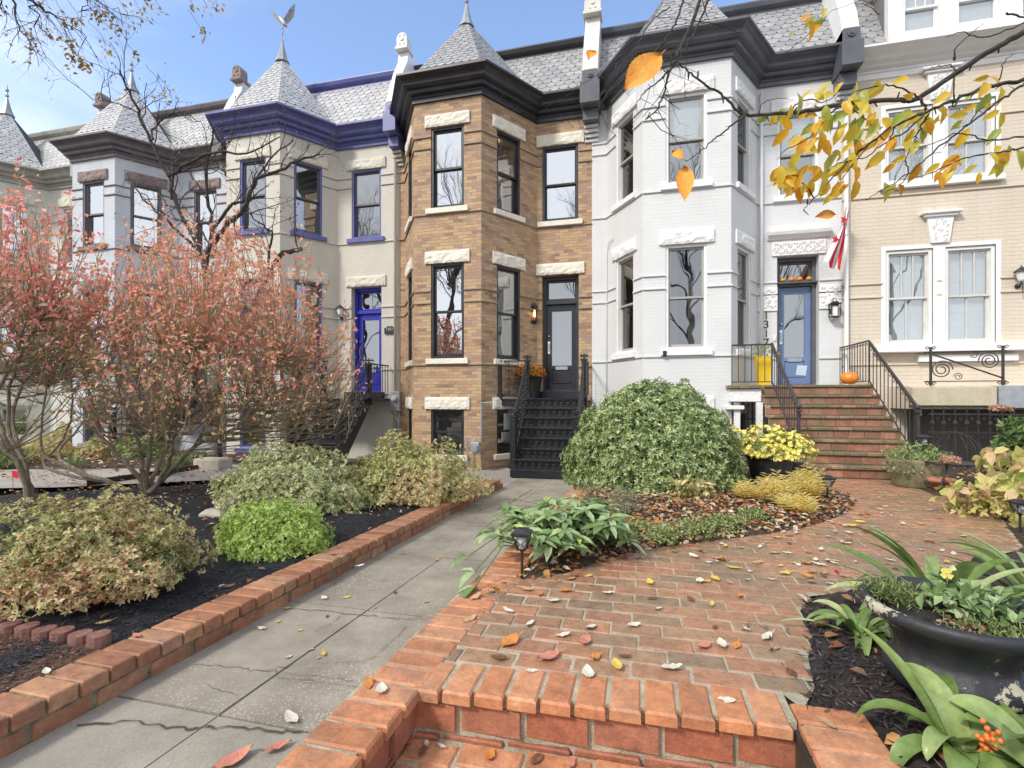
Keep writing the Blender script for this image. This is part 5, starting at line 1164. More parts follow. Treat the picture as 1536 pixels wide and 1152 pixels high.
spot = [(572, 1037, 'cream', .09, 'patio coping'), (436, 1080, 'cream', .12, 'concrete path'), (415, 1125, 'pink', .13, 'concrete path'), (350, 1143, 'pink', .17, 'concrete path'), (393, 944, 'cream', .07, 'concrete path'), (431, 914, 'yellow', .06, 'concrete path'), (485, 982, 'yellow', .07, 'concrete path'), (450, 947, 'yellow', .04, 'concrete path'), (520, 897, 'yellow', .06, 'concrete path'), (592, 890, 'brown', .06, 'concrete path'),
        (486, 898, 'cream', .08, 'concrete path'), (655, 841, 'orange', .08, 'concrete path'), (553, 1027, 'orange', .09, 'patio coping'), (705, 930, 'tan', .1, 'brick patio'), (713, 898, 'tan', .1, 'brick patio'), (790, 885, 'tan', .1, 'brick patio'), (830, 903, 'cream', .09, 'brick patio'), (848, 887, 'orange', .1, 'brick patio'), (795, 938, 'cream', .09, 'brick patio'), (762, 918, 'cream', .09, 'brick patio'),
        (886, 943, 'cream', .09, 'brick patio'), (951, 940, 'cream', .09, 'brick patio'), (845, 955, 'cream', .09, 'brick patio'), (878, 962, 'pink', .13, 'brick patio'), (764, 966, 'orange', .13, 'brick patio'), (748, 988, 'brown', .09, 'brick patio'), (822, 988, 'pink', .14, 'brick patio'), (892, 988, 'orange', .08, 'brick patio'), (937, 986, 'brown', .07, 'brick patio'), (925, 1000, 'yellow', .11, 'brick patio'),
        (1008, 1004, 'cream', .11, 'brick patio'), (882, 1012, 'cream', .1, 'patio coping'), (797, 1009, 'cream', .06, 'patio coping'), (1083, 968, 'cream', .1, 'brick patio'), (1056, 971, 'pink', .1, 'brick patio'), (1105, 970, 'orange', .07, 'brick patio'), (1072, 942, 'brown', .05, 'brick patio'), (1121, 946, 'cream', .06, 'brick patio'), (987, 915, 'cream', .07, 'brick patio'), (979, 899, 'brown', .07, 'brick patio'), (1036, 900, 'brown', .07, 'brick patio'),
        (1068, 907, 'yellow', .07, 'brick patio'), (1110, 895, 'orange', .08, 'brick patio'), (1150, 958, 'cream', .1, 'brick patio'), (1187, 1010, 'brown', .08, 'brick patio'), (1212, 866, 'orange', .1, 'brick patio'), (1245, 877, 'cream', .06, 'brick patio'), (1088, 820, 'yellow', .09, 'brick patio'), (1040, 836, 'cream', .12, 'brick patio'), (1100, 853, 'yellow', .12, 'brick patio'), (1073, 869, 'yellow', .1, 'brick patio'),
        (975, 875, 'yellow', .09, 'brick patio'), (912, 891, 'cream', .08, 'brick patio'), (883, 865, 'yellow', .05, 'brick patio'), (1050, 873, 'cream', .1, 'brick patio'), (1228, 848, 'cream', .1, 'brick patio'), (1177, 862, 'yellow', .1, 'brick patio'), (1208, 846, 'orange', .1, 'brick patio'), (1162, 830, 'tan', .1, 'brick patio'), (1290, 784, 'yellow', .11, 'brick patio'), (1276, 790, 'yellow', .12, 'brick patio'), (1268, 816, 'cream', .12, 'brick patio'),
        (1090, 1053, 'cream', .07, 'patio coping'), (1238, 1085, 'tan', .1, 'right step cheek'), (633, 1130, 'brown', .06, 'lower step'), (640, 1118, 'cream', .04, 'lower step'), (663, 1122, 'cream', .04, 'lower step'), (735, 1136, 'orange', .07, 'lower step'), (805, 1140, 'brown', .07, 'lower step'), (855, 1148, 'pink', .08, 'lower step')]
for px, py, cl, sz, wh in spot:
    z = PZ if wh == 'concrete path' else -.2 if wh == 'lower step' else 0.
    fallen(G(px, py, z), cl, sz*.95, wh)
for k in range(120):
    px, py = rnd.uniform(1000, 1480), rnd.uniform(738, 880); p = G(px, py)
    if inP(p.x, p.y): fallen(p, rnd.choice(['cream', 'cream', 'yellow', 'tan', 'orange', 'cream', 'brown']), rnd.uniform(.045, .085), 'brick patio')
for k in range(60):
    a = rnd.choice(bedw[2:]); p = a+Vector((rnd.gauss(.06, .12), rnd.gauss(-.1, .1), 0))
    if inP(p.x, p.y): fallen(Vector((p.x, p.y, 0)), rnd.choice(['cream', 'tan', 'orange', 'brown', 'tan']), rnd.uniform(.04, .08), 'brick patio')
for k in range(24):
    py = rnd.uniform(740, 1000); p = G(rnd.uniform(350, 800), py, PZ)
    if pl_(p.y)+.05 < p.x < pr_(p.y)-.05: fallen(p, rnd.choice(['cream', 'tan', 'yellow', 'brown']), rnd.uniform(.03, .06), 'concrete path')
for k, (px, py) in enumerate(((205, 955), (155, 935), (500, 832), (540, 850), (345, 880), (70, 1010))):
    y = G(px, py, KT); fallen(G(px, py, KT), ['pink', 'tan', 'pink', 'cream', 'brown', 'cream'][k], .08, 'brick kerb')
# ================================================================ PLANTING
BARK = surf('grey_brown_bark', (.17,.135,.10), (.31,.255,.19), .85, 14., .9, 40., stretch=(1,1,.4))
BARKD = surf('dark_bark_skin', (.035,.028,.026), (.085,.07,.06), .85, 14., .9, 40., stretch=(1,1,.4))
TWIG = surf('twig_bark', (.24,.19,.11), (.38,.31,.19), .85, 14.)
LM = {
 'euon': leafmat('mounded_evergreen_leaf', [(0, (.09,.15,.04)), (.35, (.22,.31,.10)), (.7, (.38,.47,.20)), (.93, (.56,.62,.36)), (1, (.6,.5,.15))], .32, .2),
 'azn': leafmat('autumn_azalea_leaf', [(0, (.20,.24,.07)), (.3, (.44,.46,.16)), (.55, (.66,.60,.27)), (.78, (.74,.52,.30)), (.93, (.78,.58,.42)), (1, (.38,.16,.08))], .5, .3, patch=1.4),
 'azv': leafmat('variegated_azalea_leaf', [(0, (.22,.27,.09)), (.35, (.46,.52,.22)), (.7, (.70,.70,.38)), (.93, (.84,.82,.54)), (1, (.64,.42,.28))], .5, .3),
 'azy': leafmat('yellowing_azalea_leaf', [(0, (.24,.27,.08)), (.35, (.50,.52,.18)), (.7, (.76,.70,.34)), (.9, (.82,.72,.44)), (1, (.62,.36,.22))], .5, .3, patch=1.2),
 'lime': leafmat('lime_green_leaf', [(0, (.22,.34,.05)), (.4, (.44,.60,.13)), (.8, (.62,.74,.22)), (1, (.74,.76,.30))], .4, .3),
 'pink': leafmat('pink_autumn_leaf', [(0, (.92,.26,.24)), (.3, (.95,.36,.32)), (.55, (.96,.48,.40)), (.75, (.94,.44,.26)), (.9, (.95,.62,.50)), (1, (.66,.58,.28))], .5, .4),
 'pink2': leafmat('salmon_autumn_leaf', [(0, (.94,.30,.25)), (.35, (.96,.44,.34)), (.5, (.90,.54,.26)), (.62, (.96,.36,.30)), (.88, (.96,.66,.48)), (1, (.70,.64,.28))], .5, .4),
 'fade': leafmat('yellow_green_autumn_leaf', [(0, (.40,.42,.14)), (.4, (.60,.58,.22)), (.7, (.78,.62,.36)), (1, (.80,.50,.32))], .5, .45),
 'gold': leafmat('golden_autumn_leaf', [(0, (.78,.36,.02)), (.3, (.85,.50,.04)), (.6, (.90,.64,.07)), (.76, (.74,.62,.09)), (1, (.36,.44,.08))], .4, .45, patch=.9),
 'hell': leafmat('broad_green_leaf', [(0, (.14,.23,.08)), (.4, (.25,.36,.14)), (.8, (.38,.49,.24)), (.95, (.48,.57,.34)), (1, (.50,.60,.10))], .35, .2),
 'strap': leafmat('strap_leaf', [(0, (.14,.22,.05)), (.5, (.25,.35,.11)), (.9, (.40,.48,.20)), (1, (.6,.58,.30))], .32, .2),
 'hyd': leafmat('hydrangea_leaf', [(0, (.30,.40,.10)), (.3, (.58,.60,.18)), (.55, (.74,.66,.28)), (.8, (.72,.52,.30)), (1, (.58,.36,.2))], .5, .35),
 'green': leafmat('mid_green_leaf', [(0, (.07,.13,.04)), (.5, (.14,.22,.07)), (1, (.26,.34,.12))], .4, .25),
 'fern': leafmat('fine_green_leaf', [(0, (.16,.22,.07)), (.5, (.28,.36,.12)), (1, (.44,.48,.2))], .5, .3),
 'amso': leafmat('yellow_feathery_leaf', [(0, (.92,.66,.20)), (.4, (.96,.82,.30)), (.8, (.97,.90,.46)), (1, (.82,.78,.30))], .5, .55),
 'grey': leafmat('silver_green_leaf', [(0, (.18,.22,.12)), (.6, (.30,.35,.21)), (1, (.45,.48,.34))], .6, .2),
 'ycan': leafmat('yellow_petal', [(0, (.88,.70,.08)), (.5, (.94,.86,.22)), (1, (.95,.92,.50))], .6, .3),
 'mum': leafmat('rust_petal', [(0, (.45,.10,.01)), (.5, (.62,.24,.02)), (.8, (.75,.42,.03)), (1, (.35,.06,.02))], .6, .3),
 'dry': leafmat('dried_pink_bloom', [(0, (.45,.20,.14)), (.5, (.60,.33,.24)), (1, (.66,.46,.3))], .7, .3),
}
REDP = surf('crimson_petal', (.6,.01,.06), (.75,.04,.15), .5, 30.)
def dome_pts(n, c, rx, ry, h, thick=.18, bump=.16, freq=2.2, low=-.05, seed=0., flat=1.):
    """points and outward normals through the outer shell of a lumpy mound standing on c.z"""
    d = unit(int(n*2.4)); d = d[d[:, 2] > low][:n]; m_ = len(d)
    k = np.array([1+bump*noise.noise(Vector((a*freq+seed, b*freq, cc*freq)))*2+bump*.6*noise.noise(Vector((a*6+seed, b*6, cc*6))) for a, b, cc in d])
    k = k*(1-thick*rng.random(m_)**1.6); p = d*k[:, None]*np.array([rx, ry, h])+np.array([c[0], c[1], c[2]])
    nn = d/np.array([rx, ry, h]); nn /= np.linalg.norm(nn, axis=1)[:, None]
    p[:, 2] = np.maximum(p[:, 2], c[2]+.02+.05*rng.random(m_)); return p, nn
def rosettes(P, N, k, jitter=.5, lift=.35):
    n = len(P); P2 = np.repeat(P, k, 0); N = N+rng.normal(0, jitter, N.shape); N /= np.linalg.norm(N, axis=1)[:, None]
    N2 = np.repeat(N, k, 0); a = np.cross(N2, np.array([.3, .2, .93])); a /= np.linalg.norm(a, axis=1)[:, None]; b = np.cross(N2, a)
    an = (np.tile(np.arange(k), n)*2*PI/k+np.repeat(rng.uniform(0, 6.28, n), k)+rng.normal(0, .25, n*k))[:, None]
    D = a*np.cos(an)+b*np.sin(an)+N2*(lift+rng.normal(0, .15, (n*k, 1))); return P2, D, N2+D*.2
def shrub(name, label, cat, c, r, n, k, leaf, mat, stems=14, bark=BARK, group=None, shape='rhomb', sr=.012, **kw):
    t = thing(name, c, label, cat, group); rx, ry, h = r
    P, N = dome_pts(n, c, rx, ry, h, **kw); C = np.array(c)
    q = MB(); idx = rng.integers(0, len(P), stems)
    for i in idx:
        e = Vector(P[i]); b0 = Vector((c[0]+rnd.gauss(0, rx*.08), c[1]+rnd.gauss(0, ry*.08), c[2]-.03)); mid = b0.lerp(e, .5)+Vector((0, 0, -.08*h)); q.tube(guide([b0, mid, e], 3, .008), [sr*(1-.8*j/6) for j in range(7)], 4, cap=False)
        for _ in range(3):
            j = rng.integers(0, len(P)); f = Vector(P[j]); 
            if (f-e).length < rx*.7: q.tube(guide([mid, mid.lerp(f, .6)+Vector((0, 0, .03)), f], 2, .005), [sr*.5, sr*.4, sr*.3, sr*.25, sr*.15], 3, cap=False)
    q.build('stem', bark, t)
    P2, D, N2 = rosettes(P, N, k); L = rng.uniform(.75, 1.25, len(P2))*leaf[0]
    leafmesh('foliage', P2, D, N2, L, L*leaf[1]/leaf[0]*rng.uniform(.8, 1.2, len(P2)), LM[mat] if isinstance(mat, str) else mat, t, shape=shape, curl=.08); return t
shrub('evergreen_shrub', 'huge rounded evergreen bush in front of the white bay', 'bush', (.17, 7.3, 0), (1.22, 1.12, 1.42), 12500, 5, (.050, .020), 'euon', stems=60, thick=.30, bump=.065, freq=4.2, low=-.02, sr=.02)
shrub('azalea', 'low pinkish yellow azalea at the near left corner of the mulch bed', 'bush', (-3.75, 2.72, -.2), (.76, .62, .64), 5600, 5, (.032, .015), 'azn', stems=60, thick=.5, bump=.2, freq=2.9, low=.2, sr=.012, bark=BARKD)
shrub('azalea', 'pale variegated azalea, the left of the two wide ones behind the lime green shrub', 'bush', (-4.25, 5.45, -.2), (1.0, .75, .76), 5200, 5, (.036, .016), 'azv', stems=30, thick=.4, bump=.17, freq=2.5, low=.05, bark=BARKD)
shrub('azalea', 'wide yellowing azalea by the far end of the brick kerb, before the tan brick bay', 'bush', (-3.05, 6.3, -.2), (.98, .72, .80), 5200, 5, (.036, .016), 'azy', stems=30, thick=.4, bump=.2, freq=2.3, low=.1, bark=BARKD)
shrub('boxwood', 'small lime green shrub in the black mulch beside the kerb', 'bush', (-3.26, 3.95, -.2), (.54, .42, .44), 3600, 5, (.026, .013), 'lime', stems=14, thick=.35, bump=.13, freq=3., low=.0)
# ---- pink leaved bushes
def stem_bush(name, label, base, stems, mat, crown, ntw, nl, leaf, mat2=None, r0=.036, side=5, grp='pink leaved bushes'):
    """multi-stemmed shrub: stems fan into long straight upright twigs that fill a domed crown"""
    t = thing(name, base, label, 'bush', grp); q = MB(); tw = MB(); src = []; tips = []; C, rx, ry, h = crown
    for pts in stems:
        g_ = guide(pts, 4, .012); n = len(g_); rad = [lerp(r0, r0*.35, i/(n-1)) for i in range(n)]; q.tube(g_, rad, 7, cap=False)
        for i in range(int(n*.3), n): src.append((g_[i], rad[i]))
    P, N = dome_pts(ntw, (C.x, C.y, 0), rx, ry, h, .62, .07, 2.5, -.3); P[:, 2] = N[:, 2]*0+0
    d = unit(int(ntw*2.4)); d = d[d[:, 2] > -.22][:ntw]; k = 1-.6*rng.random(len(d))**1.8; k *= 1+.08*np.array([noise.noise(Vector(x)*3)*2 for x in d])
    T_ = d*k[:, None]*np.array([rx, ry, h])+np.array(C); T_[:, 2] = np.maximum(T_[:, 2], base.z+.5); S_ = np.array([x[0] for x in src])
    for tt in T_:
        tv = Vector(tt); dz = np.where(S_[:, 2] > tv.z-.1, 9, 0); j = int(np.argmin(((S_-tt)**2*np.array([1, 1, .35])).sum(1)+dz)); p0, r_ = src[j]
        v = tv-p0; L_ = v.length
        if L_ > 2.6: continue
        up = Vector((0, 0, 1)); mid = p0+v*.5+Vector((v.x*.10, v.y*.10, -.04))*1.; pts = guide([p0, mid, tv, tv+(v*.35/max(L_, .1)+up*.45).normalized()*rnd.uniform(.12, .4)], 2, .012); n = len(pts)
        tw.tube(pts, [lerp(min(.009, r_*.6), .0022, i/(n-1)) for i in range(n)], 3, cap=False)
        for i in range(1, n): tips.append((pts[i], (pts[i]-pts[i-1]).normalized()))
        for _ in range(side):
            i = rnd.randrange(1, n); dd = ((pts[i]-pts[i-1]).normalized()+Vector((rnd.gauss(0, .35), rnd.gauss(0, .35), .35+rnd.random()*.3))).normalized(); l_ = rnd.uniform(.12, .42); e = pts[i]+dd*l_
            tw.tube([pts[i], pts[i]+dd*l_*.5+Vector((rnd.gauss(0, .01), 0, .0)), e], [.0042, .003, .0016], 3, cap=False); tips += [(pts[i]+dd*l_*.5, dd), (e, dd)]
    q.build('branch', BARK, t); tw.build('twig', TWIG, t)
    n = nl; sel = rng.integers(0, len(tips), n); P = np.array([tips[i][0] for i in sel])+rng.normal(0, .012, (n, 3)); D = np.array([tips[i][1] for i in sel])*.4+unit(n)*.8; D[:, 2] -= .45
    rel = (P[:, 2]-C.z)/h; keep = rng.random(n) < np.clip(.12+1.15*rel, .10, 1); P, D = P[keep], D[keep]; m_ = len(P)
    low = (rng.random(m_) < np.clip(.40-.9*(P[:, 2]-C.z)/h-.25*(P[:, 0]-C.x)/rx, .03, .8)) if mat2 else np.zeros(m_, bool)
    for nm, msk, mm in (('foliage', ~low, mat), ('fading_foliage', low, mat2)):
        if msk.sum() < 3: continue
        l = rng.uniform(.6, 1.25, msk.sum())*leaf; leafmesh(nm, P[msk], D[msk], unit(msk.sum())+np.array([0, -.5, .5]), l, l*.55, LM[mm], t, shape='oval', curl=.12)
    return t
b = G(222, 742, -.2)
def pz(lst, Z): return [atZ(x, y, Z+dz) for x, y, dz in lst]
st1 = [[b]+pz([(195, 700, 0), (160, 668, .1), (143, 620, .2), (128, 565, .3), (110, 500, .4)], 7.1), [b]+pz([(212, 690, -.1), (200, 640, -.2), (178, 590, -.3), (168, 520, -.4)], 7.1),
       [b]+pz([(222, 690, 0), (232, 640, .1), (255, 590, .2), (262, 520, .3)], 7.2), [b]+pz([(250, 700, -.1), (262, 650, -.3), (262, 600, -.4), (285, 530, -.5)], 7.1),
       [b]+pz([(252, 708, 0), (288, 672, .0), (318, 630, -.2), (370, 590, -.3), (420, 540, -.4)], 7.2), [b]+pz([(262, 700, .1), (300, 665, .3), (352, 642, .5), (400, 600, .6), (455, 560, .7), (488, 535, .8)], 7.2), [b]+pz([(240, 690, .2), (272, 640, .5), (322, 590, .8), (345, 520, 1.)], 7.3)]
stem_bush('burning_bush', 'wide many stemmed bush with salmon pink leaves, trunk in the black mulch', b, st1, 'pink2', (atZ(325, 612, 7.2), 2.0, 1.35, 2.25), 860, 24000, .066, 'fade', side=5)
b = G(45, 755, -.2)
st2 = [[b]+pz([(30, 700, 0), (5, 650, 0), (-5, 600, .1), (22, 540, .1), (40, 480, .2)], 6.6), [b]+pz([(38, 705, .1), (12, 640, .3), (20, 560, .3), (60, 480, .2)], 6.6), [b]+pz([(25, 690, -.1), (-30, 640, -.2), (-40, 560, -.3), (-20, 480, -.2)], 6.6), [b]+pz([(38, 700, .3), (20, 630, .5), (45, 560, .7), (95, 500, .8)], 6.7)]
stem_bush('burning_bush', 'tall bush with brighter pink leaves cut by the left edge of the photo', b, st2, 'pink', (atZ(15, 540, 6.6), 1.25, 1.2, 1.95), 360, 7500, .08, 'fade', side=5)
b = G(60, 742, -.2)+Vector((.3, .9, 0))
st3 = [[b]+pz([(70, 700, .2), (95, 660, .3), (110, 600, .4), (100, 540, .5)], 7.9), [b]+pz([(75, 690, 0), (62, 640, 0), (70, 580, 0)], 7.9), [b]+pz([(90, 690, .5), (120, 640, .7), (150, 600, .8)], 7.9)]
stem_bush('burning_bush', 'small thin bush with few pink leaves between the two bigger ones', b, st3, 'pink2', (atZ(100, 560, 7.9), .8, .8, 1.1), 150, 1100, .06, 'fade', r0=.03, side=4)
# ---- bare dark tree in front of the blue and grey houses
b = Vector(at(330, 640, 8.9)); b.z = -.2
tr = thing('bare_tree', b, 'dark leafless tree rising in front of the blue trimmed house', 'tree'); q = MB(); tips = []
Zt = 9.6
lim = [([(330, 560), (312, 460), (300, 380), (262, 300), (252, 262), (226, 210), (206, 165), (190, 130), (180, 105)], .05), ([(312, 470), (308, 400), (318, 340), (310, 290), (312, 240), (322, 190)], .05),
       ([(318, 370), (340, 338), (366, 312), (385, 270), (415, 258), (450, 240), (480, 232)], .055), ([(316, 350), (345, 310), (368, 296), (405, 240), (440, 210)], .035), ([(330, 520), (372, 470), (404, 412), (420, 384), (452, 373)], .055), ([(404, 412), (402, 390), (408, 350), (395, 340), (365, 312)], .03),
       ([(255, 265), (290, 240), (330, 228), (372, 230), (420, 205)], .035), ([(258, 300), (262, 262), (305, 245), (345, 212)], .03), ([(226, 210), (232, 190), (260, 170), (300, 182)], .025), ([(206, 168), (175, 155), (140, 150)], .014), ([(300, 380), (250, 330), (215, 300), (190, 260)], .03), ([(318, 372), (290, 335), (262, 330), (230, 312)], .02)]
for k, (pts, r) in enumerate(lim):
    P = [atZ(x, y, Zt+.25*math.sin(k*1.7+i*.5)*(1 if i else 0)) for i, (x, y) in enumerate(pts)]
    if k == 0: P = [b]+P
    g_ = guide(P, 5, .012); n = len(g_); rad = [lerp(r, r*.3, i/(n-1)) for i in range(n)]
    if k == 4: rad = [lerp(r, r*.8, i/(n-1)) for i in range(n)]
    q.tube(g_, rad, 7)
    for i in range(int(n*.25), n, 2):
        d = (g_[min(i+1, n-1)]-g_[i-1]).normalized(); a = Vector((rnd.gauss(0, .8), rnd.gauss(0, .5), rnd.gauss(.2, .6)))
        if k != 4 or i > n-3: grow(q, tips, g_[i], d*.5+a, rnd.uniform(.4, .8), max(.008, rad[i]*.4), 2, 3, .6, .6, .08, .22, 4, 4)
q.build('branch', BARKD, tr)
tp = [x for x in tips if x[2] == 0]; m_ = 700; sel = rng.integers(0, len(tp), m_); P = np.array([tp[i][0] for i in sel])
leafmesh('seed_cluster', P, unit(m_)-np.array([0, 0, .8]), unit(m_), .05, .02, leafmat('dry_seed', [(0, (.10,.06,.04)), (1, (.25,.17,.12))], .8, 0), tr)
# ---- street tree whose golden boughs hang into the top right
tb = Vector((3.3, .9, -.36)); gt = thing('golden_tree', tb, 'street tree whose boughs of golden and green leaves hang across the top right', 'tree'); q = MB(); lp = []
q.tube(guide([tb, (3.25, .95, 1.2), (3.3, .9, 2.6), (3.2, 1.0, 3.6)], 5), [.16-.004*i for i in range(16)], 12)
def bough(pts, r, Z, leaves, sub=None, tipr=.3):
    P = [atZ(x, y, Z+(dz[0] if dz else 0)) for x, y, *dz in pts]; g_ = guide(P, 7, .0025); n = len(g_); q.tube(g_, [lerp(r, r*tipr, i/(n-1)) for i in range(n)], 7)
    for i in range(3, n, 4):
        if r > .004: d = unit(1)[0]; e = g_[i]+Vector(d)*.03; q.tube([g_[i], e], [r*.35, r*.2], 4)
    return g_
B = {}
mainP = [Vector((3.2, 1.0, 3.6)), Vector((2.9, 1.3, 3.5))]
g0 = bough([(1640, -20), (1536, 48), (1470, 85), (1378, 146), (1340, 150), (1266, 156), (1200, 168), (1136, 173), (1110, 168), (1085, 145), (1050, 122), (1027, 101), (1005, 82)], .013, 2.15, None, tipr=.2); q.tube(guide([mainP[0], mainP[1], atZ(1640, -20, 2.15)], 4), [.05, .045, .04, .035, .03, .025, .022, .019, .016], 8)
g1 = bough([(1640, 100), (1536, 121), (1490, 128), (1450, 142), (1391, 167), (1340, 190), (1303, 216), (1270, 245), (1222, 297), (1205, 315)], .009, 2.05, None, tipr=.15); q.tube(guide([mainP[1], atZ(1700, 60, 2.0), atZ(1640, 100, 2.05)], 4), [.03, .028, .026, .024, .022, .018, .014, .012, .011], 7)
subs = [([(1378, 146), (1391, 170), (1380, 190), (1372, 210), (1358, 240)], .006), ([(1120, 171), (1095, 190), (1070, 210), (1050, 228), (1027, 243)], .0045), ([(1536, 126), (1500, 150), (1455, 185), (1410, 220), (1375, 250), (1340, 275), (1298, 300)], .005), ([(1358, 240), (1362, 260), (1345, 280), (1320, 292)], .003),
        ([(1536, 222), (1500, 228), (1440, 240), (1390, 262), (1350, 270)], .004), ([(1440, 142), (1430, 158), (1432, 105), (1410, 98), (1385, 108)], .004), ([(1266, 156), (1240, 175), (1215, 205), (1180, 225), (1165, 240)], .004), ([(1378, 146), (1340, 128), (1290, 135), (1262, 150)], .004), ([(1180, 172), (1205, 150), (1240, 152), (1262, 130), (1242, 118)], .003),
        ([(1391, 167), (1360, 195), (1325, 215), (1300, 235), (1260, 245), (1240, 255)], .004), ([(1536, 205), (1480, 210), (1440, 200), (1400, 215), (1370, 222)], .0035), ([(1222, 297), (1190, 262), (1170, 272), (1150, 280)], .003), ([(1510, 20), (1540, 30), (1480, 55), (1440, 50), (1420, 55)], .004), ([(1432, 90), (1436, 70), (1476, 35)], .004), ([(1303, 216), (1268, 262), (1255, 275)], .003),
        ([(1136, 173), (1150, 150), (1190, 148)], .0025), ([(1240, 20), (1200, 62), (1140, 100), (1105, 85)], .002), ([(1500, 120), (1505, 95), (1520, 80)], .003), ([(1450, 190), (1470, 165), (1500, 150)], .003), ([(1340, 190), (1330, 220), (1300, 250)], .003), ([(1266, 156), (1300, 180), (1320, 205)], .003), ([(1320, 20), (1280, 5), (1210, 40)], .002)]
LPs = []
for pts, r in subs:
    Zr = 2.1+rnd.uniform(-.12, .12); g_ = bough(pts, r, Zr, None, tipr=.25); LPs += [(p, r) for p in g_[2:]]
LPs += [(p, .01) for p in g0[30:60]]+[(p, .01) for p in g1[18:]]
# top centre dark boughs without leaves
for pts, r in (([(1055, -60), (1050, 0), (1030, 50), (1012, 90), (1003, 112), (996, 140), (985, 165), (968, 180)], .010), ([(1075, -60), (1062, 0), (1038, 55), (1010, 100)], .008), ([(1030, -40), (1022, 10), (1005, 50), (985, 75), (960, 95), (920, 130), (895, 165)], .006), ([(1003, 105), (990, 120), (965, 140), (950, 165)], .005), ([(1005, 10), (980, 30), (965, 50), (950, 80), (915, 100), (870, 130), (815, 165)], .003), ([(1003, 112), (985, 95), (955, 90)], .003)):
    g_ = bough(pts, r, 2.4, None, tipr=.25)
    for i in range(6, len(g_), 5): grow(q, [], g_[i], Vector((rnd.gauss(0, .7), rnd.gauss(0, .3), -.5)), rnd.uniform(.1, .25), max(.0015, r*.25), 1, 2, .6, .6, -.1, .2, 3, 3)
q.build('branch', BARKD, gt)
# leaf positions where the photo shows leaves
hot = [(1250, 215, 45, 42, 64), (1310, 190, 40, 36, 26), (1190, 245, 40, 34, 24), (1280, 150, 60, 30, 18), (1395, 185, 50, 30, 30), (1420, 255, 50, 30, 18), (1160, 165, 26, 20, 7), (1216, 130, 30, 24, 11), (1465, 110, 40, 30, 8), (1225, 30, 40, 25, 12), (1180, 262, 26, 26, 14), (1250, 280, 24, 26, 10), (1500, 215, 36, 40, 14), (1490, 250, 30, 20, 6), (1190, 270, 40, 20, 12), (1345, 250, 30, 26, 8), (1480, 140, 40, 24, 6), (1340, 130, 30, 22, 8)]
P = []; D = []
allp = np.array([p for p, _ in LPs])
for cx, cy, sx_, sy_, n in hot:
    for _ in range(int(n*.72)):
        t_ = np.array(atZ(cx+rnd.gauss(0, sx_*.55), cy+rnd.gauss(0, sy_*.55), 2.1+rnd.uniform(-.15, .15))); j = np.argmin(((allp-t_)**2).sum(1)); a = allp[j]
        if np.linalg.norm(a-t_) > .16: a = t_+(a-t_)*.15
        P.append(a*.45+t_*.55); D.append((rnd.gauss(-.35, .5), rnd.gauss(0, .4), rnd.gauss(-.6, .35)))
n = len(P); N = np.stack([rng.normal(0, .5, n), -1+rng.normal(0, .3, n), rng.normal(.2, .5, n)], 1); l = rng.uniform(.05, .095, n)
leafmesh('foliage', P, D, N, l, l*.47, LM['gold'], gt, shape='oval', fold=.2, curl=.25)
big = surf('big_orange_leaf', (.80,.30,.02), (.88,.40,.04), .4, 30., .4, 90.)
def bigleaf(a, b, w, Z, nm):
    A, B_ = atZ(*a, Z), atZ(*b, Z-.03); d = B_-A; L_ = d.length; s = d.cross(Vector((0, 1, .1))).normalized(); n = 22; q = MB(); vs = []; fs = []
    for i in range(n+1):
        t = i/n; ww = w*L_*math.sin(PI*t**.85)**.9*(1+.06*(i % 2)); c_ = A.lerp(B_, t)+Vector((0, -.01*math.sin(PI*t), 0)); vs += [c_-s*ww+Vector((0, -.008, 0)), c_-s*ww*.5+Vector((0, -.001, 0)), c_, c_+s*ww*.5+Vector((0, -.001, 0)), c_+s*ww+Vector((0, -.008, 0))]
    for i in range(n):
        for j in range(4): fs.append((i*5+j, i*5+j+1, i*5+j+6, i*5+j+5))
    q.raw(vs, fs); q.tube([A-d*.15, A, B_], [.0012, .0012, .0006], 4); o = q.build('foliage_leaf', big, gt, True); return o
bigleaf((991, 82), (937, 137), .23, 1.55, ''); bigleaf((1027, 250), (1027, 302), .21, 1.6, ''); bigleaf((1008, 228), (1024, 240), .25, 1.6, ''); bigleaf((893, 78), (882, 90), .3, 2., ''); bigleaf((1252, 322), (1222, 326), .17, 2., '')
# ---- tree with small leaf clusters, top left
tb = Vector((-7.2, 2.6, -.36)); tl = thing('thin_leaved_tree', tb, 'tree whose thin twigs with tiny tan leaves droop into the top left sky', 'tree'); q = MB(); tips = []
q.tube(guide([tb, (-7.1, 2.7, 2), (-6.9, 2.8, 4.5), (-6.3, 3., 6.5)], 5), [.14-.006*i for i in range(16)], 10)
for pts, r in (([(-120, -60), (-20, -20), (40, 0), (75, 18), (100, 35), (130, 55)], .012), ([(-80, -80), (10, -20), (20, 20), (35, 50), (50, 62)], .010), ([(20, -80), (45, -10), (55, 30), (58, 40)], .008), ([(60, -80), (125, -20), (128, 0), (118, 18)], .008), ([(-150, -60), (-20, -30), (0, 5), (15, 22)], .008), ([(60, -90), (90, -20), (150, 5), (180, 20)], .006)):
    P = [Vector((-6.3, 3., 6.5))]+[atZ(x, y, 5.5) for x, y in pts]; g_ = guide(P, 4, .02); n = len(g_); q.tube(g_, [lerp(r*2, r*.3, i/(n-1)) for i in range(n)], 5, cap=False)
    for i in range(n//2, n): grow(q, tips, g_[i], Vector((rnd.gauss(.4, .5), rnd.gauss(0, .3), rnd.gauss(-.5, .3))), rnd.uniform(.2, .45), .004, 1, 3, .6, .6, -.15, .2, 3, 3)
q.build('branch', BARKD, tl)
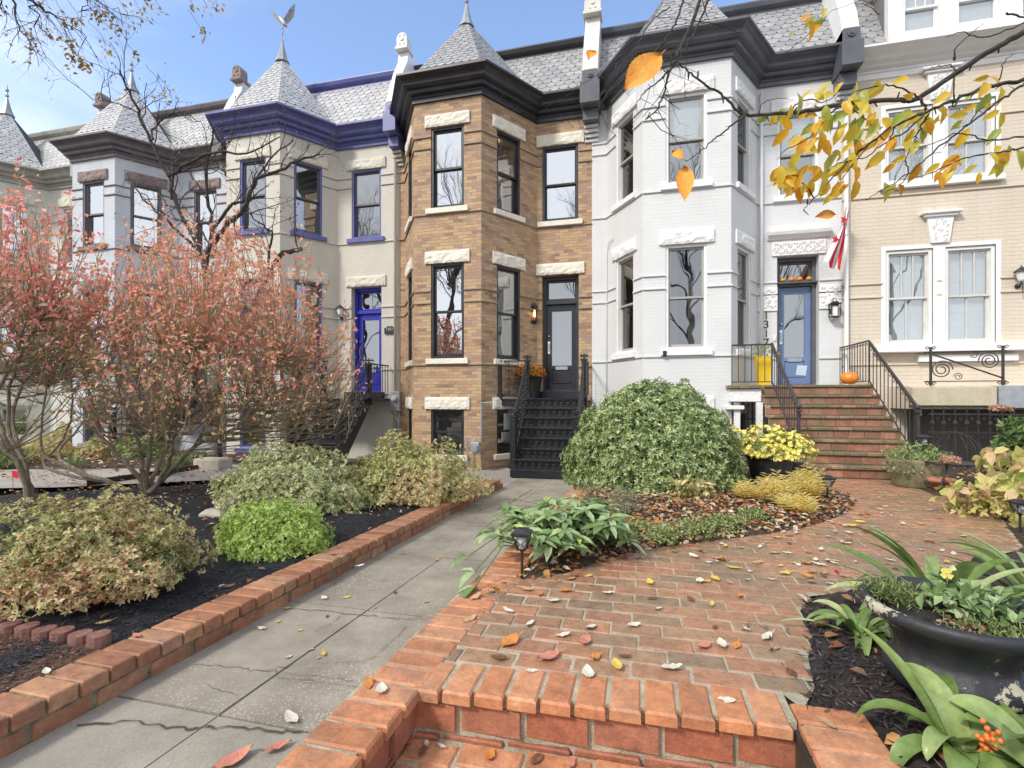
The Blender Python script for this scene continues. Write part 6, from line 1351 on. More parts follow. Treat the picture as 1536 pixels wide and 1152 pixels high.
cl = [(100, 30, 14), (118, 30, 16), (150, 20, 26), (165, 28, 14), (180, 42, 16), (108, 62, 10), (115, 92, 26), (125, 98, 26), (108, 80, 12), (45, 50, 12), (70, 52, 6), (55, 68, 8), (20, 55, 5), (212, 22, 14), (195, 30, 8), (290, 8, 9), (310, 8, 6), (328, 10, 9), (305, 52, 12), (200, 82, 9), (245, 138, 9), (158, 70, 8), (8, 18, 8), (92, 62, 8), (65, 5, 10), (220, 5, 10), (32, 90, 3), (240, 15, 8), (260, 150, 6), (45, 75, 6)]
P = np.array([atZ(x+rnd.gauss(0, 7), y+rnd.gauss(0, 6), 5.5) for x, y, k in cl for _ in range(k)]); n = len(P)
leafmesh('foliage', P, unit(n)-np.array([0, 0, .5]), unit(n)-np.array([0, 1, 0]), rng.uniform(.04, .075, n), .03, leafmat('tiny_tan_leaf', [(0, (.18,.12,.07)), (.5, (.5,.33,.10)), (1, (.62,.44,.16))], .6, .3), tl)
q = MB()
for x, y, k in cl:
    if x > 60: q.tube(guide([atZ(x-25, y-40, 5.5), atZ(x-8, y-18, 5.5), atZ(x, y, 5.5)], 3, .01), .0025, 3, cap=False)
q.build('twig', BARKD, tl)
# ---- street trees behind the photographer (seen mirrored in the windows)
proto_t = None
for i, (x, y, sc_, nm) in enumerate(((-10., -5., 1., 'far brick house upper windows'), (-2.2, -6.5, .95, 'tan brick house front windows'), (2.6, -6., 1., 'white bay windows'), (12.5, -6., 1.05, 'beige house windows'), (-17., -5., 1., 'pale grey house windows'), (7., -8., .9, 'steel blue door glass'))):
    nm = 'bare street tree mirrored in the '+('blue trimmed house windows' if i == 0 else nm)
    if proto_t is None:
        proto_t = t = thing('street_tree', (x, y, -.36), nm, 'tree', 'bare trees across the street'); q = MB(); tp = []
        q.tube([(x, y, -.36), (x+.1, y, 1.5), (x, y+.1, 3.4), (x+.2, y, 6.), (x, y, 9.)], [.15, .13, .11, .08, .05], 9)
        for k in range(13): a = k*2.4; grow(q, tp, (x, y+.05, 3.0+.5*k), Vector((math.cos(a)*.8, math.sin(a)*.8, .9)), 4.-.17*k, .055-.0025*k, 3, (4, 5), .62, .5, .18, .12, 4, 5)
        q.build('branch', BARKD, t)
    else:
        t = copy_tree(proto_t); t.location = (x, y, -.36); t.rotation_euler.z = i*1.3; t['label'] = nm
    t.scale = (sc_, sc_, sc_*1.3)
# ---- broad leaved perennial beside the path
def ribbon(q, base, head, L, W, arch=.9, tilt=.9, n=10, twist=0., fold=.35, tip=.92, m=0):
    """strap leaf: leaves the base at elevation tilt, bends down by arch"""
    base = Vector(base); h = Vector((math.cos(head), math.sin(head), 0)); s = Vector((-h.y, h.x, 0)); p = base.copy(); el = tilt; vs = []
    for i in range(n+1):
        t = i/n; w = W*(.45+.55*math.sin(PI*min(1, t*.9+.12))) if t < .55 else W*math.cos((t-.55)/.45*PI/2)**.7
        nr = Vector((-h.x*math.sin(el), -h.y*math.sin(el), math.cos(el))); sd = (s*math.cos(twist*t)+nr*math.sin(twist*t)); f = nr*fold*w
        vs += [p-sd*w*.5+f*.5, p-sd*w*.25+f*.12, p, p+sd*w*.25+f*.12, p+sd*w*.5+f*.5]
        d = h*math.cos(el)+Vector((0, 0, 1))*math.sin(el); p = p+d*(L/n); el -= arch*(.35+1.3*t)*PI/2/n*1.2
    fs = [(i*5+j, i*5+j+1, i*5+j+6, i*5+j+5) for i in range(n) for j in range(4)]; q.raw(vs, fs, m)
hb = thing('hellebore', (-.62, 3.9, 0), 'broad leaved green perennial spilling over the path behind the near solar light', 'plant'); q = MB(); HP = []; HD = []; HN = []; HL = []
for k in range(85):
    a = rnd.uniform(0, 6.28); r = .52*math.sqrt(rnd.random()); x, y = -.6+r*math.cos(a)*1.0, 3.92+r*math.sin(a)*1.0; h = rnd.uniform(.14, .40)*(1.08-r*.75)
    b0 = Vector((-.6+.4*r*math.cos(a), 3.92+.4*r*math.sin(a), .02)); top = Vector((x, y, h+.02)); q.tube([b0, b0.lerp(top, .5)+Vector((0, 0, .05)), top], [.006, .005, .004], 5, cap=False); n_ = rnd.randint(6, 9)
    for j in range(n_): an = j*2*PI/n_+rnd.gauss(0, .2); HP.append(top); HD.append((math.cos(an), math.sin(an), rnd.uniform(-.35, .4))); HN.append((math.cos(a)*.3, math.sin(a)*.3, 1)); HL.append(rnd.uniform(.10, .19))
for x, y, z in ((-1.15, 3.85, .1), (-1.05, 3.15, .02), (-1.18, 3.4, .04), (-.98, 2.95, .0)):
    for j in range(5): an = 2.2+j*.55; HP.append((x, y, z+.03)); HD.append((math.cos(an), math.sin(an)*.8, rnd.uniform(-.5, 0))); HN.append((0, 0, 1)); HL.append(.17)
    q.tube([(-.8, 3.6, .1), ((x-.8)/2, (y+3.6)/2, .2), (x, y, z+.03)], .005, 4)
q.build('stem', LM['green'], hb); HL = np.array(HL); leafmesh('foliage', HP, HD, HN, HL, HL*.36, LM['hell'], hb, shape='oval', fold=.18, curl=.22)
# ---- small plants of the middle bed
def tuft(name, label, c, r, h, n, L, W, mat, arch=.5, cat='plant', blade=False, grp=None, lean=.5):
    t = thing(name, c, label, cat, grp); k = 4
    P = np.stack([np.full(n, c[0])+rng.normal(0, r*.45, n), np.full(n, c[1])+rng.normal(0, r*.45, n), c[2]+h*rng.random(n)**.8], 1); D = unit(n)+np.array([0, 0, lean]); D[:, :2] += (P[:, :2]-np.array([c[0], c[1]]))/max(r, .01)*.7
    l = rng.uniform(.6, 1.2, n)*L; leafmesh('foliage', P, D, unit(n)*.6+np.array([0, 0, 1.]), l, W, LM[mat] if isinstance(mat, str) else mat, t, curl=.15)
    q = MB()
    for _ in range(max(6, n//60)): i = rng.integers(0, n); q.tube([(c[0]+rnd.gauss(0, r*.15), c[1]+rnd.gauss(0, r*.15), c[2]-.01), Vector(P[i])], [.004, .002], 3, cap=False)
    q.build('stem', TWIG, t); return t
def gp(px, py, z=.03): p = G(px, py, z); return (p.x, p.y, z)
def amsonia(name, label, c, r, h, n, mat='amso'):
    t = thing(name, c, label, 'plant', None); q = MB(); P = []; D = []; N = []
    for _ in range(n):
        a = rnd.uniform(0, 6.28); rr = r*math.sqrt(rnd.random()); b0 = Vector((c[0]+rr*.3*math.cos(a), c[1]+rr*.3*math.sin(a), c[2])); top = Vector((c[0]+rr*math.cos(a), c[1]+rr*math.sin(a), c[2]+h*1.35*rnd.uniform(.55, 1)*(1.1-.5*rr/r))); q.tube([b0, b0.lerp(top, .5)+Vector((0, 0, .03)), top], [.003, .0025, .0015], 3, cap=False)
        for k in range(18):
            f = .3+.7*k/18; p = b0.lerp(top, f); an = k*2.4; P.append(p); D.append((math.cos(an), math.sin(an), .35)); N.append((0, 0, 1))
    q.build('stem', TWIG, t); l = rng.uniform(.06, .11, len(P)); leafmesh('foliage', P, D, N, l, .013, LM[mat], t, curl=.1); return t
for k, (px, py, r, h, n, nm) in enumerate(((1120, 752, .14, .22, 26, 'leftmost, under the black pot'), (1165, 758, .22, .30, 60, 'second, in front of the black pot'), (1212, 752, .22, .36, 70, 'tallest one, next to the far solar light'), (1195, 772, .2, .2, 40, 'lowest, at the paving edge'))): amsonia('amsonia', 'feathery yellow perennial, '+nm, gp(px, py), r, h, n)
tuft('yellowing_perennial', 'yellow green wilted perennial at the foot of the big round bush', gp(1035, 752), .22, .24, 230, .09, .04, 'azn')
tuft('grey_tuft', 'silvery green tuft in the leaf litter beside the broad leaved perennial', gp(935, 775), .2, .26, 900, .04, .006, 'grey')
tuft('grey_tuft', 'small silvery sprigs at the left foot of the big round bush', gp(880, 752), .14, .2, 300, .04, .007, 'grey')
for k, (px, py, r) in enumerate(((960, 800, .13), (990, 812, .12), (935, 812, .08), (1060, 795, .2), (1040, 803, .14), (1095, 790, .1), (1130, 780, .1))): tuft('ground_cover', 'low green cover plant in the leaf litter, number of the patch row counted from the left being %s' % ('first', 'second', 'third', 'fourth', 'fifth', 'sixth', 'last')[k] if 0 else ('pale green low plant in the leaf litter near the broad leaved perennial', 'green low plant at the paving edge, middle of the bed', 'tiny green low plant touching the broad leaved perennial', 'widest low green plant in the leaf litter', 'low green plant just left of the widest one', 'low green plant right of the widest one', 'low green plant before the yellow feathery perennials')[k], gp(px, py), r*1.35, .09, 480, .034, .018, 'fern', grp='low green plants in the leaf litter', lean=.2)
# liriope tufts and low shrubs in the neighbour yard
for k, (px, py, r) in enumerate(((110, 705, .4), (250, 712, .35), (275, 700, .4), (300, 690, .4), (40, 690, .5), (130, 660, .6))):
    t = thing('grass_tuft', gp(px, py, -.2), ('green grass tuft behind the thin pink bush', 'green grass tuft behind the trunk of the wide pink bush', 'second grass tuft right of the wide pink bush trunk', 'grass tuft beside the pale stone block', 'grass tuft far left beyond the walk', 'grass tuft near the pale grey house')[k], 'grass'); c = gp(px, py, -.2); q = MB()
    for _ in range(70): ribbon(q, (c[0]+rnd.gauss(0, r*.2), c[1]+rnd.gauss(0, r*.2), c[2]), rnd.uniform(0, 6.28), rnd.uniform(.25, .5), .014, rnd.uniform(.7, 1.2), rnd.uniform(.9, 1.4), 5)
    q.build('blades', LM['green'], t)
for k, (px, py, r, h, mt) in enumerate(((30, 660, .9, .9, 'green'), (330, 665, .6, .8, 'green'), (180, 655, .8, .9, 'azv'), (100, 668, .5, .6, 'azn'), (400, 660, .5, .7, 'green'), (70, 690, .6, .5, 'fade'), (205, 688, .6, .5, 'fern'), (255, 668, .7, .8, 'fade'), (-20, 700, .7, .6, 'fern'), (150, 690, .45, .45, 'azn'))):
    shrub('low_shrub', ('green shrub by the far left houses', 'green shrub behind the left azalea', 'pale shrub before the pale grey house stairs', 'yellow green shrub behind the thin pink bush', 'green shrub beside the stairs of the blue trimmed house', 'low yellow green patch left of the thin pink bush', 'low light green shrub behind the trunk of the wide pink bush', 'yellowing shrub before the pale grey house, under the wide pink bush', 'low light green shrub at the left edge beyond the walk', 'small pinkish shrub between the two grass tufts beyond the walk')[k], 'bush', gp(px, py, -.18), (r, r*.8, h), 900, 4, (.06, .03), mt, stems=10, thick=.4, low=.05)
q = MB(); c = G(318, 703, -.2); q.box(c.x-.35, c.x+.25, c.y-.1, c.y+.25, -.25, .0, 0, .03); o = q.build('stone_block', M['limew'] if 0 else surf('pale_stone', (.40,.36,.28), (.52,.48,.4), .9, 6., .8, 20.)); recenter(o); tag(o, 'pale stone block beyond the left azalea', 'stone')
q = MB(); c = G(345, 772, -.2); q.box(c.x-.13, c.x+.13, c.y-.08, c.y+.1, -.25, .02, 0, .05); q.box(c.x-.2, c.x+.1, c.y-.25, c.y-.07, -.25, -.1, 0, .05); o = q.build('garden_stone', bpy.data.materials['pale_stone']); recenter(o); tag(o, 'rough pale garden stones behind the lime green shrub', 'stone')
q = MB(); c = G(20, 738, -.2); q.tube([(c.x, c.y, -.2), (c.x-.02, c.y, .12)], .003, 4); q.face([(c.x-.02, c.y, .12), (c.x+.09, c.y+.03, .1), (c.x+.1, c.y, .0), (c.x-.01, c.y, .02)]); q.face([(c.x-.02, c.y+.003, .12), (c.x-.01, c.y+.003, .02), (c.x+.1, c.y+.003, .0), (c.x+.09, c.y+.033, .1)]); o = q.build('marker_flag', FR); recenter(o); tag(o, 'little red marker flag on a wire at the left edge', 'marker flag')
# ================================================================ POTS AND GARDEN THINGS
BP = surf('dark_plastic', (.03,.032,.04), (.055,.057,.065), .5, 6., .2, 30.)
def flowers(t, C, r, h, nleaf, nfl, fmat, fr=.022, name='blossom', lm='fern', leafl=.045):
    P, N = dome_pts(nleaf, C, r[0], r[1], h, .6, .2, 3., -.15); P2, D, N2 = rosettes(P, N, 3); leafmesh('foliage', P2, D, N2, leafl, leafl*.35, LM[lm], t, curl=.1)
    P, N = dome_pts(nfl, C, r[0]*1.04, r[1]*1.04, h*1.05, .12, .22, 3., -.1); P2, D, N2 = rosettes(P, N, 9, .3, .45); leafmesh(name, P2, D, N2, fr, fr*.6, LM[fmat], t, curl=-.1)
yp = thing('flower_pot', (1.80, 7.75, .03), 'dark ribbed pot of yellow chrysanthemums beside the brick steps', 'flower pot'); q = MB()
q.lathe((1.80, 7.75, .03), [(.22, 0), (.235, .02), (.30, .30), (.30, .34), (.325, .34), (.33, .385), (.30, .385), (.285, .33), (.01, .33)], 40, 0, lambda a, z: 1+.008*math.cos(a*20)); q.build('pot', BP, yp, True)
for i, (dx, dy, dz, r, h, n) in enumerate(((-.25, -.2, .40, .3, .22, 60), (-.50, -.12, .44, .32, .28, 70), (.22, -.05, .44, .3, .26, 75), (0, .1, .5, .32, .28, 60), (-.80, -.2, .36, .2, .22, 36), (.34, -.1, .36, .18, .16, 22), (.05, -.3, .36, .22, .14, 34))): flowers(yp, (1.80+dx, 7.75+dy, dz), (r, r), h, int(n*4), int(n*2.4), 'ycan', .04)
P = np.array([(1.8+rnd.gauss(0, .25), 7.6+rnd.gauss(0, .15), .5+rnd.gauss(0, .12)) for _ in range(90)]); leafmesh('red_blossom', P[:26], unit(26), unit(26), .03, .025, REDP, yp)
p2 = thing('flower_pot', (2.2, 8.1, .0), 'black round pot half hidden behind the yellow flowers', 'flower pot'); q = MB(); q.lathe((2.16, 8.08, .0), [(.14, 0), (.18, .1), (.2, .25), (.215, .27), (.19, .28), (.01, .26)], 24); q.build('pot', BP, p2, True)
my = thing('tall_planter', (2.32, 10.5, 1.44), 'tall yellow planter behind the porch railing by the steel blue door', 'planter'); q = MB(); c0 = (2.33, 10.55)
q.raw([(c0[0]+sx_*w_, c0[1]+sy_*w_, z) for z, w_ in ((1.44, .10), (2.0, .14)) for sx_, sy_ in ((-1,-1),(1,-1),(1,1),(-1,1))], [(0,1,5,4),(1,2,6,5),(2,3,7,6),(3,0,4,7),(4,5,6,7)]); q.build('pot', surf('yellow_glaze', (.78,.50,.02), (.85,.58,.03), .35, 4.), my)
P, N = dome_pts(160, (c0[0]+.03, c0[1], 2.0), .22, .2, .2, .6, .2, 3., -.3); leafmesh('foliage', P, N+unit(len(P))*.5, unit(len(P))+np.array([0,0,1]), .11, .018, LM['fern'], my)
bm_ = thing('flower_pot', (-2.35, 11.0, 1.19), 'black square planter of rust orange chrysanthemums left of the black door', 'flower pot'); q = MB(); c0 = (-2.33, 10.95)
q.raw([(c0[0]+sx_*w_, c0[1]+sy_*w_, z) for z, w_ in ((1.195, .15), (1.62, .21), (1.68, .225), (1.68, .19), (1.64, .19)) for sx_, sy_ in ((-1,-1),(1,-1),(1,1),(-1,1))], [(r*4+k, r*4+(k+1) % 4, r*4+4+(k+1) % 4, r*4+4+k) for r in range(4) for k in range(4)]+[(16, 17, 18, 19)]); q.build('pot', M['iron'], bm_)
flowers(bm_, (c0[0]-.02, c0[1], 1.68), (.30, .28), .24, 260, 260, 'mum', .042, lm='green')
def solar(label, p, h=.33, s=1.):
    t = thing('solar_light', p, label, 'garden light', 'black solar stake lights'); x, y, z = p; q = MB()
    q.tube([(x, y, z-.02), (x, y, z+h*.55)], .0095*s, 8); q.lathe((x, y, z), [(.010*s, h*.52), (.016*s, h*.56), (.03*s, h*.58)], 8); q.build('stake', M['iron'], t)
    q = MB(); a = .055*s; q.raw([(x+sx_*w_, y+sy_*w_, z+zz) for zz, w_ in ((h*.86, a), (h*.89, a*1.12), (h*.93, a*1.12), (h*1., a*.55)) for sx_, sy_ in ((-1,-1),(1,-1),(1,1),(-1,1))], [(3,2,1,0)]+[(r*4+k, r*4+(k+1) % 4, r*4+4+(k+1) % 4, r*4+4+k) for r in range(3) for k in range(4)]+[(12,13,14,15)]); q.build('cap', M['galv'] if 0 else M['iron'], t)
    q = MB()
    for sx_, sy_ in ((-1,-1),(1,-1),(1,1),(-1,1)):
        for e_ in (1, -1):
            ux, uy = (sx_, sy_*e_) ; q.tube([(x+sx_*a*.5, y+sy_*a*.5, z+h*.58), (x+sx_*a*.75*(1 if e_ > 0 else .2), y+sy_*a*.75*(.2 if e_ > 0 else 1), z+h*.72), (x+sx_*a*.95, y+sy_*a*.95, z+h*.86)], .0035*s, 4)
        q.tube([(x+sx_*a*.5, y+sy_*a*.5, z+h*.58), (x+sx_*a*.95, y+sy_*a*.95, z+h*.86)], .004*s, 4)
    q.build('cage', M['iron'], t); q = MB(); q.lathe((x, y, z), [(.02*s, h*.6), (.036*s, h*.72), (.038*s, h*.85)], 8); q.build('lens', surf('frosted_lens', (.5,.52,.55), None, .3), t); return t
p = G(783, 868, .0); solar('near black solar stake light among the broad green leaves', tuple(p), .335, 1.)
p = G(1241, 753, .03); solar('far black solar stake light at the tip of the middle bed', tuple(p), .30, 1.1)
# trough, bench frame, pots on the right
tg = thing('stone_trough', (3.95, 8.0, 0), 'mossy stone trough with green and white plants right of the brick steps', 'planter'); cx, cy = at(1378, 700, 7.9).x, 7.95; q = MB()
q.lathe((cx, cy, 0), [(.24, 0), (.25, .02), (.31, .34), (.315, .38), (.27, .38), (.25, .34), (.01, .34)], 24, 0, lambda a, z: 1+.12*math.cos(2*a)); q.build('pot', surf('mossy_stone', (.13,.13,.06), (.27,.23,.14), .9, 5., .9, 20.), tg, True)
flowers(tg, (cx, cy, .36), (.36, .3), .22, 420, 26, 'grey', .03, 'white_leaf'); P, N = dome_pts(260, (cx-.2, cy-.12, .2), .2, .16, .28, .5, .3, 3., -.6); leafmesh('trailing_foliage', P, N+unit(len(P))*.5, unit(len(P)), .05, .025, LM['grey'], tg)
solar('black solar stake light standing in the stone trough', (cx+.06, cy-.05, .36), .34, 1.1)
rw = thing('iron_planter_stand', (3.75, 7.5, 0), 'low wrought iron stand with a twisted rim in front of the stone trough', 'planter stand'); a_, b_ = G(1347, 722, 0), G(1414, 742, 0)
q = MB(); y0 = a_.y; L_ = [(a_.x, a_.y), (b_.x, b_.y)]
for j in range(3): q.tube([(lerp(L_[0][0], L_[1][0], t)+.012*math.cos(t*70+j*2.1), lerp(L_[0][1], L_[1][1], t)+.012*math.sin(t*70+j*2.1), .37+.01*math.sin(t*70+j*2.1)) for t in [i/70 for i in range(71)]], .008, 4)
for k in range(24): t = k/23; X = (lerp(L_[0][0], L_[1][0], t), lerp(L_[0][1], L_[1][1], t)); q.tube([(X[0], X[1], .36), (X[0]+.01, X[1]-.01, .30)], .006, 4)
q.build('rim', M['irong'], rw)
for X in L_: q = MB(); q.tube(guide([(X[0]+.02, X[1]+.04, 0), (X[0]-.01, X[1], .12), (X[0]+.02, X[1], .26), (X[0], X[1], .42)], 4), .014, 6); scroll(q, (X[0]+.03, X[1], .43), .03, (1, 0, 0), 1.2, .007, 4); q.build('leg', M['irong'], rw)
q = MB(); q.tube(guide([(L_[0][0], L_[0][1], .19), (lerp(L_[0][0], L_[1][0], .3), lerp(L_[0][1], L_[1][1], .3), .2), (lerp(L_[0][0], L_[1][0], .7), lerp(L_[0][1], L_[1][1], .7), .09), (L_[1][0], L_[1][1], .1), (L_[1][0]+.4, L_[1][1]-.05, .06)], 6), .009, 6); q.build('brace', M['irong'], rw)
tc_ = G(1412, 738, 0); tt = thing('terracotta_pot', tc_, 'plain terracotta pot behind the iron stand', 'pot'); q = MB(); q.lathe(tc_, [(.09, 0), (.125, .13), (.145, .13), (.15, .175), (.13, .175), (.12, .13), (.01, .13)], 24); q.build('pot', surf('terracotta', (.38,.15,.08), (.48,.22,.13), .8, 8., .5, 30.), tt, True)
q = MB(); tc2 = G(1400, 735, 0)+Vector((.35, .25, 0))
for k in range(16): a = k*PI/8; q.tube([(tc2.x+.3*math.cos(a)*math.cos(t), tc2.y+.08+.12*math.sin(a), .55+.3*math.sin(t)) if 0 else (tc2.x+.3*math.cos(t)*math.cos(a), tc2.y+.3*math.cos(t)*math.sin(a), .42+.33*math.sin(t)) for t in [-.2+i*.17 for i in range(11)]], .0025, 3)
q.lathe(tc2, [(.29, .33), (.3, .34)], 20); o = q.build('wire_plant_cage', M['irong'], None); recenter(o); tag(o, 'domed wire plant cage behind the hydrangea', 'plant cage')
# hydrangea and green bush at the right edge
hy = thing('hydrangea', (4.0, 5.9, 0), 'yellowing hydrangea with dried pink flower heads at the right edge', 'bush'); c = (4.25, 6.0, .0); P, N = dome_pts(330, c, .95, .85, 1.05, .5, .22, 2., .0); n = len(P); q = MB()
for i in rng.integers(0, n, 40): q.tube(guide([(c[0]+rnd.gauss(0, .1), c[1]+rnd.gauss(0, .1), 0), Vector(P[i])*.5+Vector(c)*.5+Vector((0, 0, .1)), Vector(P[i])], 3, .01), [.008-.001*j for j in range(7)], 4, cap=False)
q.build('stem', TWIG, hy); P2, D, N2 = rosettes(P, N, 4, .4, .1); D[:, 2] -= .35; l = rng.uniform(.09, .17, len(P2)); leafmesh('foliage', P2, D, N2, l, l*.62, LM['hyd'], hy, shape='oval', curl=.15, fold=.15)
for px, py, Z_, r in ((1425, 695, 5.9, .1), (1500, 618, 6., .1), (1503, 690, 5.6, .06), (1438, 778, 5.3, .07)):
    cc = atZ(px, py, Z_); P, N = dome_pts(170, cc, r, r, r*.85, .3, .15, 3., -1.); P[:, 2] = np.maximum(P[:, 2], 0); P2, D, N2 = rosettes(P, N, 4, .3, .2); leafmesh('flower_head', P2, D, N2, .02, .018, LM['dry'], hy)
c = gp(1476, 806, 0); 
t = thing('stray_leafy_stems', gp(1480, 770, .0), 'yellow green leafy stems low at the right edge under the hydrangea', 'plant'); P, N = dome_pts(150, gp(1500, 775, .0), .45, .35, .28, .5, .3, 3., 0.); P2, D, N2 = rosettes(P, N, 4); leafmesh('foliage', P2, D, N2, .06, .035, LM['hyd'], t, shape='oval')
shrub('evergreen_shrub', 'dark green leafy bush behind the hydrangea at the right edge', 'bush', (6.0, 8.3, 0), (1.15, .9, 1.45), 1500, 5, (.11, .045), 'green', stems=24, thick=.4, bump=.15)
t = solar('black solar stake light cut by the right edge of the photo', tuple(G(1530, 800, .0)), .3, 1.)
# ---------------------------------------------------------------- the black urn
UR = (1.215, 2.36); ur = thing('urn', (UR[0], UR[1], 0), 'big black footed urn with chipped rim and handle planted with flowers', 'urn')
m, nt, bb = newmat('chipped_black_paint'); L = nt.links; tcx = nd(nt, 'ShaderNodeTexCoord'); n1 = nd(nt, 'ShaderNodeTexNoise', Scale=22., Detail=6., Roughness=.7); L.new(tcx.outputs['Object'], n1.inputs[0]); n2 = nd(nt, 'ShaderNodeTexNoise', Scale=3.2, Detail=2.); L.new(tcx.outputs['Object'], n2.inputs[0])
ad = nd(nt, 'ShaderNodeMath', operation='MULTIPLY_ADD'); ad.inputs[1].default_value = .9; L.new(n2.outputs[0], ad.inputs[0]); L.new(n1.outputs[0], ad.inputs[2]); r_ = ramp(nt, [(.0, (.010,.011,.014)), (.60*1.9/1.9, (.022,.024,.03)), (.61, (.02,.02,.026))]); 
mr = nd(nt, 'ShaderNodeMapRange'); mr.inputs[1].default_value = 1.06; mr.inputs[2].default_value = 1.075; L.new(ad.outputs[0], mr.inputs[0]); mxx = nd(nt, 'ShaderNodeMix', data_type='RGBA'); mxx.inputs[6].default_value = (.03,.031,.037,1); mxx.inputs[7].default_value = (.50,.46,.34,1); L.new(mr.outputs[0], mxx.inputs[0]); L.new(mxx.outputs[2], bb.inputs['Base Color']); bb.inputs['Roughness'].default_value = .45
bp = nd(nt, 'ShaderNodeBump', Strength=.5, Distance=.01); L.new(n1.outputs[0], bp.inputs['Height']); L.new(bp.outputs[0], bb.inputs['Normal'])
q = MB(); flute = lambda a, z: 1+(.022*abs(math.cos(a*9)) if .1 < z < .29 else 0)
q.lathe((*UR, 0), [(.13, .0), (.15, .01), (.15, .025), (.17, .04), (.205, .06), (.225, .09), (.228, .12), (.212, .15), (.19, .175), (.185, .20), (.195, .235), (.215, .27), (.245, .30), (.285, .322), (.312, .345), (.315, .37), (.30, .385), (.278, .378), (.268, .35), (.255, .32), (.24, .31)], 72, 0, flute); q.build('bowl', m, ur, True)
q = MB()
for sgn, an in ((1, -.3), (1, PI-.1)):
    dx, dy = math.cos(an), math.sin(an); q.tube(guide([(UR[0]+dx*.24, UR[1]+dy*.24, .27), (UR[0]+dx*.34, UR[1]+dy*.34, .29), (UR[0]+dx*.37, UR[1]+dy*.37, .22), (UR[0]+dx*.30, UR[1]+dy*.30, .15), (UR[0]+dx*.20, UR[1]+dy*.20, .13)], 6), .022, 10) if an < 1 else None
q.build('handle', m, ur, True)
q = MB(); q.lathe((*UR, 0), [(.001, .325), (.12, .33), (.258, .318)], 30); q.build('soil', bpy.data.materials['dark_mulch'], ur, True)
uz = .33
def sprig(n, spread_, c, L_, W_, mat, name, h=.06): 
    P = np.stack([rng.normal(c[0], spread_[0], n), rng.normal(c[1], spread_[1], n), uz+rng.random(n)*h], 1); ok = (P[:, 0]-UR[0])**2+(P[:, 1]-UR[1])**2 < .34**2; P = P[ok]; k = len(P); l = rng.uniform(.7, 1.2, k)*L_; leafmesh(name, P, unit(k)+np.array([0, 0, .5]), unit(k)*.5+np.array([0, 0, 1]), l, W_, LM[mat], ur, curl=.1)
sprig(900, (.07, .05), (UR[0]-.17, UR[1]+.14), .035, .005, 'fern', 'moss_foliage', .07); sprig(500, (.10, .05), (UR[0]+.10, UR[1]-.16), .035, .005, 'fern', 'moss_foliage', .04); sprig(260, (.07, .07), (UR[0]+.08, UR[1]+.02), .065, .042, 'hell', 'broad_foliage', .09); sprig(60, (.05, .05), (UR[0]-.02, UR[1]-.1), .02, .02, 'dry', 'dead_leaf', .01)
q = MB(); c = Vector((UR[0]+.04, UR[1]+.12, uz+.13)); q.tube([(c.x, c.y, uz), c], .002, 4); q.build('stem', LM['fern'], ur)
P = np.repeat(np.array([c]), 10, 0)+rng.normal(0, .006, (10, 3)); leafmesh('yellow_blossom', P, unit(10), np.tile([0, -1, .2], (10, 1)), .03, .028, LM['ycan'], ur)
for dx, dy, dz in ((-.36, .16, .09), (.33, -.13, .02), (.30, -.22, -.02)):
    c = Vector((UR[0]+dx, UR[1]+dy, uz+dz)); P = np.repeat(np.array([c]), 8, 0); leafmesh('pink_blossom', P, unit(8), unit(8), .016, .014, REDP, ur); q = MB(); q.tube([c, (UR[0]+dx*.7, UR[1]+dy*.7, uz+.02)], .0015, 3); q.build('stem', LM['fern'], ur)
# strap leaved plants
def strap_plant(name, label, c, leaves, mat='strap'):
    t = thing(name, c, label, 'plant', 'strap leaved plants round the urn'); q = MB()
    for hd, L_, W_, tl, ar, tw in leaves: ribbon(q, (c[0]+rnd.gauss(0, .015), c[1]+rnd.gauss(0, .015), c[2]), hd, L_, W_, ar, tl, 14, tw)
    o = q.build('foliage', LM[mat], t, True); return t
SL = lambda n, L0, L1, W0, W1, t0=.7, t1=1.3, a0=.6, a1=1.3, h0=0, h1=6.28: [(lerp(h0, h1, (k+rnd.random()*.6)/n), rnd.uniform(L0, L1), rnd.uniform(W0, W1), rnd.uniform(t0, t1), rnd.uniform(a0, a1), rnd.gauss(0, .3)) for k in range(n)]
c = G(1292, 960, .0); strap_plant('strap_plant', 'small strap leaved plant in the mulch left of the urn', (c.x, c.y, .01), SL(15, .22, .34, .034, .05, .6, 1.25, .8, 1.5)+[(2.95, .36, .026, .35, .5, 0), (4.4, .22, .05, .5, 1.6, 0), (5.0, .25, .045, .7, 1.6, 0)])
strap_plant('strap_plant', 'large strap leaved clump behind the urn', (1.50, 3.0, .0), SL(34, .50, .76, .05, .075, .7, 1.35, .5, 1.0))
strap_plant('strap_plant', 'second large strap leaved clump at the right edge behind the urn', (2.1, 3.3, .0), SL(28, .5, .75, .05, .07, .7, 1.35, .5, 1.0))
c = G(1450, 1110, .0); fr_ = strap_plant('strap_plant', 'foreground broad strap leaved plant with orange berries, bottom right corner', (1.03, 2.0, .0), [(2.35, .44, .078, 1.05, .35, .2), (1.9, .33, .095, 1.2, .8, 0), (2.9, .36, .07, .9, 1.3, 0), (3.5, .3, .07, .7, 1.6, 0), (.6, .3, .10, .9, 1.1, 0), (.1, .34, .10, .8, 1.1, 0), (5.6, .28, .10, .7, 1.2, 0), (4.9, .26, .09, .7, 1.3, 0), (1.2, .34, .10, 1.1, .9, .2), (4.2, .24, .085, .8, 1.3, 0), (2.5, .2, .07, 1.1, 1.6, 0), (5.2, .3, .09, 1.0, 1.2, .2), (.3, .24, .09, 1.2, 1.4, 0), (3.9, .26, .06, 1.1, 1.5, 0)])
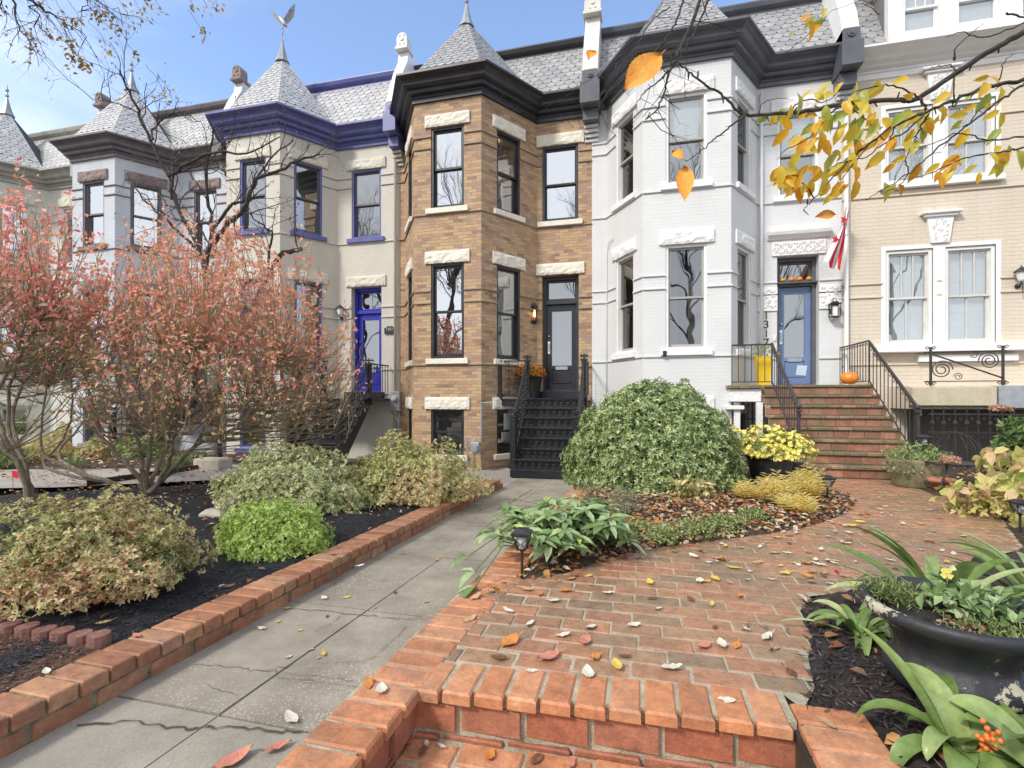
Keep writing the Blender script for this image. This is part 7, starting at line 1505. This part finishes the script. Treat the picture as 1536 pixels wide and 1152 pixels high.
strap_plant('strap_plant', 'broad leaves rising at the right edge in front of the urn', (1.24, 1.96, .0), SL(15, .24, .36, .075, .10, .7, 1.2, .7, 1.3))
q = MB(); c = Vector((1.09, 1.93, .10))
for _ in range(26): q.ball(c+Vector((rnd.gauss(0, .012), rnd.gauss(0, .012), rnd.gauss(0, .026))), .009, 8)
q.tube([(1.06, 1.97, 0), c], .005, 5); q.build('berries', surf('orange_berry', (.8,.16,.03), (.85,.25,.05), .25, 10.), fr_, True)
# ================================================================ CAMERA, SKY, SUN
cam = bpy.data.cameras.new('camera'); cam.sensor_width = 36; cam.lens = 36*FP/1536; cam.shift_y = (HZ-576)/1536; cam.clip_end = 2000; cam.clip_start = .02
co = bpy.data.objects.new('camera', cam); COL.objects.link(co); co.location = (0, 0, CH); co.rotation_euler = (PI/2, 0, YAW); S.camera = co
SUN_EL, SUN_AZ = R(42), R(215)      # azimuth measured clockwise from +Y
w = bpy.data.worlds.new('World'); S.world = w; w.use_nodes = True; nt = w.node_tree; L = nt.links
bgn = nt.nodes['Background']; sky = nd(nt, 'ShaderNodeTexSky', sky_type='NISHITA'); sky.sun_disc = False; sky.sun_elevation = SUN_EL; sky.sun_rotation = SUN_AZ
sky.air_density = 1.; sky.dust_density = .6; sky.ozone_density = 1.5
tc = nd(nt, 'ShaderNodeTexCoord')
mp = nd(nt, 'ShaderNodeMapping'); mp.inputs['Scale'].default_value = (1., 1., 2.6); L.new(tc.outputs['Generated'], mp.inputs[0])
n = nd(nt, 'ShaderNodeTexNoise', Scale=1.9, Detail=7., Roughness=.55); L.new(mp.outputs[0], n.inputs[0])
sx = nd(nt, 'ShaderNodeSeparateXYZ'); L.new(tc.outputs['Generated'], sx.inputs[0])
# cloud bank fills the sky to the south (behind the camera) and thins out to blue over the roofs
a = nd(nt, 'ShaderNodeMath', operation='MULTIPLY_ADD'); a.inputs[1].default_value = -1.1; a.inputs[2].default_value = .28; L.new(sx.outputs[1], a.inputs[0])
a0 = nd(nt, 'ShaderNodeMath', operation='MULTIPLY_ADD'); a0.inputs[1].default_value = -.5; L.new(sx.outputs[0], a0.inputs[0]); L.new(a.outputs[0], a0.inputs[2])
b_ = nd(nt, 'ShaderNodeMath', operation='ADD'); L.new(a0.outputs[0], b_.inputs[0]); L.new(n.outputs[0], b_.inputs[1])
mr = nd(nt, 'ShaderNodeMapRange', interpolation_type='SMOOTHSTEP'); mr.inputs[1].default_value = .32; mr.inputs[2].default_value = .85; mr.inputs[3].default_value = .03; mr.inputs[4].default_value = .96; L.new(b_.outputs[0], mr.inputs[0])
mx = nd(nt, 'ShaderNodeMix', data_type='RGBA'); L.new(mr.outputs[0], mx.inputs[0])
sk = nd(nt, 'ShaderNodeVectorMath', operation='MULTIPLY'); sk.inputs[1].default_value = (1.8, 1.85, 1.95); L.new(sky.outputs[0], sk.inputs[0]); L.new(sk.outputs[0], mx.inputs[6])
mx.inputs[7].default_value = (8., 8.2, 8.6, 1); L.new(mx.outputs[2], bgn.inputs[0]); bgn.inputs[1].default_value = .1
sl = bpy.data.lights.new('sun', 'SUN'); sl.energy = 2.0; sl.angle = R(9); sl.color = (1., .95, .87); so = bpy.data.objects.new('sun', sl); COL.objects.link(so)
d = Vector((math.sin(SUN_AZ)*math.cos(SUN_EL), math.cos(SUN_AZ)*math.cos(SUN_EL), math.sin(SUN_EL))); so.rotation_euler = (-d).to_track_quat('-Z', 'Y').to_euler(); so.location = d*30
S.view_settings.view_transform = 'Standard'; S.view_settings.look = 'None'; S.view_settings.exposure = .72; S.view_settings.gamma = 1
S.cycles.max_bounces = 6; S.cycles.transparent_max_bounces = 12; S.cycles.use_denoising = True
